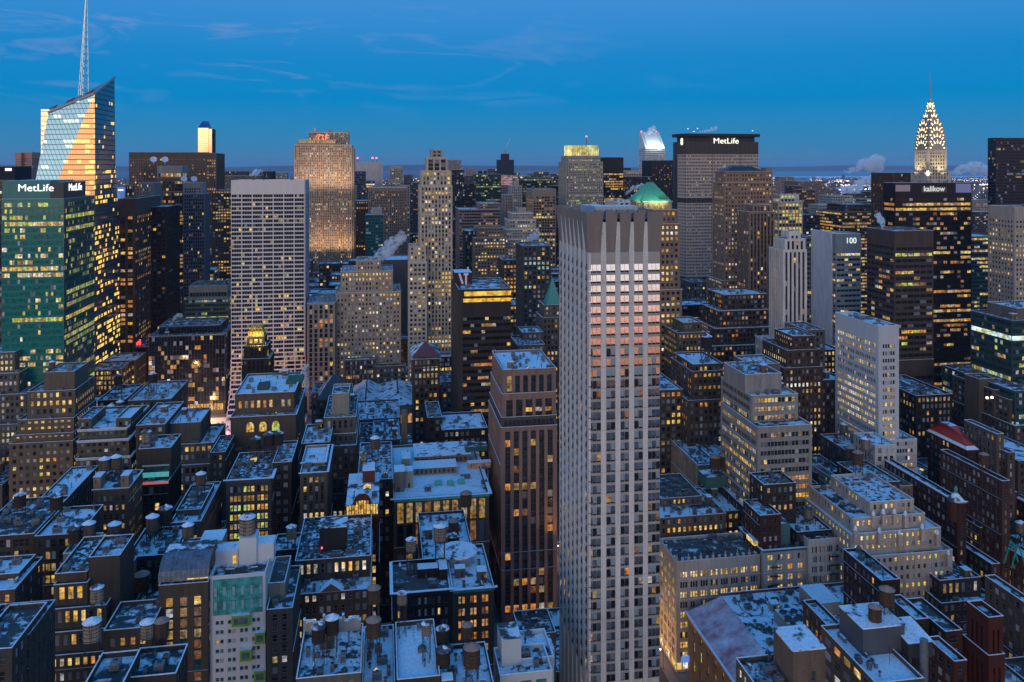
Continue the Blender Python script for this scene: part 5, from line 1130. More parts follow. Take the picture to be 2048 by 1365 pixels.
m=MB(); Y=560; x0,x1=PX(636,Y),PX(700,Y); z=ZZ(798,x0,Y); zt=ZZ(752,x0,Y+12); sl=mat_plain((.05,.05,.055),.5,name='slate')
m.quad((x0-.5,Y-.5,z),(x1+.5,Y-.5,z),(x1-8,Y+14,zt),(x0+9,Y+14,zt),sl); m.quad((x1+.5,Y+30,z),(x0-.5,Y+30,z),(x0+9,Y+14,zt),(x1-8,Y+14,zt),SNOW_T); m.tri((x0-.5,Y+30,z),(x0-.5,Y-.5,z),(x0+9,Y+14,zt),SNOW_T); m.tri((x1+.5,Y-.5,z),(x1+.5,Y+30,z),(x1-8,Y+14,zt),sl)
Bld.ALL[-1].part(m,'slate_roof')
# --- the library: long snowy gabled wings with arches
L0=thing('library_building','low pale library hall with snowy hipped roofs and orange lit arched windows','library',(PX(700,590),590,0))
LI=[]
def lib():
    o=(PX(700,590),590,0); st=(.42,.37,.33); wm=mat_wall(st); xa,xb=PX(703,590),PX(795,590); wz=23.0; rz=29.0
    w=MB(); r=MB(); g=MB()
    w.box(PX(700,600),PX(760,600),600,690,0,wz,wm); w.box(PX(752,630),PX(840,630),630,690,0,wz,wm)
    def hip(x0,x1,y0,y1,z,zt,ins):
        xm=(x0+x1)/2
        if y1-y0>x1-x0:
            a,c=(xm,y0+ins,zt),(xm,y1-ins,zt); r.tri((x0,y0,z),(x1,y0,z),a,SNOW); r.quad((x1,y0,z),(x1,y1,z),c,a,SNOW); r.tri((x1,y1,z),(x0,y1,z),c,SNOW); r.quad((x0,y1,z),(x0,y0,z),a,c,SNOW); r.bar(a,c,.7,DARK)
            for q in ((x0,y0,z),(x1,y0,z)): r.bar(q,a,.25,DARK)
        else:
            ym=(y0+y1)/2; a,c=(x0+ins,ym,zt),(x1-ins,ym,zt); r.quad((x0,y0,z),(x1,y0,z),c,a,SNOW); r.tri((x1,y0,z),(x1,y1,z),c,SNOW); r.quad((x1,y1,z),(x0,y1,z),a,c,SNOW); r.tri((x0,y1,z),(x0,y0,z),a,SNOW); r.bar(a,c,.5,DARK)
    hip(PX(699,599),PX(761,599),599,691,wz+.1,wz+9,14); hip(PX(750,629),PX(842,629),629,691,wz+.06,wz+6.5,10)
    fr=((PX(752,630),630),(1,0),(0,-1)); L=PX(840,630)-PX(752,630)
    for k in range(5):
        u=4+k*(L-6)/5; w.lbox(fr,u-2.4,u-1.9,8,19,0,.3,wm); g.lquad(fr,u-1.7,u+1.7,9,14.5,.04,LIT['O'])
        P=fr[0]
        for j in range(8):
            a=pi*j/8; a2=pi*(j+1)/8; g.poly([(P[0]+u,630-.04,14.5),(P[0]+u-1.7*cos(a),630-.04,14.5+1.7*sin(a)),(P[0]+u-1.7*cos(a2),630-.04,14.5+1.7*sin(a2))],LIT['O'])
    w.lbox(fr,0,L,20.5,21.3,0,.7,wm); w.box(PX(748,600),PX(752,600),604,608,wz,wz+8,mat_wall((.2,.15,.12)))
    put(w,'wall',L0,o); put(r,'roof',L0,o); put(g,'arched_window',L0,o)
    LI.append((PX(700,600),PX(840,630),599,691))
lib()
b = bld('red_pyramid_roof_building','brown building with a snow streaked red pyramid roof beside the dark bronze tower',LB,SP(wall=(0.20,0.155,0.13),lit=.4,cols='YWP',bay=2.7,fl=3.9,corn=(.8,.7)),[(827,878,520,24,735),(825,880,519,26,718,dict(z0=66,tb=1))],near=False,finish=False,nick='the red pyramid roofed building')
Y=519; x0,x1=PX(825,Y),PX(880,Y); z=ZZ(714,x0,Y); m=MB(); tl=mat_plain((.20,.045,.035),.6,name='red_tile'); q=[(x0-.6,Y-.6,z),(x1+.6,Y-.6,z),(x1+.6,Y+26,z),(x0-.6,Y+26,z)]; t=((x0+x1)/2,Y+13,ZZ(683,x0,Y+13))
m.tri(q[0],q[1],t,tl); m.tri(q[1],q[2],t,SNOW_T); m.tri(q[2],q[3],t,SNOW_T); m.tri(q[3],q[0],t,SNOW_T); b.part(m,'pyramid_roof'); b.finish()
# --- behind the long cornice building
b = bld('chimney_building','low building with a tall square brick chimney and snowy terraces',LB,SP(wall=(.18,.15,.13),lit=.2,cols='yO'),[(715,782,430,50,905),(745,800,445,34,880)],n=14,near=True,nick='the chimney building')
m=MB(); x=PX(803,430); m.box(x,x+3,430,433,30,ZZ(822,x,430),mat_wall((.24,.16,.12))); b.part(m,'chimney')
b = bld('courtyard_roofs','low row of snowy roofs and terraces below the library',LB,SP(wall=(.2,.17,.15),lit=.15),[(706,800,500,40,838)],n=10,near=False)
b = bld('small_dark_roof_block','small dark brick block with roof machines behind the cornice building',LB,SP(wall=(.10,.085,.08),lit=.05),[(855,884,450,30,835)],n=4,near=False)
b = bld('skylight_block','low snowy block with two slanted skylights under the dark bronze tower',LB,SP(wall=(.06,.045,.04),lit=.25,cols='O'),[(884,975,440,30,858)],n=3,near=True)
b = bld('brown_dark_lofts','dark row of old lofts with water tanks between the gabled hall and the cornice building',LB,SP(wall=(.075,.06,.055),lit=.04),[(715,785,356,48,960)],n=16,near=True,nick='the dark row of lofts')
TANKS += [(750,385,zr(b),2.9,2,0,'water tank on the dark row of lofts left of the cornice building'),(727,372,zr(b),2.2,1,2,'small square hooded tank behind the red gabled hall')]
# --- the gabled red hall
b = bld('red_gabled_hall','red brick hall with a curved gable and a bright band of arched windows',LB,SP(wall=RB,lit=.5,cols='YY',bay=2.0,pw=.5,sh=1.6,fl=4.4,tb=9.5,cap=False,ph=.3),[(691,758,318,36,1040)],near=True,finish=False,nick='the red gabled hall',n=0)
Y=318; x0,x1=PX(691,Y),PX(758,Y); z=ZZ(1040,x0,Y); zt=ZZ(990,x0,Y); zs=ZZ(1012,x0,Y); L=x1-x0; m=MB(); rm=mat_wall(RB)
pr=[(0,z-.3),(L,z-.3),(L,zs),(L*.80,zs+.4),(L*.70,zt-1),(L*.60,zt),(L*.40,zt),(L*.30,zt-1),(L*.20,zs+.4),(0,zs)]
m.poly([(x0+u,Y,zz) for u,zz in pr],rm); m.poly([(x0+u,Y+.6,zz) for u,zz in reversed(pr)],rm)
for i in range(len(pr)-1):
    a,c=pr[i+1],pr[i]; m.quad((x0+pr[i][0],Y,pr[i][1]),(x0+pr[i+1][0],Y,pr[i+1][1]),(x0+pr[i+1][0],Y+.6,pr[i+1][1]),(x0+pr[i][0],Y+.6,pr[i][1]),SNOWCAP if i>1 else rm)
b.part(m,'gable'); fr=((x0,Y),(1,0),(0,-1))
for c0,n in ((.18,4),(.5,5),(.82,4)):
    m=MB()
    for k in range(n):
        u=L*c0+(k-(n-1)/2)*1.0; m.lquad(fr,u-.36,u+.36,z+1.6,z+(7.2 if c0==.5 else 5.6)-abs(k-(n-1)/2)*.2,.03 if z<0 else .03,LIT['Y']); 
    m.lbox(fr,L*c0-n*.5,L*c0+n*.5,z+1.1,z+1.5,0,.3,mat_wall((.3,.2,.15))); b.part(m,'arched_window')
m=MB(); m.quad((x0,Y+.6,zs-1),(x1,Y+.6,zs-1),(x1,Y+35,zs-.9),(x0,Y+35,zs-.9),SNOW); m.box(x0,x0+.3,Y+.6,Y+35,z-1,zs-1,rm); m.box(x1-.3,x1,Y+.6,Y+35,z-1,zs-1,rm); b.part(m,'roof_deck')
zz=zs-.9; b.skylight(x0+6.5,Y+16,zz,3,4,True); b.bulkhead(x0+6,x0+11,Y+24,Y+33,zz,5,(.2,.06,.045)); b.unit(x0+10,Y+8,zz,2.2,2,1.5); b.pipe(x0+3,Y+10,zz,2); b.finish()
TANKS += [(728,350,zz+5.2,1.9,1,2,'small wooden tank on the brick block of the red gabled hall')]
# --- cornice building with green cornice
CW=(.27,.225,.19)
b = bld('cornice_building','long stone building with a green copper cornice and a huge snowy roof',LB,SL(wall=CW,snow=mat_snow(.34,'snow',.10,(.06,.05,.05)),lit=.30,cols='yoy',bay=4.0,pw=1.2,nsub=1,fl=8.5,sh=.6,r=.9,tb=2.2,corn=(1.1,1.3),cornc=(.10,.40,.32),bb=1.0),[(787,978,352,68,1090,dict(fl=4.2,sh=1.9,bay=4,tb=3,corn=None,wall=(.15,.115,.095),lit=.12)),(787,978,352.4,67,992)],n=0,near=True,finish=False,nick='the green corniced building',faces='se')
z=zr(b); x0=PX(787,352)
gc=(.10,.42,.30)
m=MB(); m.box(x0+10,x0+30,380,389,z,z+3.2,mat_wall(CW)); m.box(x0+9.6,x0+30.4,379.6,389.4,z+3.2,z+3.45,SNOWCAP,bottom=True)
for k in range(9): m.box(x0+11+k*2.1,x0+12+k*2.1,379.9,380.1,z+.8,z+2.4,DARK)
b.part(m,'bulkhead'); m=MB(); m.box(x0+11,x0+38,394,412,z,z+3.6,mat_wall(CW)); m.box(x0+10.6,x0+38.4,393.6,412.4,z+3.6,z+3.9,SNOW,bottom=True)
for k in range(12): m.box(x0+12+k*2.1,x0+13+k*2.1,393.4,393.7,z+1,z+2.6,DARK)
b.part(m,'bulkhead')
for (dx,yy) in ((19,366),(24.5,365),(29.5,366)):
    m=MB(); g=mat_plain(gc,.55,name='green_copper'); m.box(x0+dx,x0+dx+3,yy,yy+2.6,z,z+1,g,skip='t'); m.quad((x0+dx-.2,yy-.2,z+1),(x0+dx+3.2,yy-.2,z+1),(x0+dx+2.4,yy+1.3,z+2.4),(x0+dx+.6,yy+1.3,z+2.4),g); m.quad((x0+dx+3.2,yy+2.8,z+1),(x0+dx-.2,yy+2.8,z+1),(x0+dx+.6,yy+1.3,z+2.4),(x0+dx+2.4,yy+1.3,z+2.4),SNOW_T); m.tri((x0+dx-.2,yy+2.8,z+1),(x0+dx-.2,yy-.2,z+1),(x0+dx+.6,yy+1.3,z+2.4),g); m.tri((x0+dx+3.2,yy-.2,z+1),(x0+dx+3.2,yy+2.8,z+1),(x0+dx+2.4,yy+1.3,z+2.4),g); b.part(m,'copper_skylight')
m=MB(); g=mat_plain((.03,.10,.07),.6,name='green_copper'); m.box(x0+36,x0+47,396,402,z+4,z+6.5,g,top=SNOW_T); b.part(m,'green_roof_box')
b.bulkhead(x0+.5,x0+5,362,370,z,9,(.26,.2,.17)); b.bulkhead(x0+5.3,x0+9,366,372,z,7.5,(.42,.43,.38)); b.bulkhead(x0+4.5,x0+8.5,386,396,z,6,(.4,.4,.38))
m=MB(); 
for k in range(3): m.cyl(x0+13,414+k*2.2,z+.4,z+1.4,.9,.9,12,METAL,DARK)
m.box(x0+11.6,x0+14.4,412.6,419.6,z,z+.4,METAL); b.part(m,'rooftop_unit')
for (dx,yy) in ((14,360),(33,372),(40,364),(42,380)): b.unit(x0+dx,yy,z,2.8,1.8,1.2)
m=MB(); m.box(x0+36,x0+47,384,387,z,z+2.8,mat_wall((.42,.38,.34))); m.box(x0+35.8,x0+47.2,383.8,387.2,z+2.8,z+3,SNOWCAP,bottom=True)
for k in range(6): m.box(x0+37+k*1.6,x0+38+k*1.6,383.9,384,z+.3,z+2.2,LIT['o']); 
b.part(m,'arcade'); b.finish()
# --- centre foreground pair
b = bld('dark_cornice_loft','dark brick loft with heavy snowy cornice and dim yellow windows',LB,SL(wall=(.055,.042,.038),lit=.35,cols='yyY',bay=4.6,nsub=3,fl=3.9,corn=(1.2,.8),tb=2.2),[(785,905,262,21,1182)],n=7,near=True,nick='the dark cornice loft')
z=zr(b); TANKS += [(822,276,z,2.3,4,2,'silver wooden tank on long stilts on the dark cornice loft, left of two'),(880,278,z,2.9,4,2,'silver wooden tank on long stilts on the dark cornice loft, right of two')]
m=MB(); x=PX(838,262); m.box(x,x+7,272,276,z,z+3,mat_wall((.04,.03,.03)),top=SNOWCAP); m.box(x+7.2,x+10,270,277,z,z+3.4,mat_wall((.05,.035,.03)),top=SNOWCAP); b.part(m,'bulkhead')
b = bld('orange_window_loft','stone loft with green cornice whose paired windows all glow orange',LB,SL(wall=(.17,.135,.115),lit=1.6,cols='OOo',litf=0,bay=4.5,pw=1.7,nsub=2,sh=1.5,fl=4.0,mw=.2,corn=(.9,1.0),cornc=(.05,.22,.18),tb=2.6,blind=0),[(905.5,988,262,30,1176)],n=3,near=True,nick='the orange windowed loft')
z=zr(b); m=MB(); x=PX(907,262); m.box(x,x+7,278,290,z,z+3,mat_wall((.42,.42,.42),.6,.08)); m.cyl(x+3.5,284,z+3,z+3.3,7,6.8,20,SNOW); b.part(m,'round_bulkhead')
b = bld('rear_loft','tall snowy loft roof with two cone topped tanks behind the stilted tanks',LB,SL(wall=(.12,.09,.075),lit=.1),[(846,950,306,44,1122)],n=9,near=True,nick='the rear loft')
z=zr(b); TANKS += [(907,322,z,2.7,2,3,'brown tank with copper cone on the rear loft, nearer of two'),(932,334,z+2,3.1,3,3,'large brown tank with copper cone on the rear loft, farther of two'),(907,309,z-3,2.9,3,1,'dark wooden tank with grey lid at the edge of the rear loft')]
# --- brown classical building C19
b = bld('brown_hotel_building','brown building with paired lit sash windows, snowy ledge and small pediment',LB,SP(wall=(.17,.135,.115),lit=.5,cols='YYWP',bay=2.25,pw=1.05,sh=1.7,fl=4.0,frame=(.3,.28,.25),tb=1.0,blind=.55),[(588,741,276,44,1300),(586,742,274,44,1184,dict(tb=.8)),(590,741,284,34,1117,dict(tb=1.6))],n=12,near=True,nick='the brown building with pediment')
z=zr(b); m=MB(); x=PX(638,290); m.box(x,x+9.5,292,300,z,z+8,mat_wall((.045,.04,.045),.6,.1)); m.box(x-.1,x+9.6,291.9,300.1,z+8,z+8.2,SNOW_T,bottom=True); m.cyl(x+.8,291.7,z+1,z+1.5,.25,.25,8,RED_GLOW); b.part(m,'dark_roof_screen')
Y=274; m=MB(); x0,x1=PX(640,Y),PX(684,Y); zz=ZZ(1184,x0,Y); m.poly([(x0,Y-.5,zz),(x1,Y-.5,zz),((x0+x1)/2,Y-.5,zz+2.6)],mat_wall((.2,.16,.14))); m.quad((x0,Y-.6,zz),((x0+x1)/2,Y-.6,zz+2.7),((x0+x1)/2,Y+3,zz+2.7),(x0,Y+3,zz),SNOWCAP); m.quad(((x0+x1)/2,Y-.6,zz+2.7),(x1,Y-.6,zz),(x1,Y+3,zz),((x0+x1)/2,Y+3,zz+2.7),SNOWCAP); b.part(m,'pediment')
TANKS += [(583,300,zr(b)-2,2.4,2,2,'small hooded tank left of the brown building with pediment')]
b = bld('brown_loft_front','dark brown loft row behind the white glazed hotel',LB,SL(wall=(.10,.08,.07),lit=.15),[(545,600,300,13,1100)],n=8,near=True)
# --- white glazed hotel
WH=(.70,.71,.74)
b = bld('white_glazed_hotel','slim white hotel with a teal glazed top and lime green window boxes','hotel',SP(wall=WH,lit=.12,cols='oy',bay=3.4,pw=1.2,nsub=2,mw=.3,sh=1.6,fl=2.9,tb=13.5,rough=.5,var=.05,frame=(.35,.4,.4),blind=.25,glass=mat_glass((.05,.09,.1),.15)),[(420,531,252,17,1150)],n=3,near=True,finish=False,nick='the white glazed hotel')
Y=252; x0,x1=PX(420,Y),PX(531,Y); L=x1-x0; fr=((x0,Y),(1,0),(0,-1)); z=ZZ(1150,x0,Y)
m=MB(); tg=mat_glass((.09,.42,.37),.25,.6); m.lbox(fr,.9,L-.9,z-12.4,z-1.6,0,.12,tg)
for k in range(25): m.lbox(fr,1+k*(L-2)/24-.04,1+k*(L-2)/24+.04,z-12.4,z-1.6,.12,.2,mat_plain((.1,.16,.16)))
for zz in (z-4.6,z-8.3): m.lbox(fr,.9,L-.9,zz,zz+.12,.12,.22,mat_plain((.1,.16,.16)))
for k in range(6):
    for zz in (z-6.6,z-10.8): m.lbox(fr,1.2+k*(L-3)/5,2.0+k*(L-3)/5,zz,zz+2.6,.2,.32,mat_plain((.3,.5,.5),.4))
b.part(m,'glazed_top')
lime=mat_plain((.22,.42,.03),.5,name='lime_panel'); X=(x0+x1)/2
for px,py,w in ((483,1238,34),(521,1276,20),(493,1308,22),(521,1352,22)):
    u=PX(px,Y)-x0; ww=w/2*.155; zz=ZZ(py,X,Y); m=MB(); m.lbox(fr,u-ww,u+ww,zz-1.7,zz+1.7,0,1.4,lime); m.lbox(fr,u-ww,u+ww,zz+1.7,zz+1.85,0,1.45,SNOWCAP); m.lbox(fr,u-ww+.6,u+ww-.6,zz-1.0,zz+.9,1.4,1.43,mat_glass((.1,.15,.16),.15)); b.part(m,'window_box')
zz=zr(b); m=MB(); sx=PX(478,Y+8); m.box(sx,sx+5.2,Y+8,Y+14,zz,ZZ(1078,sx,Y+8),mat_wall(WH,.5,.05)); m.box(sx-8.5,sx,Y+9,Y+15,zz,zz+4.4,mat_wall(WH,.5,.05),top=SNOWCAP); m.box(sx+5.2,sx+10.3,Y+9,Y+15,zz,zz+5.6,mat_wall(WH,.5,.05),top=SNOWCAP); m.box(sx-2,sx-1,Y+8.9,Y+9,zz+.3,zz+2.6,LIT['Y']); b.part(m,'stair_tower')
b.finish(); TANKS += [(495,263.5,ZZ(1078,sx,Y+8),3.2,0,2,'big wooden tank with snowy cone on the white shaft of the white glazed hotel')]
b = bld('grey_glass_hotel','grey hotel with blue glass stripes right of the white glazed hotel','hotel',SP(wall=(.19,.19,.20),sp=(.14,.15,.16),lit=.28,cols='oyGo',bay=3.2,pw=1.2,sh=1.1,fl=3.2,blind=.1),[(533,585,250,26,1218),(536,570,257,17,1166,dict(blank=True,wall=(.24,.24,.23)))],n=3,near=True)
# --- tan hotel with curved glass roof
b = bld('tan_glass_hotel','tan hotel with a curved glass roof and teal window columns','hotel',SP(wall=(.21,.17,.145),sp=(.03,.10,.10),lit=.95,cols='yoYo',bay=3.9,pw=1.9,sh=.5,fl=3.3,blind=.05,tb=4,glass=mat_glass((.02,.07,.07),.15),frame=(.1,.2,.2)),[(317,416,250,30,1168)],n=0,near=True,finish=False,nick='the tan hotel')
Y=250; x0,x1=PX(317,Y),PX(416,Y); z=ZZ(1166,x0,Y); m=MB(); gg=mat_glass((.10,.12,.15),.3,.6)
pv=None
for k in range(7):
    t=k/6*pi/2; yy=Y+7-7*cos(t); z2=z+5.5*sin(t)
    if pv: m.quad((x0,pv[0],pv[1]),(x1,pv[0],pv[1]),(x1,yy,z2),(x0,yy,z2),gg); m.bar((x0,yy,z2+.05),(x1,yy,z2+.05),.09,METAL)
    pv=(yy,z2)
for k in range(11):
    xx=x0+(x1-x0)*k/10
    for j in range(6):
        t=j/6*pi/2; t2=(j+1)/6*pi/2; m.bar((xx,Y+7-7*cos(t),z+5.55*sin(t)),(xx,Y+7-7*cos(t2),z+5.55*sin(t2)),.14,METAL)
m.box(x0,x1,Y+7,Y+14,z,z+5.5,mat_wall((.2,.2,.2)),top=SNOW_T); m.box(x0+8,x0+14,Y-.1,Y,z+.3,z+.6,LIT['Y']); b.part(m,'curved_glass_roof')
zz=z+5.4; m=MB(); m.box(x0+8,x0+15,Y+16,Y+24,z-1,ZZ(1088,x0,Y+16),mat_wall((.36,.31,.28)),top=SNOWCAP); b.part(m,'bulkhead'); b.finish()
TANKS += [(376,270,ZZ(1088,x0,266)+.2,2.3,0,0,'snow topped tank inside a white open frame above the tan hotel')]
b = bld('snow_court_building','building with a deep snowy light court behind the tan hotel',LB,SP(wall=(.09,.06,.055),lit=.05),[(252,345,288,22,1112)],n=12,near=True,nick='the snow court building')
TANKS += [(331,305,zr(b),3.0,2,1,'rusty brown tank on the snow court building, right of two'),(305,300,zr(b),2.8,2,0,'snow capped tank on the snow court building, left of two')]
b = bld('tan_setback_building','tan building of snowy setbacks with paired windows under a blank brick tower',LB,SP(wall=(.215,.17,.145),lit=.38,cols='YOPC',bay=2.2,pw=.9,sh=1.8,fl=4.2,tb=1.1),[(92,216,250,34,1308),(97,214,252,32,1262,dict(tb=.9)),(103,213,254,30,1215,dict(tb=.9)),(107,175,256,28,1168,dict(tb=.9)),(109,174,258,24,1146,dict(tb=2))],n=4,near=True,nick='the tan setback building')
b = bld('blank_brick_tower','blank tan brick block with an open snowy roof pen',LB,SP(wall=(.20,.16,.13)),[(177,240,258,14,1113,dict(blank=True))],n=3,near=True,nick='the blank brick block')
b = bld('white_wall_house','white walled roof house carrying two dark lidded tanks',LB,SP(wall=(.42,.40,.36)),[(126,178,284,14,1106,dict(blank=True))],n=0,near=True)
z=zr(b); TANKS += [(150,290,z,2.7,1,1,'dark tank with dished snowy lid on the white walled roof house'),(178,292,z+.5,2.7,1,0,'grey tank with bright snowy cone beside the white walled roof house'),(229,300,zr(b)-4,2.8,1,0,'low tank with domed snow cap right of the white walled roof house')]
b = bld('curved_parapet_building','brown building with a curved snowy parapet and lit arched top windows',LB,SP(wall=(.175,.14,.12),lit=.5,cols='OYGW',bay=2.9,pw=1.3,sh=2.0,fl=4.2,tb=2.5,blind=.3),[(207,303,240,15,1258)],n=4,near=True,nick='the curved parapet building')
b = bld('tank_deck_building','dark building with a steel deck carrying two copper roofed tanks',LB,SP(wall=(.035,.03,.03)),[(240,316,273,20,1222,dict(blank=True))],n=1,near=True)
z=zr(b); TANKS += [(261,278,z,2.4,2,3,'copper roofed tank on a steel deck, smaller of two'),(283,278,z,3.1,2,3,'copper roofed tank with snow stripes on a steel deck, larger of two')]
b = bld('corner_brown_building','brown building with an orange lit room at the left edge',LB,SP(wall=(.22,.165,.14),lit=.15,cols='O'),[(-60,30,262,20,1182),(-60,38,270,12,1150)],n=4,near=True)
b = bld('grey_party_wall_building','grey building with long blank party wall in the lower left corner',LB,SP(wall=(.17,.155,.15),lit=0),[(-60,24,205,20,1300),(-60,58,214,16,1275)],n=6,near=True)
b = bld('front_tank_building','snowy roof with the biggest wooden tank along the lower edge',LB,SP(wall=(.14,.105,.09),lit=0),[(165,246,180,12,1372)],n=4,near=True)
z=zr(b); TANKS += [(184,196,z,2.9,1,2,'big grey wooden tank with patchy snow lid near the lower left corner'),(194,214,z,2.4,1,2,'wooden tank half hidden behind the big grey one at lower left')]
b = bld('front_parapet_building','building with a snowy wedge roof and twin tanks at the lower edge',LB,SP(wall=(.13,.10,.09),lit=0),[(250,352,186,11,1352)],n=4,near=True)
z=zr(b); TANKS += [(295,200,z,2.5,1,2,'stubby tank with thick snow cap at the lower edge, left of twins'),(323,200,z,2.5,1,3,'stubby tank with copper cone at the lower edge, right of twins')]
# --- lower centre
b = bld('ornate_parapet_building','snow roofed building with a scrolled white parapet and black stilted tanks',LB,SP(wall=(.30,.28,.27),lit=.1),[(592,722,196,21,1352)],n=7,near=True,finish=False,nick='the ornate parapet building')
z=zr(b); x0,x1=PX(606,215),PX(722,215); m=MB(); wm=mat_wall((.4,.39,.4)); n=24
m.box(x0,x1,215.6,216.2,z,z+2.6,wm)
for k in range(n):
    a=x0+(x1-x0)*k/n; c=x0+(x1-x0)*(k+1)/n; h=2.6+.9*abs(sin(pi*4*(k+.5)/n))+(1.2 if k%8==0 else 0); m.box(a,c,215.5,216.3,z+2.6,z+h,wm); m.box(a,c,215.4,216.4,z+h,z+h+.2,SNOWCAP,bottom=True)
b.part(m,'scrolled_parapet'); b.finish()
TANKS += [(637,203,z,2.5,3,1,'black stilted tank below the scrolled parapet, left of two'),(664,205,z+.5,2.6,3,1,'black stilted tank below the scrolled parapet, right of two'),(747,204,z-1,2.75,3,3,'pale wooden tank with wide conical lid, nearer of two beside the ornate building'),(748,222,z-2,2.65,3,3,'pale wooden tank with wide conical lid, farther of two beside the ornate building')]
b = bld('clutter_roof_building','low roof crowded with machines between the ornate and smooth roofs',LB,SP(wall=(.10,.08,.075),lit=0),[(724,790,200,26,1372)],n=14,near=True)
b = bld('smooth_roof_building','building with a smooth snow roof and two tanks on steel towers',LB,SP(wall=(.17,.10,.085),snow=mat_snow(.33,'snow',.09,(.05,.05,.05)),lit=.05),[(794,880,198,25,1356)],n=2,near=True,nick='the smooth snow roof')
z=zr(b); TANKS += [(804,218,z,2.0,6,2,'tank on a tall steel tower at the smooth snow roof, left of two'),(853,206,z,1.9,5,2,'tank on a tall steel tower at the smooth snow roof, right of two')]
b = bld('cluster_roof_building','roof with a cluster of dark tanks left of the white modern house',LB,SP(wall=(.12,.09,.08),lit=0),[(874,990,196,20,1385)],n=14,near=True,nick='the tank cluster roof')
z=zr(b); TANKS += [(885,213,z,2.6,2,1,'dark tank with pale snowy lid, rear one of the tank cluster'),(886,203,z,2.7,2,1,'dark tank with pale snowy lid, front one of the tank cluster'),(944,201,z,3.1,2,3,'large wooden tank with orange brown conical roof in the tank cluster'),(934,212,z,2.3,3,3,'small brown tank behind the large orange roofed one')]
# --- white modern house beside the pale tower
b = bld('white_modern_house','white modern rendered house with tall stair shaft and glass balcony',LB,SP(wall=(.50,.54,.57),lit=.08,bay=4,rough=.6,var=.05,glass=mat_glass((.03,.16,.17),.2)),[(1000,1105,205,12,1346,dict(tb=2)),(1042,1108,211,13,1316,dict(tb=4,z0=0))],n=3,near=True,finish=False)
Y=212; m=MB(); x0=PX(1001,Y); m.box(x0,x0+5.3,Y-2,Y+6,20,ZZ(1272,x0,Y),mat_wall((.50,.54,.57),.6,.05),top=SNOW_T); b.part(m,'stair_shaft')
m=MB(); x=PX(1056,222); m.box(x,x+7,219,226,70,ZZ(1290,x,222),mat_wall((.5,.54,.57),.6,.05),top=SNOW_T); m.box(x+2.2,x+3.0,218.9,219,ZZ(1303,x,222),ZZ(1291,x,222),LIT['Y']); b.part(m,'penthouse'); b.finish()
b = bld('pink_lit_lane_house','low building with warm lamp washing its side beside the pale tower',LB,SP(wall=(.25,.22,.2),lit=.1,cols='O'),[(1040,1112,252,14,1268)],n=9,near=True)
# ------------------------------------------------------------------ right of the avenue
b = bld('crenel_building','beige stone loft with a crenellated snowy parapet facing the avenue',LB,SP(wall=(.455,.42,.38),lit=.8,cols='YYYW',bay=4.3,pw=1.3,nsub=3,mw=.22,sh=1.6,fl=4.15,tb=4.5,frame=(.2,.2,.19),blind=.3),[(1353,1523,316,21,1117)],n=7,near=True,finish=False,faces='sw',nick='the crenellated building')
Y=316; x0,x1=PX(1353,Y),PX(1523,Y); z=ZZ(1117,(x0+x1)/2,Y); m=MB(); wm=mat_wall((.455,.42,.38)); n=14
for k in range(n+1):
    xx=x0+(x1-x0)*k/n; m.box(max(x0,xx-.5),min(x1,xx+.5),Y-.1,Y+.5,z+.16,z+1.3,wm,top=SNOWCAP)
    if k%2==0: m.cyl(min(max(xx,x0+.3),x1-.3),Y+.2,z+1.3,z+3.2,.35,.05,4,wm)
for k in range(4): m.box(x0-.1,x0+.5,Y+2+k*5,Y+3+k*5,z+.16,z+1.3,wm,top=SNOWCAP)
b.part(m,'crenellation'); m=MB(); m.lbox(((x0,Y),(1,0),(0,-1)),2,10,4,6.5,0,.4,mat_glow((.05,.18,.6),1.0,'blue_sign')); b.part(m,'shop_sign')
for fr_,L_ in (((x0,Y+21),(0,-1),(-1,0)),21),(((x0,Y),(1,0),(0,-1)),x1-x0):
    m=MB(); n_=int(L_/2.6)
    for k in range(n_): m.lbox(fr_,k*L_/n_+.2,(k+.82)*L_/n_,1.2,3.9,0,.12,LIT['YWO'[k%3]])
    b.part(m,'shopfront')
b.finish()
b = bld('green_cornice_loft','grey stone loft with tall dark top windows and dark green cornice',LB,SP(wall=(.455,.42,.38),lit=.4,cols='YOYP',bay=4.4,pw=2.2,nsub=2,sh=1.9,fl=4.3,tb=2.4,corn=(.8,.8),cornc=(.05,.12,.12)),[(1526,1615,314,22,1097)],n=2,near=True,nick='the green cornice loft')
z=zr(b); m=MB(); x=PX(1530,318); gw=mat_wall((.12,.22,.22),.5,.1); m.box(x,x+12,319,328,z,z+9,gw,top=SNOW_T); m.box(x-5,x-1,318,325,z+1,z+3,LIT['Y'],top=SNOWCAP); b.part(m,'teal_roof_house')
b = bld('arch_parapet_loft','pale stone loft with arched snowy parapet and one amber lit floor',LB,SP(wall=(.50,.46,.41),lit=.3,cols='OYo',bay=3.2,pw=1.1,nsub=3,mw=.15,sh=1.5,fl=4.0,tb=3),[(1617,1687,312,22,1078)],n=4,near=True,nick='the arched parapet loft')
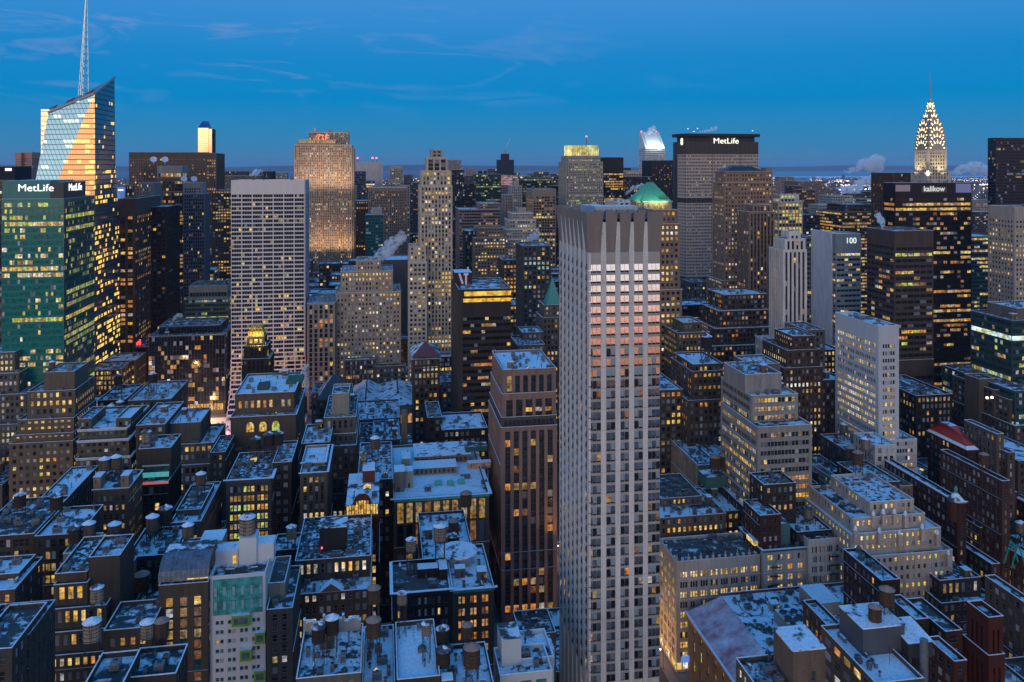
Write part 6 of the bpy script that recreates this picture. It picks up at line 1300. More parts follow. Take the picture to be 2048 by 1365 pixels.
# copper mansard building
def mansard():
    Y0,Y1=258,309; x0=123.0; x1=192.0; wz=28.0
    b=Bld('mansard_building','stone building with a broad snow dusted red copper slope and cluttered flat roof',LB,x0,Y0,91,'the red copper roofed building')
    st=SP(wall=(.33,.27,.235),lit=.6,cols='YyG',bay=7,pw=4.2,sh=2.6,fl=9,tb=1,corn=(1.2,1.4),r=.9,ph=.2,cap=False)
    b.tier(x0,x1,Y0,Y1,0,wz,st,True,'sw'); m=MB(); cm=MATS.get('cm')
    cm=bpy.data.materials.new('red_copper'); nt,bs,N,L=nodes(cm); g=N('ShaderNodeNewGeometry'); n=N('ShaderNodeTexNoise'); n.inputs['Scale'].default_value=.12; n.inputs['Detail'].default_value=9; n.inputs['Roughness'].default_value=.7; L(g.outputs['Position'],n.inputs[0])
    cr=N('ShaderNodeValToRGB'); cr.color_ramp.elements[0].position=.36; cr.color_ramp.elements[0].color=(.42,.15,.15,1); cr.color_ramp.elements[1].position=.66; cr.color_ramp.elements[1].color=(.80,.72,.78,1); L(n.outputs[0],cr.inputs[0]); L(cr.outputs[0],bs.inputs['Base Color']); bs.inputs['Roughness'].default_value=.5  # pale stop is snow dusting plus pinkish sky light put into the colour
    MATS['cm']=cm; zt=wz+6.5; ix=13
    a=[(x0-1,Y0-1,wz+.2),(x1,Y0-1,wz+.2),(x1,Y1+1,wz+.2),(x0-1,Y1+1,wz+.2)]; t=[(x0+ix,Y0+12,zt),(x1,Y0+12,zt),(x1,Y1-1,zt),(x0+ix,Y1-1,zt)]
    m.quad(a[3],a[0],t[0],t[3],cm); m.quad(a[0],a[1],t[1],t[0],SNOW_T); m.quad(a[2],a[3],t[3],t[2],cm); m.poly([(p[0],p[1],zt+.02) for p in t],SNOW)
    m.bar(t[0],t[3],.3,cm); m.bar(a[0],t[0],.25,cm); m.box(x0-1.6,x0-.6,Y0-1.6,Y1+1.4,wz-.3,wz+.5,mat_plain((.25,.09,.08)),top=SNOWCAP); m.box(t[0][0],x1,Y1-1,Y1-.4,zt-3,zt+1.1,mat_wall((.25,.07,.06)),top=SNOWCAP); m.quad((x1,Y0-1,wz),(x1,Y1,wz),(x1,Y1,zt),(x1,Y0+12,zt),mat_wall((.33,.27,.235)))
    b.part(m,'copper_roof'); b.tops=[(t[0][0]+1,x1-1,Y0+13,Y1-2,zt+.03,zt+.1)]
    b.bcol=(.4,.4,.38); b.clutter(34)
    X=x0+26; m=MB(); m.box(X,X+9,Y0+16,Y0+30,zt,zt+4.5,mat_plain((.34,.33,.28)),top=SNOW_T)
    for k in range(3):
        for j in range(2): m.cyl(X+2+j*4.5,Y0+19+k*4,zt+4.5,zt+5.2,1.4,1.4,12,METAL,DARK)
    b.part(m,'cooling_tower'); m=MB(); 
    for k in range(24):
        a1=2*pi*k/24; a2=2*pi*(k+1)/24; cx,cy=x0+21,Y0+40
        m.bar((cx+4*cos(a1),cy+6*sin(a1),zt+.3),(cx+4*cos(a2),cy+6*sin(a2),zt+.3),.12,DARK)
    b.part(m,'roof_track'); m=MB(); m.box(PX(1600,259),PX(1664,259),258.5,262,20,ZZ(1252,PX(1630,259),259),mat_wall((.5,.45,.34)),top=SNOWCAP); b.part(m,'cream_wall'); spot('wall_lamp',(PX(1640,250),249,32),(PX(1632,259),259,38),2600,(1,.8,.3),120,rad=.5); m=MB(); m.box(x0+44,x0+54,Y0+30,Y0+44,zt,zt+5,mat_wall((.4,.39,.37)),top=SNOWCAP); b.part(m,'bulkhead')
    b.finish()
mansard()
b = bld('cream_wall_house','flat snowy house with cream walls and a square brick stair block at the lower right',LB,SP(wall=(.30,.26,.2),lit=.2),[(1530,1660,180,16,1390)],n=8,near=True,nick='the cream walled house')
z=zr(b); m=MB(); x=PX(1582,184); m.box(x,x+8.6,183,193,z,z+9.5,mat_wall((.22,.165,.135))); m.box(x-.1,x+8.7,182.9,193.1,z+9.5,z+9.8,SNOW,bottom=True); m.box(x+5,x+5.9,182.9,183,z+2,z+4.2,DARK); b.part(m,'stair_block')
b = bld('gallery_roof_building','wide clean snow roof with a grey tank house at the lower right',LB,SP(wall=(.24,.20,.175),snow=mat_snow(.34,'snow',.10,(.06,.05,.05)),lit=.3,cols='OY',bay=4.5),[(1642,1848,180,25,1362)],sil=True,n=4,near=True,nick='the wide snow roof',finish=False,faces='sw')
z=zr(b); m=MB(); x=PX(1726,192); m.box(x,x+12,192,203,z,z+7,mat_wall((.10,.105,.12),.6,.1)); m.box(x-.1,x+12.1,191.9,203.1,z+7,z+7.3,SNOW,bottom=True); b.part(m,'tank_house'); z7=z+7.3
m=MB(); x=PX(1812,190); m.box(x,x+7,189,198,z,z+4,mat_wall((.07,.07,.08))); m.quad((x-.2,188.8,z+4),(x+7.2,188.8,z+4),(x+7.2,198.2,z+5.5),(x-.2,198.2,z+5.5),SNOW); b.part(m,'shed'); m=MB(); m.cyl(PX(1848,184),184,z-6,z+8,1.0,1.0,12,METAL); b.part(m,'flue'); b.finish()
TANKS += [(1750,195,z7,2.5,0,3,'copper lidded tank on the grey tank house, left of two'),(1774,198,z7,2.9,1,3,'copper lidded tank on the grey tank house, right of two')]
b = bld('lit_gable_side','brick building with a row of amber windows in its recessed court',LB,SP(wall=(.16,.12,.11),lit=.7,cols='OY'),[(1672,1700,232,20,1268)],n=2,near=True)
# red brick group right
b = bld('red_brick_loft','dark red brick loft with small snowy roofs beside the arched parapet loft',LB,SP(wall=(.13,.045,.04),lit=.04,frame=(.2,.19,.18)),[(1687,1800,262,24,1160)],sil=True,n=6,near=True)
b = bld('long_snow_strip_building','narrow building with a long plain snow roof strip',LB,SP(wall=(.11,.07,.06),lit=.02),[(1776,1858,228,14,1238)],sil=True,n=0,near=True)
b = bld('shaped_brick_block','brick apartment block with a snowy roof terrace and lit penthouse',LB,SP(wall=(.12,.075,.065),lit=.12,cols='OP',frame=(.35,.34,.33)),[(1812,1990,290,22,1202,dict(tb=1)),(1828,1962,294,16,1158)],sil=True,n=6,near=True,nick='the brick terrace block')
b = bld('green_door_tower','brick stair tower with green doors above the terrace block',LB,SP(wall=(.14,.07,.05),lit=.1,cols='O',glass=mat_plain((.02,.2,.14))),[(1958,2000,300,20,1128)],sil=True,n=1,near=True)
b = bld('red_campanile','red brick bell tower with tall open arches at the right edge','tower',SP(wall=(.19,.045,.03),lit=0,bay=2.0,pw=.9,sh=.4,fl=14,tb=4,r=1.0,sd=.5,frame=(.15,.05,.04),ph=1.5),[(1925,2010,215,11,1310,dict(fl=3.8,sh=1.7)),(1934,2007,216,9,1234,dict(bb=1,glass=DARK,blind=0))],sil=True,n=1,near=True)
bld('brick_wing_building','brick wing with a glazed lean-to roof left of the bell tower',LB,SP(wall=(.15,.055,.045),lit=0,frame=(.2,.2,.2)),[(1862,1934,206,12,1322),(1812,1925,224,19,1262)],sil=True,n=12,near=True)
b = bld('brown_avenue_block','long brown apartment block receding at the right edge',LB,SP(wall=(.19,.145,.12),lit=.05,bay=3),[(1992,2130,226,30,1245)],sil=True,n=3,near=True,faces='sw')
b = bld('ferris_roof_building','snowy roof with a green steel frame and small lit cabins at the right edge',LB,SP(wall=(.12,.10,.10),lit=.05),[(2010,2120,300,22,1140)],sil=True,n=4,near=True)
z=zr(b); m=MB(); x=PX(2022,306); g=mat_plain((.03,.28,.22),.5); 
for dx in (0,7): m.bar((x+dx,306,z),(x+3.5,306,z+10),.3,g); m.bar((x+dx,310,z),(x+3.5,310,z+10),.3,g)
m.bar((x-1,306,z+8),(x+8,310,z+8),.3,g); b.part(m,'green_steel_frame')
# beige gothic complex
GO=(.455,.39,.34)
b = bld('gothic_apartment_block','beige gothic apartment block with snowy pinnacles and many setbacks',LB,SP(wall=GO,lit=.34,cols='YGYW',bay=2.6,pw=1.4,sh=1.9,fl=3.7,tb=1.2,frame=(.3,.28,.25)),
   [(1712,1905,300,40,1108),(1702,1882,303,37,1062),(1706,1850,306,34,1032),(1740,1828,309,30,1002)],n=4,near=True,finish=False,nick='the gothic block')
for px,py,Y in ((1712,1052,302),(1748,1022,305),(1768,1018,305),(1790,1018,305),(1812,1022,305),(1846,1048,302),(1876,1060,302),(1898,1100,299),(1760,1056,302),(1800,1060,302)):
    m=MB(); x=PX(px,Y); zt=ZZ(py,x,Y); m.box(x-.9,x+.9,Y-.4,Y+1.4,zt-7,zt-2,mat_wall(GO)); m.cyl(x,Y+.5,zt-2,zt-.9,.75,.6,7,SNOWCAP); m.cyl(x,Y+.5,zt-.9,zt-.1,.6,.15,7,SNOWCAP); b.part(m,'pinnacle')
b.finish()
b = bld('gothic_west_wing','beige west wing with a long snow roof and tall lit slit windows',LB,SP(wall=GO,lit=.3,cols='YG',bay=3.6,pw=2.6,sh=2.2),[(1638,1742,334,44,1000)],sil=True,n=4,near=True,faces='sw')
for pa,pb,yt,lb in ((1742,1770,972,'left'),(1794,1814,980,'right')): bld('roof_tower_block','small beige elevator block on the gothic complex, %s of two' % lb,'tower',SP(wall=GO),[(pa,pb,352,8,yt,dict(blank=True))],near=True)
# roofs behind the crenellated building
b = bld('blush_roof_building','low blush walled roofscape with green sheds and twin brown tanks',LB,SP(wall=(.33,.255,.235),lit=.4,cols='YO',bay=2.4,ph=1),[(1318,1452,345,30,1032,dict(tb=1)),(1322,1404,358,28,995,dict(tb=1))],n=9,near=True,nick='the blush walled roofs')
z=zr(b); m=MB(); x=PX(1409,372); m.box(x,x+11,370,380,z-1,z+4.5,mat_plain((.05,.14,.11),.6),top=SNOW_T); b.part(m,'green_shed'); TANKS += [(1430,374,z+4.5,3.3,1,3,'brown flat lidded tank on the green shed, left of two'),(1448,377,z+4.5,3.0,1,3,'brown flat lidded tank on the green shed, right of two')]
b = bld('mid_row_building','row of low snowy roofs with ducts behind the crenellated building',LB,SP(wall=(.20,.13,.11),lit=.4,cols='YO',ph=1),[(1440,1540,352,30,1020),(1456,1510,366,24,1008)],n=12,near=True)
b = bld('dark_green_tank_building','dark building with a big green grey tank drum',LB,SP(wall=(.06,.06,.06),lit=.05),[(1506,1560,338,40,1030)],n=8,near=True,nick='the drum roofed building')
z=zr(b); TANKS += [(1513,372,z+3,4.2,1,4,'very big green grey drum tank with cone roof on the drum roofed building'),(1548,376,z+4,3.4,2,1,'dark tank with snowy cone beside the green grey drum')]
b = bld('red_brick_cube_building','small red brick cube with a snowy roof light',LB,SP(wall=(.16,.06,.05),lit=.02),[(1520,1562,316,16,1030)],n=2,near=True)
b = bld('brick_row_building','dark red brick building with lit slit windows left of the pale stepped building',LB,SP(wall=(.10,.045,.035),lit=.35,cols='YO',bay=3.2,pw=2.2,ph=.9),[(1396,1440,400,44,930,dict(wall=(.3,.27,.22))),(1398,1438,404,38,925)],n=9,near=True,faces='sw',nick='the dark brick row')
b = bld('blue_awning_building','flat snow roof behind a blue parapet',LB,SP(wall=(.10,.08,.075),cornc=(.02,.05,.25),corn=(1.4,.5),lit=.1),[(1441,1478,398,40,930)],n=7,near=True)
b = bld('plain_roof_building','plain snowy roof left of the pale stepped building',LB,SP(wall=(.16,.13,.11),lit=.1),[(1479,1528,396,38,932)],n=9,near=True,nick='the plain snowy roof')
TANKS += [(1446,440,zr(b)+2,3.2,2,2,'grey tank with snowy top behind the plain snowy roof, left of two'),(1463,440,zr(b)+2,3.0,2,2,'grey tank with snowy top behind the plain snowy roof, right of two'),(1398,450,zr(b)+5,3.0,2,3,'brown tank over the dark brick row, right of two'),(1340,460,zr(b)+6,3.0,2,1,'dark tank over the dark brick row, left of two')]
b = bld('great_tank_building','grey brown building carrying the largest round tank on the right',LB,SP(wall=(.22,.18,.155),lit=.35,cols='YO',bay=2.6),[(1562,1636,352,26,968)],sil=True,n=3,near=True,nick='the great tank building')
z=zr(b); TANKS += [(1608,362,z,4.3,2,1,'largest dark round tank with white snow cone on the great tank building')]
b = bld('blue_roof_building','building with a blue tarpaulined roof and small machines',LB,SP(wall=(.14,.12,.12),lit=.1),[(1632,1690,372,24,945)],n=10,near=True)
b = bld('low_tank_roof','dark snowy roof with one pale tank below the great tank building',LB,SP(wall=(.05,.05,.06),lit=0),[(1594,1664,316,28,1062)],n=5,near=True,finish=True)
TANKS += [(1617,326,zr(b),2.6,1,2,'pale wooden tank with snowy cone on the dark low roof')]
b = bld('theatre_block','grey blank sided block with a snow roof and red wedge dormer',LB,SP(wall=(.20,.20,.21),lit=.05),[(1640,1790,378,30,905)],sil=True,n=8,near=True,faces='sw',nick='the blank sided block')
TANKS += [(1688,400,zr(b),2.6,2,2,'slender pale tank on the blank sided block')]
b = bld('white_tall_house','tall white house with a dark recessed window panel',LB,SP(wall=(.48,.47,.44),lit=.05),[(1750,1793,356,18,890)],n=1,near=True)
b = bld('brown_tank_house','brown house with a trio of wooden tanks below the white house',LB,SP(wall=(.19,.13,.095),lit=.05),[(1738,1800,332,26,965),(1800,1826,334,26,972,dict(wall=(.28,.2,.15)))],n=6,near=True,nick='the brown tank house')
z=zr(b,0); TANKS += [(1700,345,z+4,2.6,2,3,'wooden tank left of the brown tank house, first of three'),(1716,338,z+3,3.0,2,3,'wooden tank left of the brown tank house, second of three'),(1731,350,z+5,2.9,2,2,'wooden tank left of the brown tank house, third of three')]
# red hotel with pyramid roof
b = bld('red_roofed_hotel','dark red brick hotel with a bright red snow edged hipped roof','hotel',SP(wall=(.14,.045,.035),lit=.06,cols='O',bay=3,corn=(.6,.5)),[(1860,1958,350,32,938,dict(tb=1)),(1858,1952,352,28,900,dict(tb=1.2,z0=0))],sil=True,n=0,near=True,finish=False,nick='the red roofed hotel')
Y=352; x0,x1=b.tops[-1][0],b.tops[-1][1]; z=b.tops[-1][5]+.2; m=MB(); zt=z+8; tl=mat_plain((.42,.05,.035),.55,name='red_tile'); a=[(x0-1,Y-1,z),(x1+1,Y-1,z),(x1+1,Y+29,z),(x0-1,Y+29,z)]; t=[(x0+3.5,Y+11,zt),(x1-6,Y+11,zt),(x1-6,Y+18,zt),(x0+3.5,Y+18,zt)]
for k in range(4): m.quad(a[k],a[(k+1)%4],t[(k+1)%4],t[k],tl)
m.poly(t,SNOW_T)
for k in (0,3):
    p,q=Vector(a[k]),Vector(a[(k+1)%4]); i=(Vector(t[k])-p)*.16; j=(Vector(t[(k+1)%4])-q)*.16; m.quad(tuple(p+Vector((0,0,.06))),tuple(q+Vector((0,0,.06))),tuple(q+j+Vector((0,0,.06))),tuple(p+i+Vector((0,0,.06))),SNOWCAP)
b.part(m,'red_hipped_roof'); b.finish()
b = bld('turret_brick_building','long dark red brick building with a striped conical corner turret',LB,SP(wall=(.105,.035,.03),lit=.05,cols='y',bay=3,corn=(.5,.6),cornc=(.3,.25,.25)),[(1812,1932,306,66,1004)],sil=True,n=5,near=True,faces='sw',finish=False,nick='the turreted brick building')
z=zr(b); m=MB(); x=b.tops[0][0]+1.5; m.cyl(x,309,z-8,z+.6,3.0,3.0,16,mat_wall((.105,.035,.03))); m.cyl(x,309,z+.6,z+3.6,3.5,.8,16,SNOW_T); m.cyl(x,309,z+3.6,z+5.4,.6,.6,10,mat_plain((.05,.3,.2))); m.cyl(x,309,z+5.4,z+6.6,.8,.1,10,mat_plain((.05,.3,.2))); b.part(m,'corner_turret'); b.finish()
b = bld('brown_balcony_block','broad brown apartment block with balconies and bright roof lamps',LB,SP(wall=(.22,.165,.14),lit=.06,bay=3.6,cols='y',fl=3.4),[(1920,2032,402,40,800),(1905,2000,412,34,780)],sil=True,n=5,near=False,nick='the broad brown apartment block')
b = bld('brown_tower_house','brown square stair tower on the broad apartment block','tower',SP(wall=(.24,.18,.15)),[(1958,1990,420,12,758,dict(blank=True))],near=False)
b = bld('lamp_dark_building','long low dark building with snowy roof before the dark banded tower',LB,SP(wall=(.06,.05,.05),lit=.4,cols='Oy'),[(1832,1905,430,44,790)],n=4,near=False)
b = bld('grey_box_building','grey building with a ribbed concrete roof box behind the red roofed hotel',LB,SP(wall=(.20,.16,.14),lit=.05),[(1968,2030,340,40,905),(1964,2008,344,22,868,dict(wall=(.17,.14,.13)))],sil=True,n=4,near=True)
b = bld('brick_back_building','dark brick apartment building with zigzag snowy balconies',LB,SP(wall=(.13,.07,.06),lit=.04,frame=(.35,.34,.33)),[(1905,1975,330,24,1055,dict(tb=1)),(1930,1972,336,18,1010)],sil=True,n=7,near=True)
b = bld('copper_house_building','brick building with green copper roof house at the right edge',LB,SP(wall=(.14,.06,.05),lit=.04),[(1986,2080,340,24,1010),(1996,2034,346,14,985)],sil=True,n=7,near=True,bcol=(.08,.25,.2))
b = bld('white_tank_building','snowy roof with a brown tank above brick apartments at the right edge',LB,SP(wall=(.16,.08,.065),lit=.03),[(1955,2020,318,40,962)],sil=True,n=5,near=True,nick='the snowy brick roof')
TANKS += [(1968,330,zr(b),2.6,2,3,'brown tank on the snowy brick roof at the right edge')]
b = bld('right_slab_building','brown slab building cut by the right edge',LB,SP(wall=(.18,.14,.12),lit=.08),[(2030,2110,395,60,850),(2036,2110,352,40,920)],n=2,near=False)
# middle right
b = bld('black_tank_building','brown building with a huge black tank house near the foot of the pyramid tower',LB,SP(wall=(.24,.165,.13),lit=.35,cols='OYy',bay=2.8),[(1376,1448,430,40,800),(1384,1446,434,34,742),(1386,1446,437,30,728)],n=3,near=False,nick='the black tank building')
TANKS += [(1413,450,zr(b),4.2,2,1,'black drum tank with snow cone on the black tank building')]
b = bld('lit_strip_building','beige building with continuous yellow window strips right of the pyramid tower',LB,SP(wall=(.30,.24,.18),lit=.75,cols='YYO',bay=2.6,sh=1.9),[(1354,1420,500,30,665),(1366,1404,504,20,645)],n=2,near=False)
b = bld('foot_block','tan block with lit square windows at the foot of the pyramid tower',LB,SP(wall=(.25,.19,.15),lit=.5,cols='YYO',bay=3),[(1318,1366,440,40,780)],n=3,near=False)
b = bld('low_arched_hall','brown arcaded building with a glowing amber terrace row',LB,SP(wall=(.20,.13,.105),lit=.25,cols='OO',bay=3.2,corn=(.6,.4),cornc=(.5,.45,.42)),[(1424,1545,600,50,690,dict(lit=.9)),(1430,1540,606,44,655),(1436,1536,612,36,620),(1446,1532,618,30,588)],n=4,near=False,nick='the arcaded brown building')
b = bld('brown_deco_block','dark brown stepped tower with lit windows by the pale stepped block',LB,SP(wall=(.17,.115,.095),lit=.5,cols='WYP',bay=2.5,pw=1.2,fl=3.7),[(1568,1646,425,34,735),(1574,1640,428,30,700),(1586,1630,431,22,672)],n=4,near=False,nick='the dark stepped tower')
b = bld('white_back_tower','narrow pale tower right of the dark stepped tower',LB,SP(wall=(.34,.31,.28),lit=.1,bay=3),[(1612,1650,470,26,660)],n=1,near=False)
b = bld('concrete_shaft_building','plain pale concrete shaft behind the pale stepped building',LB,SP(wall=(.34,.32,.31),lit=0),[(1500,1560,400,20,728,dict(blank=True))],n=1,near=False)
b = bld('dark_infill_block','dark infill block left of the white ribbon block',LB,SP(wall=(.10,.08,.075),lit=.2,cols='YO'),[(1640,1690,440,40,760)],n=3,near=False)
b = bld('dark_lit_block','black box block with an amber shop floor below the numbered tower',LB,SP(wall=(.03,.03,.035),lit=.5,cols='YO'),[(1610,1680,510,40,700)],n=4,near=False)
b = bld('teal_spire_house','grey house with a green copper spire left of the pale tower',LB,SP(wall=(.30,.28,.26),lit=.3,cols='YO'),[(1084,1126,560,24,635),(1088,1122,563,18,610)],near=False,finish=False)
m=MB(); Y=563; x0,x1=PX(1096,Y),PX(1124,Y); z=ZZ(612,x0,Y); g=mat_plain((.06,.30,.25),.5,name='green_copper'); m.cyl((x0+x1)/2,Y+9,z,z+19,8,.2,4,g,ph=pi/4); b.part(m,'copper_spire'); b.finish()
b = bld('dark_green_office','dark green grey office tower with sparse yellow windows and ribbed side',T,SP(wall=(.09,.10,.105),lit=.35,cols='YyC',bay=3.4,pw=1.6,blind=.4),[(1045,1102,640,34,492)],n=3,near=False,faces='sw')
b = bld('pale_low_block','pale low block with white roofs left of the copper spire',LB,SP(wall=(.26,.24,.23),lit=.15),[(1035,1090,520,30,690),(1045,1086,540,20,665)],n=3,near=False)
b = bld('crowded_lit_block','busy block of yellow lit floors behind the dark bronze tower',LB,SP(wall=(.14,.12,.10),lit=.8,cols='YYO',bay=3.4),[(1005,1048,760,30,520),(1018,1046,700,30,610)],n=3,near=False)

b = bld('dark_gap_building','dark flat building with a railed snowy roof in front of the pale stepped block',LB,SP(wall=(.10,.08,.075),lit=.3,cols='YO'),[(1528,1592,326,14,968)],n=6,near=True)
# ------------------------------------------------------------------ water tanks: one of each kind, then copies
WOOD = [mat_wall((0.20,0.17,0.15),.9,.35,name='wood'), mat_wall((0.055,0.042,0.038),.9,.3,name='wood'), mat_wall((0.30,0.26,0.23),.9,.35,name='wood'), mat_wall((0.13,0.085,0.06),.9,.3,name='wood'), mat_wall((0.13,0.17,0.15),.9,.2,name='wood')]
LID = [SNOWCAP, mat_snow(0.52,'thin_snow'), mat_snow(0.45,'thin_snow'), mat_plain((0.34,0.20,0.14),.6,name='copper_lid'), mat_plain((0.12,0.15,0.14),.6,name='lid')]
PROTO = {}
def tank_meshes(kind, legs):
    if (kind, legs) in PROTO: return PROTO[(kind, legs)]
    w = MB(); n = 18; lh = legs*1.25; hb = 3.0
    for k in range(n):
        a = 2*pi*k/n; w.bar((1.0*cos(a)*.995,1.0*sin(a)*.995,lh),(0.97*cos(a),0.97*sin(a),lh+hb*.8),.045,WOOD[kind])
    w.cyl(0,0,lh,lh+hb*.8,1.0,.965,n,WOOD[kind])
    for z in (.2,.7,1.2,1.7,2.15): w.cyl(0,0,lh+z,lh+z+.05,1.06,1.06,n,STEEL)
    c = MB(); c.cyl(0,0,lh+hb*.8,lh+hb*.8+.62,1.12,.06,n,LID[kind]); c.cyl(0,0,lh+hb*.8-.05,lh+hb*.8,1.12,1.12,n,STEEL)
    if kind == 1: c.cyl(0.1,0,lh+hb*.8+.12,lh+hb*.8+.70,.75,.05,n,SNOWCAP)
    b = MB(); 
    if legs:
        pts = [(.72*sx,.72*sy) for sx, sy in ((-1,-1),(1,-1),(1,1),(-1,1))]
        for i in range(4):
            p, q = pts[i], pts[(i+1)%4]
            b.bar((p[0],p[1],lh-.12),(q[0],q[1],lh-.12),.06,STEEL)
            for s in range(max(1,legs//2)):
                z0 = lh*s/max(1,legs//2); z1 = lh*(s+1)/max(1,legs//2)-.15
                b.bar((p[0],p[1],z0),(q[0],q[1],z1),.03,STEEL); b.bar((q[0],q[1],z0),(p[0],p[1],z1),.03,STEEL)
    for k in range(-2,3): b.box(-1.0,1.0,k*.4-.05,k*.4+.05,lh-.08,lh,STEEL)
    l = MB(); l.bar((0,0,0),(0,0,lh),.07,STEEL)
    ld = MB()
    for s in (-.12,.12): ld.bar((s,-1.08,lh*.2),(s,-1.08,lh+2.6),.02,STEEL)
    for k in range(10): ld.bar((-.12,-1.08,lh*.3+k*.25+.2),(.12,-1.08,lh*.3+k*.25+.2),.015,STEEL)
    r = (w.mesh('barrel'), c.mesh('conical_lid'), b.mesh('cradle'), l.mesh('leg') if legs else None, ld.mesh('ladder'), lh)
    PROTO[(kind, legs)] = r; return r
def tank(x, y, z, r, legs, kind, label):
    w, c, b, l, ld, lh = tank_meshes(kind, legs)
    t = thing('water_tank', label, 'water tank', (x, y, z), 'rooftop water tanks'); t.scale = (r, r, r*.92)
    t.rotation_euler = (0, 0, (x*7.3+y*3.1) % .6-.3)
    link('barrel', w, t); link('conical_lid', c, t); link('cradle', b, t); link('ladder', ld, t)
    if l:
        for sx, sy in ((-1,-1),(1,-1),(1,1),(-1,1)): link('leg', l, t, (.72*sx,.72*sy,0))
for px, Y, z, r, legs, kind, lab in TANKS: tank(PX(px, Y), Y, z, r*(.74 if Y > 240 else .64), legs, kind, lab)
# satellite dishes and roof crowns of the far towers
def dish(px, py, Y, r, lab):
    x = PX(px, Y); z = ZZ(py, x, Y); t = thing('satellite_dish', lab, 'satellite dish', (x, Y, z-r-1.5), 'satellite dishes on the far roofs'); m = MB(); wm = mat_plain((.7,.7,.72),.5); n = 16; nrm = Vector((.25,-.8,.55)).normalized(); u = nrm.cross(Vector((0,0,1))).normalized(); v = u.cross(nrm)
    c = Vector((0,0,r+1.5)); prev = None
    for ring, dpt in ((.12,-.25),(.5,-.2),(1.0,0)):
        cur = [tuple(c+(u*cos(2*pi*k/n)+v*sin(2*pi*k/n))*r*ring+nrm*(dpt*r)) for k in range(n)]
        if prev:
            for k in range(n): m.quad(prev[k],prev[(k+1)%n],cur[(k+1)%n],cur[k],wm)
        else: m.poly(cur, wm)
        prev = cur
    link('reflector', m.mesh('reflector'), t); s = MB(); s.bar((0,0,0),tuple(c-nrm*.3*r),.35,wm); s.bar(tuple(c-nrm*.1*r),tuple(c+nrm*.7*r),.12,wm); link('mast', s.mesh('mast'), t)
dish(307,319,936,3.6,'white satellite dish on the stepped tower, left one of the upper pair'); dish(330,319,936,3.6,'white satellite dish on the stepped tower, right one of the upper pair')
dish(368,358,904,3.4,'white satellite dish on the blue finned tower, left one of the lower pair'); dish(388,358,904,3.4,'white satellite dish on the blue finned tower, right one of the lower pair')
# glowing crown of the granite tower
def crown():
    Y = 1126; x0, x1 = PX(1139,Y), PX(1200,Y); z0, z1 = ZZ(312,x0,Y), ZZ(291,x0,Y); m = MB(); gl = mat_lit((0.95,.85,.22),1.1,scale=.08,lo=.35)
    c = 8; pts = [(x0+c,Y),(x1-c,Y),(x1,Y+c),(x1,Y+34),(x1-c,Y+42),(x0+c,Y+42),(x0,Y+34),(x0,Y+c)]
    m.prism(pts, z0-1, z1, gl, DARK); st = mat_wall((.3,.29,.27))
    for k in range(15):
        x = x0+c*.5+(x1-x0-c)*k/14; m.box(x-.25,x+.25,Y-.6,Y-.1,z0-1,z1+.3,st)
    b6.part(m,'glowing_crown'); a = MB(); x = PX(1173,Y+10); a.bar((x,Y+10,z1),(x,Y+10,ZZ(274,x,Y)),.6,mat_plain((.3,.08,.06))); a.cyl(x,Y+10,ZZ(274,x,Y),ZZ(272,x,Y),.9,.9,6,RED_GLOW); b6.part(a,'antenna')
crown()
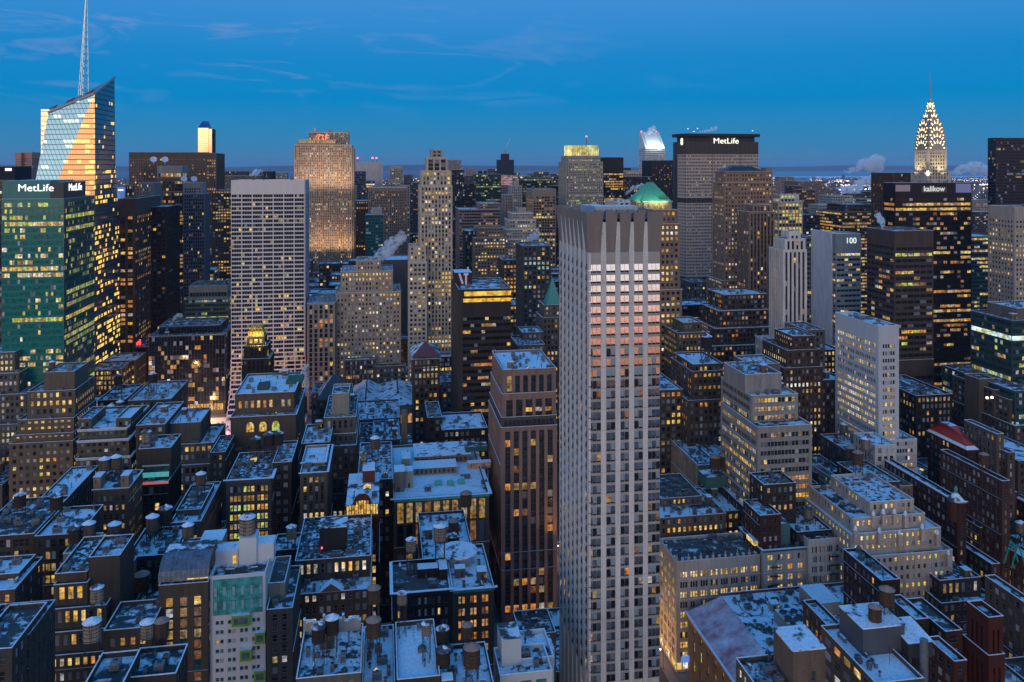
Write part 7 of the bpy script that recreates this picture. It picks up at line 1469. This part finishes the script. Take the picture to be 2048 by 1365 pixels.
# slanted cap and top of the slim mirror tower, screen, beacons
def extras():
    for b in Bld.ALL:
        if b.label.startswith('slim mirror'):
            Y = 1900; x0, x1 = PX(396,Y), PX(417,Y); z = ZZ(256,x0,Y); m = MB(); bl = mat_glass((.03,.09,.3),.1,.6,.5); zt = ZZ(242,x0,Y)
            m.quad((x0,Y,z),(x1,Y,z),(x1-3,Y+18,zt),(x0+6,Y+18,zt),bl); m.quad((x1,Y+36,z),(x0,Y+36,z),(x0+6,Y+18,zt),(x1-3,Y+18,zt),bl); m.tri((x0,Y+36,z),(x0,Y,z),(x0+6,Y+18,zt),bl); m.tri((x1,Y,z),(x1,Y+36,z),(x1-3,Y+18,zt),bl)
            gl = mat_glow((.7,.85,1),1.2,'sign_white')
            for k in range(4): m.bar((x0+7+k*3.2,Y+10.5,z+7),(x0+9+k*3.2,Y+14.5,z+12.5),.45,gl)
            b.part(m,'slanted_cap')
        if b.label.startswith('tower carrying'):
            Y = 1000; m = MB(); fr = ((PX(226,Y),Y),(1,0),(0,-1)); L = PX(252,Y)-PX(226,Y); bm = mat_lit((.0,.22,1.0),.8,scale=.1,lo=.7); X = PX(240,Y)
            m.lbox(fr,1,L-1,ZZ(400,X,Y),ZZ(374,X,Y),0,.4,bm); m.lbox(fr,L*.4,L*.8,ZZ(382,X,Y),ZZ(379,X,Y),.4,.6,mat_glow((.8,.9,1),1.5,'sign_white')); b.part(m,'screen')
        if b.label.startswith('black tower with a small'):
            Y = 900; m = MB(); fr = ((PX(0,Y),Y),(1,0),(0,-1)); X = PX(15,Y); m.lbox(fr,5,11,ZZ(342,X,Y),ZZ(337,X,Y),0,.3,WHITE_GLOW); b.part(m,'sign')
        if b.label.startswith('dark green glass stepped'):
            m = MB(); Y = 420; fr = ((PX(2024,Y),Y+34),(0,-1),(-1,0)); X = PX(2024,Y); z = b.tops[1][5]-1; cw = mat_lit((.75,1,.8),1.3,scale=.3,lo=.6); m.lbox(fr,1,33.5,z-11,z-8.3,-.2,.08,cw); m.lbox(((PX(2024,Y),Y),(1,0),(0,-1)),.1,20,z-11,z-8.3,-.2,.08,cw); b.part(m,'lit_floor')
        if b.label.startswith('broad brown apartment'):
            m = MB()
            for px in (1974,1984): x = PX(px,405); m.cyl(x,405,b.tops[0][5]+.5,b.tops[0][5]+1.4,.5,.5,8,mat_glow((1,.9,.6),12,'lamp_white'))
            b.part(m,'roof_lamp')
        if b.label.startswith('black tower framed'):
            for px in (715,745,753): m = MB(); x = PX(px,1570); z = b.tops[-1][5]; m.cyl(x,1570,z,z+7,.4,.3,6,STEEL); m.cyl(x,1570,z+7,z+9.5,1.3,1.3,8,RED_GLOW); b.part(m,'beacon')
        if b.label.startswith('wide white') or b.label.startswith('tall slender'): pass
extras()
# tower under construction and its crane
def construction():
    Y = 2000; x0, x1 = PX(997,Y), PX(1027,Y); b = Bld('construction_tower','slender concrete tower under construction with pink lit netting',T,x0,Y,55); st = S('punch',wall=(.30,.26,.27),lit=.3,cols='PO',bay=5.5,fl=6)
    b.tier(x0,x1,Y,Y+28,0,ZZ(322,x0,Y),st,False,'s'); m = MB(); m.box(x0-1,x1+1,Y-1,Y+29,ZZ(350,x0,Y),ZZ(320,x0,Y),mat_wall((.03,.04,.06))); b.part(m,'safety_screen')
    m = MB(); x0b = x0-3
    pk = mat_lit((1.0,.55,.55),.55,scale=.05,lo=.5)
    for k in range(6): m.box(x0-.6,x1+.6,Y-1.2,Y-.2,ZZ(352+k*3.4+1.7,x0,Y),ZZ(352+k*3.4,x0,Y),pk)
    b.part(m,'lit_deck'); m = MB(); m.box(x0+8,x1-10,Y+5,Y+15,ZZ(322,x0,Y),ZZ(308,x0,Y),mat_wall((.12,.03,.03))); b.part(m,'core'); b.finish()
    x = PX(1012,Y); t = thing('tower_crane','red and white luffing crane standing on the unfinished tower','crane',(x,Y+10,ZZ(308,x,Y))); m = MB(); rd = mat_plain((.45,.12,.10)); h = ZZ(297,x,Y)-ZZ(308,x,Y)
    for a, c in ((-1.2,-1.2),(1.2,-1.2),(1.2,1.2),(-1.2,1.2)): m.bar((a,c,0),(a,c,h),.35,rd)
    for k in range(4): m.bar((-1.2,-1.2,h*k/4),(1.2,-1.2,h*(k+1)/4),.25,rd)
    link('mast',m.mesh('mast'),t); j = MB(); tip = (PX(1022,Y)-x,0,ZZ(277,x,Y)-ZZ(308,x,Y)); j.bar((0,0,h),tip,.55,mat_plain((.7,.65,.66))); j.bar((0,0,h),(-6,0,h+5),.6,rd); j.bar((-6,0,h+5),tip,.15,STEEL); link('jib',j.mesh('jib'),t)
construction()
# ------------------------------------------------------------------ streets, park and ground
asph = mat_plain((0.045,0.045,0.05),.6,name='asphalt')
def slab(name, x0, x1, y0, y1, z, m, h=None):
    mb = MB()
    if h: mb.box(x0,x1,y0,y1,z-h,z,m)
    else: mb.quad((x0,y0,z),(x1,y0,z),(x1,y1,z),(x0,y1,z),m)
    o = put(mb, name, None, (x0,y0,0)); tag(o, kind='structure'); return o
gm = bpy.data.materials.new('city_ground'); nt, b_, N, L = nodes(gm)
g = N('ShaderNodeNewGeometry'); n = N('ShaderNodeTexNoise'); n.inputs['Scale'].default_value = .004; n.inputs['Detail'].default_value = 10; n.inputs['Roughness'].default_value = .75; L(g.outputs['Position'], n.inputs[0])
cr = N('ShaderNodeValToRGB'); cr.color_ramp.elements[0].position = .45; cr.color_ramp.elements[0].color = (.035,.035,.04,1); cr.color_ramp.elements[1].position = .62; cr.color_ramp.elements[1].color = (.30,.31,.34,1); L(n.outputs[0], cr.inputs[0]); L(cr.outputs[0], b_.inputs['Base Color']); b_.inputs['Roughness'].default_value = .8
slab('ground', -40000, 60000, -3000, 75000, 0, gm)
AV = [(-470,-440),(-202,-172),(89,119),(246,270),(395,430),(548,572),(700,730)]
for i, (a, c) in enumerate(AV): slab('avenue', a, c, 60, 2300, .05, asph)
walk = mat_plain((0.16,0.16,0.17),.8,name='pavement')
strip = MB()
for a, c in AV:
    mm = mat_plain((.5,.5,.5),.7,name='road_paint')
    for k in range(60): strip.box((a+c)/2-.1,(a+c)/2+.1,150+k*14,156+k*14,.05,.062,mm)
    for q in (a+9,c-9):
        for k in range(60): strip.box(q-.08,q+.08,150+k*14,154+k*14,.05,.062,mm)
o = put(strip,'road_markings',None,(0,0,0)); tag(o,kind='structure')
for a, c in AV[1:5]:
    for xx in (a, c-4): slab('pavement', xx, xx+4, 60, 1400, .2, walk, .15)
# the park, its rink and bare trees
slab('park_lawn', -170, -62, 585, 696, .12, mat_snow(0.35,'park_snow'))
rk = MB(); rk.box(-132,-84,638,668,.12,.35,mat_lit((1.0,.55,.75),1.6,scale=.08,lo=.5)); o = put(rk,'ice_rink',None,(-132,638,0)); tag(o,'pink and white lit ice rink among the bare park trees','ice rink')  # the ice itself glows, in place of lamplight falling on it
tr = random.Random(5); bark = mat_wall((.06,.045,.035),.9,.2,name='bark')
def bare_tree_meshes(seed):
    r = random.Random(seed); m = MB(); m2 = MB(); m.bar((0,0,0),(0,0,4.5),.28,bark,6)
    def br(p, d, l, w, lv):
        q = (p[0]+d[0]*l, p[1]+d[1]*l, p[2]+d[2]*l); m2.bar(p, q, w, bark, 3)
        if lv:
            for _ in range(3):
                dd = Vector(d)+Vector((r.uniform(-.8,.8), r.uniform(-.8,.8), r.uniform(-.1,.5))); dd.normalize(); br(q, tuple(dd), l*.72, w*.6, lv-1)
    for k in range(5): a = 2*pi*k/5+r.random(); br((0,0,3.2+k*.3), tuple(Vector((cos(a)*.7,sin(a)*.7,.8)).normalized()), 2.8, .13, 3)
    return m.mesh('trunk'), m2.mesh('crown')
TP = [bare_tree_meshes(k) for k in range(3)]
for k in range(26):
    x = -166+tr.uniform(0,100); y = 588 if k % 2 else 640+tr.uniform(0,24); x = -164+(k*4.1) % 100
    t = thing('bare_tree','bare street tree in the snowy park beside the lit rink','tree',(x,y,.1),'bare trees of the park'); a, c = TP[k % 3]; link('trunk',a,t); link('crown',c,t); t.rotation_euler = (0,0,tr.random()*6); s = tr.uniform(.9,1.3); t.scale = (s,s,s)
# street lamps
pl = MB(); pl.cyl(0,0,0,.6,.25,.15,8,STEEL); pl.bar((0,0,.5),(0,0,8),.09,STEEL,6); pl.bar((0,0,8),(1.4,0,8.3),.06,STEEL); post = pl.mesh('post')
hd = MB(); hd.box(1.1,2.0,-.2,.2,8.1,8.35,mat_glow((1.0,.55,.18),30,'lamp_amber')); head = hd.mesh('lamp_head')
def lamp(x, y, side, lab):
    t = thing('street_lamp', lab, 'street lamp', (x,y,.2), 'street lamps along the avenues'); link('post',post,t); link('lamp_head',head,t); t.rotation_euler = (0,0,0 if side > 0 else pi)
for (a, c), nm in (((89,119),'the avenue right of the tall pale tower'),((-202,-172),'the avenue by the green glass tower'),((246,270),'the avenue right of the crenellated building')):
    for k in range(14):
        lamp(a+3.5, 200+k*34, 1, 'amber street lamp on the west kerb of '+nm); lamp(c-3.5, 217+k*34, -1, 'amber street lamp on the east kerb of '+nm)
for k, (x, y, e) in enumerate(((104,250,2600),(104,330,3200),(104,420,2600),(-186,420,2200),(-186,560,4200),(-186,680,5200),(258,300,1800),(-58,640,3000),(-145,684,5000),(-100,690,5000),(104,560,2600),(-330,300,2600),(-75,315,2600),(-75,400,2600),(-20,330,2200),(-20,262,1800),(-5,440,2400),(-130,250,2200),(-130,330,2400),(-210,300,2600),(60,430,2600),(180,420,2600),(200,250,1800),(258,420,2600),(258,520,2600),(330,500,2600),(340,620,2600),(160,600,2600),(0,760,3000),(-186,820,5200),(104,760,3000),(408,520,2600))):
    l = bpy.data.lights.new('street_light','POINT'); l.energy = e*4.2; l.color = (1,.52,.18); l.shadow_soft_size = 1.5; o = bpy.data.objects.new('street_light',l); sc.collection.objects.link(o); o.location = (x,y,9)
l = bpy.data.lights.new('rink_light','POINT'); l.energy = 26000; l.color = (1,.5,.75); l.shadow_soft_size = 2; o = bpy.data.objects.new('rink_light',l); sc.collection.objects.link(o); o.location = (-108,650,14)
# warm lamp in the lane that washes the granite tower and the pale tower's foot
spot('alley_lamp',(PX(1113,352),352,30),(PX(1109,362),362,66),26000,(1,.45,.12),70,rad=.5).data.energy = 13000
# cars
def car_meshes(col):
    b = MB(); p = mat_plain(col,.25,.2,'car_paint'); b.prism([(-2.2,-.85),(2.2,-.85),(2.3,0),(2.2,.85),(-2.2,.85),(-2.3,0)],.35,.95,p); c = MB(); n = len(c.v); gl = mat_glass((.02,.03,.04))
    bot = [(-1.5,-.78,.95),(1.1,-.78,.95),(1.1,.78,.95),(-1.5,.78,.95)]; top = [(-1.1,-.62,1.45),(.5,-.62,1.45),(.5,.62,1.45),(-1.1,.62,1.45)]
    for k in range(4): c.quad(bot[k],bot[(k+1)%4],top[(k+1)%4],top[k],gl)
    c.poly(top,p); w = MB(); w.bar((0,-.1,.33),(0,.1,.33),.33,DARK,12); h = MB(); h.box(2.2,2.3,-.18,.18,.6,.78,mat_glow((1,.9,.7),25,'headlight')); t = MB(); t.box(-2.33,-2.2,-.2,.2,.65,.82,mat_glow((1,.02,.01),16,'tail_light'))
    return b.mesh('body'), c.mesh('cabin'), w.mesh('wheel'), h.mesh('headlight'), t.mesh('tail_light')
CARS = [(car_meshes((.55,.38,.03)),'yellow'),(car_meshes((.05,.05,.06)),'black'),(car_meshes((.4,.4,.42)),'silver')]
def car(x, y, north, k, where):
    (bd, cb, wh, hl, tl), cn = CARS[k % 3]; t = thing('car', '%s car driving %s on the avenue %s' % (cn, 'away' if north else 'closer', where), 'car', (x,y,.06), 'cars on the avenues'); t.rotation_euler = (0,0,pi/2 if north else -pi/2)
    link('body',bd,t); link('cabin',cb,t)
    for a in (-1.35,1.35):
        for c in (-.8,.8): link('wheel',wh,t,(a,c,0))
    for c in (-.6,.6): link('headlight',hl,t,(0,c,0)); link('tail_light',tl,t,(0,c,0))
cr_ = random.Random(8)
for k in range(26): car(94+4*(k % 5)+2, 250+k*9.0+cr_.uniform(0,4), False, cr_.randrange(3), 'right of the tall pale tower')
for k in range(34): car(-196+4*(k % 5)+1.5, 420+k*9.5+cr_.uniform(0,4), True, cr_.randrange(3), 'by the green glass tower')
# ------------------------------------------------------------------ fill between: ordinary buildings on the remaining lots
rf = random.Random(42); occ = [f for b in Bld.ALL for f in b.foot]+LI+[(-172,-62,580,670)]
PAL = [((.20,.155,.13),'brown'),((.28,.23,.19),'tan'),((.14,.06,.05),'red brick'),((.22,.21,.21),'grey'),((.10,.085,.08),'dark'),((.36,.33,.29),'pale'),((.13,.11,.12),'charcoal')]
LITN = ['few lit windows','scattered yellow windows','many yellow windows']
def inview(x, y, z): px, py = PIX(x, y, z); return -260 < px < 2330
FILL = {}
streets = [35+80.5*k for k in range(0, 28)]
xcuts = []
for i in range(len(AV)-1): xcuts.append((AV[i][1]+4, AV[i+1][0]-4))
xcuts += [(-700,-474),(734,900),(904,1080)]
def named_near(x, y):
    best = None
    for b in Bld.ALL:
        if b.nick and not b.label.startswith(('low','mid')) and b.nick.startswith('the '):
            d = hypot_(b.foot[0], x, y)
            if best is None or d < best[0]: best = (d, b)
    return best[1]
def hypot_(f, x, y): return sqrt(((f[0]+f[1])/2-x)**2+((f[2]+f[3])/2-y)**2)
nfill = 0; used = {}; lot = 0; KEEP = {407,414,417,432,526,536,540,645,651,655,790,792,794,896,902,905,906,914,1014,1024,1031,1032,1034,1044,1141,1150,1151,1155,1160,1169,1173,1237,1244,1247,1256,1260,1265,1270,1344,1345,1352,1363,1435,1438,1439,1448,1449,1530,1541,1542,1543,1631,1632,1633,1824,2013,2021,2107,2115,2207,2308,2396,2585,2778,2875}
for sy in streets:
    for (bx0, bx1) in xcuts:
        for row in (0, 1):
            y0 = sy+11+row*30; dpt = 29
            x = bx0
            while x < bx1-9:
                lot += 1; rb = random.Random(int(sy)*7+int(bx0)*131+row*17+int(x*3)); w = rb.uniform(15, 34) if sy < 700 else rb.uniform(22, 45); rf = random.Random(lot*13+5)
                x1 = min(x+w, bx1); 
                if x1-x < 9: break
                X0, X1 = x+.15, x1-.15; x = x1
                ang = atan2((X0+X1)/2, y0); 
                if not inview((X0+X1)/2, y0, 30): continue
                if y0 < 150: continue
                h = rf.uniform(24, 52) if sy < 700 else (rf.uniform(35, 95) if sy < 1400 else rf.uniform(30, 85))
                if abs(X0+X1)/2 > 500 and sy > 700: h *= .75
                # trim against what stands already
                a, c, e, f_ = X0, X1, y0, y0+dpt
                bad = False
                for (p, q, r_, s_) in occ:
                    if a < q+.3 and c > p-.3 and e < s_+.3 and f_ > r_-.3:
                        # shrink along the side that keeps most
                        opts = [(p-.3-a, 'c', p-.3), (c-q-.3, 'a', q+.3), (r_-.3-e, 'f', r_-.3), (f_-s_-.3, 'e', s_+.3)]
                        opts.sort(key=lambda t: -(t[0]/((c-a) if t[1] in 'ac' else (f_-e))))
                        k = opts[0]
                        if k[0] < 8: bad = True; break
                        if k[1] == 'c': c = k[2]
                        elif k[1] == 'a': a = k[2]
                        elif k[1] == 'f': f_ = k[2]
                        else: e = k[2]
                if bad or c-a < 8 or f_-e < 8: continue
                if 500 < e < 720 and -175 < (a+c)/2 < -50: continue
                px, py = PIX((a+c)/2, e, h)
                if py > 1500 or px < -240 or px > 2310: continue
                dd = depth((a+c)/2, e)
                if sy < 700:
                    # never rise over the buildings that were placed by hand
                    h = min(h, H-(1010 if dd < 330 else (760 if dd < 430 else (620 if dd < 560 else 500)))*dd/F) if dd < 560 else min(h, 45)
                    if h < 14: h = 14
                (col, cn) = PAL[rf.randrange(len(PAL))]; li = rf.randrange(3)
                st = dict(SP(wall=col, lit=(.08,.25,.55)[li], cols=rf.choice(('YYy','YWO','yoP','OY')), bay=rf.choice((2.6,3.1,3.6)), tb=rf.uniform(1,3))) if rf.random() < .7 else dict(SL(wall=col, lit=(.08,.25,.5)[li]))
                if sy >= 700: st['fl'] = rf.choice((3.8,4.2)); st['nsub'] = 1; st['bay'] = max(st['bay'], 3.2)
                nb = named_near((a+c)/2, e); f0 = nb.foot[0]; nx = (f0[0]+f0[1])/2
                bp_, _ = PIX(nx, f0[2], 40); sd = ('left of' if px < bp_-14 else ('right of' if px > bp_+14 else ('in front of' if e < f0[2] else 'behind')))
                lab = '%s %s building with %s %s %s' % ('low' if h < 34 else ('mid-height' if h < 60 else 'tall'), cn, LITN[li], sd, nb.nick)
                if len(lab.split()) > 16: lab = lab.replace(' building with', ' with')
                if len(lab.split()) > 16: lab = ' '.join(lab.split()[:16])
                used[lab] = used.get(lab, 0)+1
                if lot not in KEEP and not (sy < 600 and e > 330 and px < 2060 and px > -30) and not (sy < 780 and e > 200 and (px >= 2075 or px < -30)): continue
                if (a+c)/2 > 60 and (a+c)/2 < 90 and e < 245: continue
                b = Bld('infill_building', lab, 'building', a, e, nfill+500, None, 'ordinary buildings between the towers'); b.nick = None; b.root['fill'] = lot
                fc = 'sw' if a > 0 else 'se'
                b.tier(a, c, e, f_, 0, h, st, False, fc)
                if sy < 1100: b.clutter(5 if sy < 600 else 2, False)
                b.finish(); nfill += 1
                if rf.random() < .35 and sy < 560 and c-a > 12:
                    tank((a+c)/2, (e+f_)/2, b.tops[0][4], rf.uniform(1.6,2.1), rf.choice((1,2,2,3)), rf.randrange(4), ' '.join(('water tank on the '+lab[:lab.find(' with ')]+' '+sd+' '+nb.nick).split()[:16]))
for b in Bld.ALL:
    if b.nick is None and used.get(b.label, 0) <= 1:
        try: del b.root['group']
        except Exception: pass
print('infill', nfill, 'water tanks', len([o for o in sc.objects if o.name.startswith('water_tank')]), 'objects', len(sc.objects))
# ------------------------------------------------------------------ the far boroughs, hills and water
def far_city():
    r = random.Random(77); m = MB(); mats = [mat_wall((.13,.10,.09)), mat_wall((.18,.15,.14)), mat_wall((.10,.09,.10)), mat_wall((.26,.24,.24)), mat_wall((.17,.09,.08))]
    lt = MB(); lm = [mat_glow((1,.55,.25),15,'far_amber'), mat_glow((1,.85,.6),12,'far_white'), mat_glow((1,.2,.12),7,'far_red'), mat_glow((.7,.9,1),7,'far_cool')]
    for k in range(15000):
        t = r.random(); Y = 2050+9500*t**1.6; px = r.uniform(-60,2110); X = PX(px, Y)
        if Y > 4300 and 1500 < px and r.random() < .6: continue
        h = r.uniform(8,24) if r.random() < .9 else r.uniform(25,70)
        if Y < 2700 and px > 900 and px < 1500: h *= 1.3
        w = r.uniform(14,38); d = r.uniform(12,30)
        m.box(X,X+w,Y,Y+d,0,h,r.choice(mats),top=SNOW_T if r.random() < .4 else None,skip='n')
        if r.random() < .30:
            s = 1.0*(Y/3000)**.55*r.choice((.6,.8,1.3)); q = r.choice(lm[:2]*4+lm); lt.box(X,X+s,Y-2,Y-2+s,h,h+s,q)
    for k in range(5200):   # lamps strung along streets
        if k % 26 == 0:
            Y0 = 2600+9000*r.random()**1.3; X0 = PX(r.uniform(0,2048), Y0); a = r.choice((0,pi/2,.3,1.2)); st = r.uniform(28,46)
        j = k % 26; X = X0+cos(a)*st*j; Y = Y0+sin(a)*st*j; s = .9*(Y/3000)**.6; lt.box(X,X+s,Y,Y+s,9,9+s,lm[0])
    for k in range(1600):   # the airport and harbour shore, upper right
        Y = r.choice((6200,7400,7600,9500))+r.uniform(-120,120); px = r.uniform(1510,2060); X = PX(px, Y); s = r.uniform(1.4,3.4); lt.box(X,X+s,Y,Y+s,5,5+s,r.choice(lm[:2]*3+lm))
    o = put(m,'distant_city',None,(0,0,0)); tag(o,kind='stuff'); o = put(lt,'distant_lights',None,(0,0,0)); tag(o,kind='stuff')
    wm = bpy.data.materials.new('water'); nt,b,N,L = nodes(wm); b.inputs['Base Color'].default_value = (.03,.07,.11,1); b.inputs['Roughness'].default_value = .25
    def sheet(name, pts, z, mt): q = MB(); q.poly([(x,y,z) for x,y in pts], mt); o = put(q,name,None,(0,0,0)); tag(o,kind='structure')
    def band(px0, px1, Ya, Yb, z, mt, name): sheet(name, [(PX(px0,Ya),Ya),(PX(px1,Ya),Ya),(PX(px1,Yb),Yb),(PX(px0,Yb),Yb)], z, mt)
    band(1470,2300,8300,12500,.5,wm,'bay_water'); band(1440,2300,14500,24000,.5,wm,'bay_water'); band(1560,1900,6500,7300,.5,mat_snow(.3,'snow_field'),'snow_field'); band(-300,300,5200,10500,.5,wm,'river_water')
    band(1300,2300,12700,14300,.6,mat_snow(.42,'snow_field'),'snow_field')
    hm = mat_plain((.05,.06,.07),.9,name='hill'); h = MB(); pv = None; rr = random.Random(3); Y = 30000
    for k in range(161):
        px = -400+k*18; X = PX(px, Y); z = 175+35*sin(k*.11)+18*sin(k*.37+1)+rr.uniform(-4,4); z *= 1.0 if px < 1100 else .92
        if pv: h.quad((pv[0],Y,0),(X,Y,0),(X,Y+2500,z),(pv[0],Y+2500,pv[1]),hm); h.quad((pv[0],Y+2500,pv[1]),(X,Y+2500,z),(X,Y+9000,0),(pv[0],Y+9000,0),hm)
        pv = (X, z)
    o = put(h,'hills',None,(0,0,0)); tag(o,kind='structure')
    # the lit suspension bridge far right
    t = thing('suspension_bridge','far suspension bridge with lamp strung cables at the right','bridge',(PX(1965,3000),3000,0)); m = MB(); ox = PX(1965,3000)
    for dx, yy in ((-14,3000),(30,3380)):
        for s in (0,16): m.box(dx+s,dx+s+4,yy-3000,yy-2997,0,95,mat_wall((.2,.18,.18)))
        m.box(dx,dx+20,yy-3000,yy-2997,82,88,mat_wall((.2,.18,.18)))
    link('bridge_tower',m.mesh('bridge_tower'),t); m = MB(); gl = mat_glow((.9,.95,1),6,'bridge_light')
    for k in range(28):
        u = k/27; x = -14+44*u; y = 380*u; z = 38+56*(2*u-1)**2
        m.box(x,x+1.4,y,y+1.4,z,z+1.4,gl); m.box(x+18,x+19.4,y,y+1.4,z,z+1.4,gl)
    link('cable_lamps',m.mesh('cable_lamps'),t)
far_city()
# ------------------------------------------------------------------ steam
def steam(label, path, dens=.05, col=(.85,.86,.9)):
    R_ = sum(p[3] for p in path)/len(path)*path[0][2]/F; nsc = 1.1/R_; dens = 1.2/R_*(1.0 if dens > .02 else 1.2)
    """path: (px, py, Y, radius in photo pixels)"""
    x0 = PX(path[0][0], path[0][2]); o0 = (x0, path[0][2], ZZ(path[0][1], x0, path[0][2])); r = random.Random(int(path[0][0])); mb = bpy.data.metaballs.new('steam'); mb.resolution = 3.0
    bmx = []
    for i in range(len(path)-1):
        a, c = path[i], path[i+1]; n = 5
        for k in range(n):
            t = k/n; px = a[0]+(c[0]-a[0])*t; py = a[1]+(c[1]-a[1])*t; Y = a[2]; R = a[3]+(c[3]-a[3])*t; X = PX(px, Y); d = depth(X, Y); rr = R*d/F
            for q in range(2): bmx.append((X-o0[0]+r.uniform(-.5,.5)*rr, r.uniform(-.5,.5)*rr, ZZ(py, X, Y)-o0[2]+r.uniform(-.5,.5)*rr, rr*r.uniform(.6,.95)))
    import bmesh
    bm = bmesh.new()
    for x, y, z, rr in bmx: bmesh.ops.create_icosphere(bm, subdivisions=2, radius=rr, matrix=Matrix.Translation((x,y,z)))
    me = bpy.data.meshes.new('steam_plume'); bm.to_mesh(me); bm.free(); bpy.data.metaballs.remove(mb)
    ob = link('steam_plume', me, None, o0); rm = ob.modifiers.new('merge','REMESH'); rm.mode = 'VOXEL'; rm.voxel_size = max(.35, sum(b[3] for b in bmx)/len(bmx)*.22)
    key = ('steam', round(dens,4))
    if key not in MATS:
        m = bpy.data.materials.new('steam'); m.use_nodes = True; nt = m.node_tree
        for n in list(nt.nodes): nt.nodes.remove(n)
        N = nt.nodes.new; L = nt.links.new; out = N('ShaderNodeOutputMaterial'); v = N('ShaderNodeVolumePrincipled'); L(v.outputs[0], out.inputs['Volume']); v.inputs['Color'].default_value = (.995,.995,1,1); v.inputs['Anisotropy'].default_value = 0
        g = N('ShaderNodeNewGeometry'); n = N('ShaderNodeTexNoise'); n.inputs['Scale'].default_value = nsc; n.inputs['Detail'].default_value = 7; n.inputs['Roughness'].default_value = .65; L(g.outputs['Position'], n.inputs[0])
        mr = N('ShaderNodeMapRange'); mr.inputs['From Min'].default_value = .44; mr.inputs['From Max'].default_value = .66; mr.inputs['To Max'].default_value = dens*2.4; L(n.outputs[0], mr.inputs[0]); L(mr.outputs[0], v.inputs['Density']); MATS[key] = m
    me.materials.append(MATS[key]); tag(ob, label, 'steam plume'); return ob
STEAM = [
 ('white steam plume drifting right above the big beige block', [(762,528,725,6),(758,508,725,11),(778,502,725,13),(790,482,725,11),(806,470,725,11)], .07),
 ('narrow steam column rising beside the white slab tower foot', [(612,792,560,3),(614,770,560,5),(608,748,560,6),(614,730,560,5)], .12),
 ('large white plume over the far city left of the needle tower', [(1690,344,3600,4),(1712,338,3600,7),(1734,330,3600,13),(1752,324,3600,15),(1760,344,3600,13)], .012),
 ('broad white plume right of the needle tower', [(1902,346,3600,5),(1925,340,3600,9),(1945,336,3600,13),(1970,343,3600,11),(1992,343,3600,10)], .012),
 ('low puff of steam below the large far plume', [(1690,386,2400,9),(1712,376,2400,10),(1734,364,2400,10),(1752,352,2400,8)], .02),
 ('steam puff on the roof of the dark banded tower', [(1768,458,505,3),(1762,440,505,7),(1752,428,505,6)], .08),
 ('thin steam drifting over the ziggurat tower', [(1050,490,890,4),(1064,474,890,7),(1080,466,890,6)], .05),
 ('thin steam streak left of the green pyramid roof', [(1252,388,1100,3),(1268,376,1100,5),(1290,368,1100,4)], .04),
 ('wisp of steam above the slant roofed tower', [(1298,268,1570,3),(1300,262,1570,6),(1310,256,1570,5)], .012),
 ('faint steam above the broad slab', [(1396,266,900,2),(1412,262,900,3),(1440,254,900,6)], .012),
 ('steam leaking beside the grey green mid-rise', [(340,652,720,2),(352,634,720,5),(366,628,720,4)], .09),
 ('steam around machines on the long brown building', [(205,945,420,4),(222,938,420,7),(236,925,420,6)], .10),
 ('steam at the foot of the beige penthouse tower', [(612,878,440,3),(626,868,440,5),(644,858,440,4)], .10),
 ('steam over the flat black rooftop block', [(500,352,1600,4),(510,346,1600,6),(526,340,1600,4)], .015),
]
for a, p, d in STEAM: steam(a, p, d)
# ------------------------------------------------------------------ haze
def haze():
    m = MB(); m.box(-9000,17000,-600,21500,-1.5,330,DARK,bottom=True); me = m.mesh('haze'); me.materials.clear(); o = link('haze', me); tag(o, kind='stuff')
    hm = bpy.data.materials.new('haze'); hm.use_nodes = True; nt = hm.node_tree
    for n in list(nt.nodes): nt.nodes.remove(n)
    out = nt.nodes.new('ShaderNodeOutputMaterial'); v = nt.nodes.new('ShaderNodeVolumePrincipled'); nt.links.new(v.outputs[0], out.inputs['Volume'])
    v.inputs['Color'].default_value = (.62,.78,1.0,1); v.inputs['Density'].default_value = HAZE; v.inputs['Anisotropy'].default_value = 0.0
    me.materials.append(hm)
HAZE = 2.4e-5
if HAZE > 0: haze()
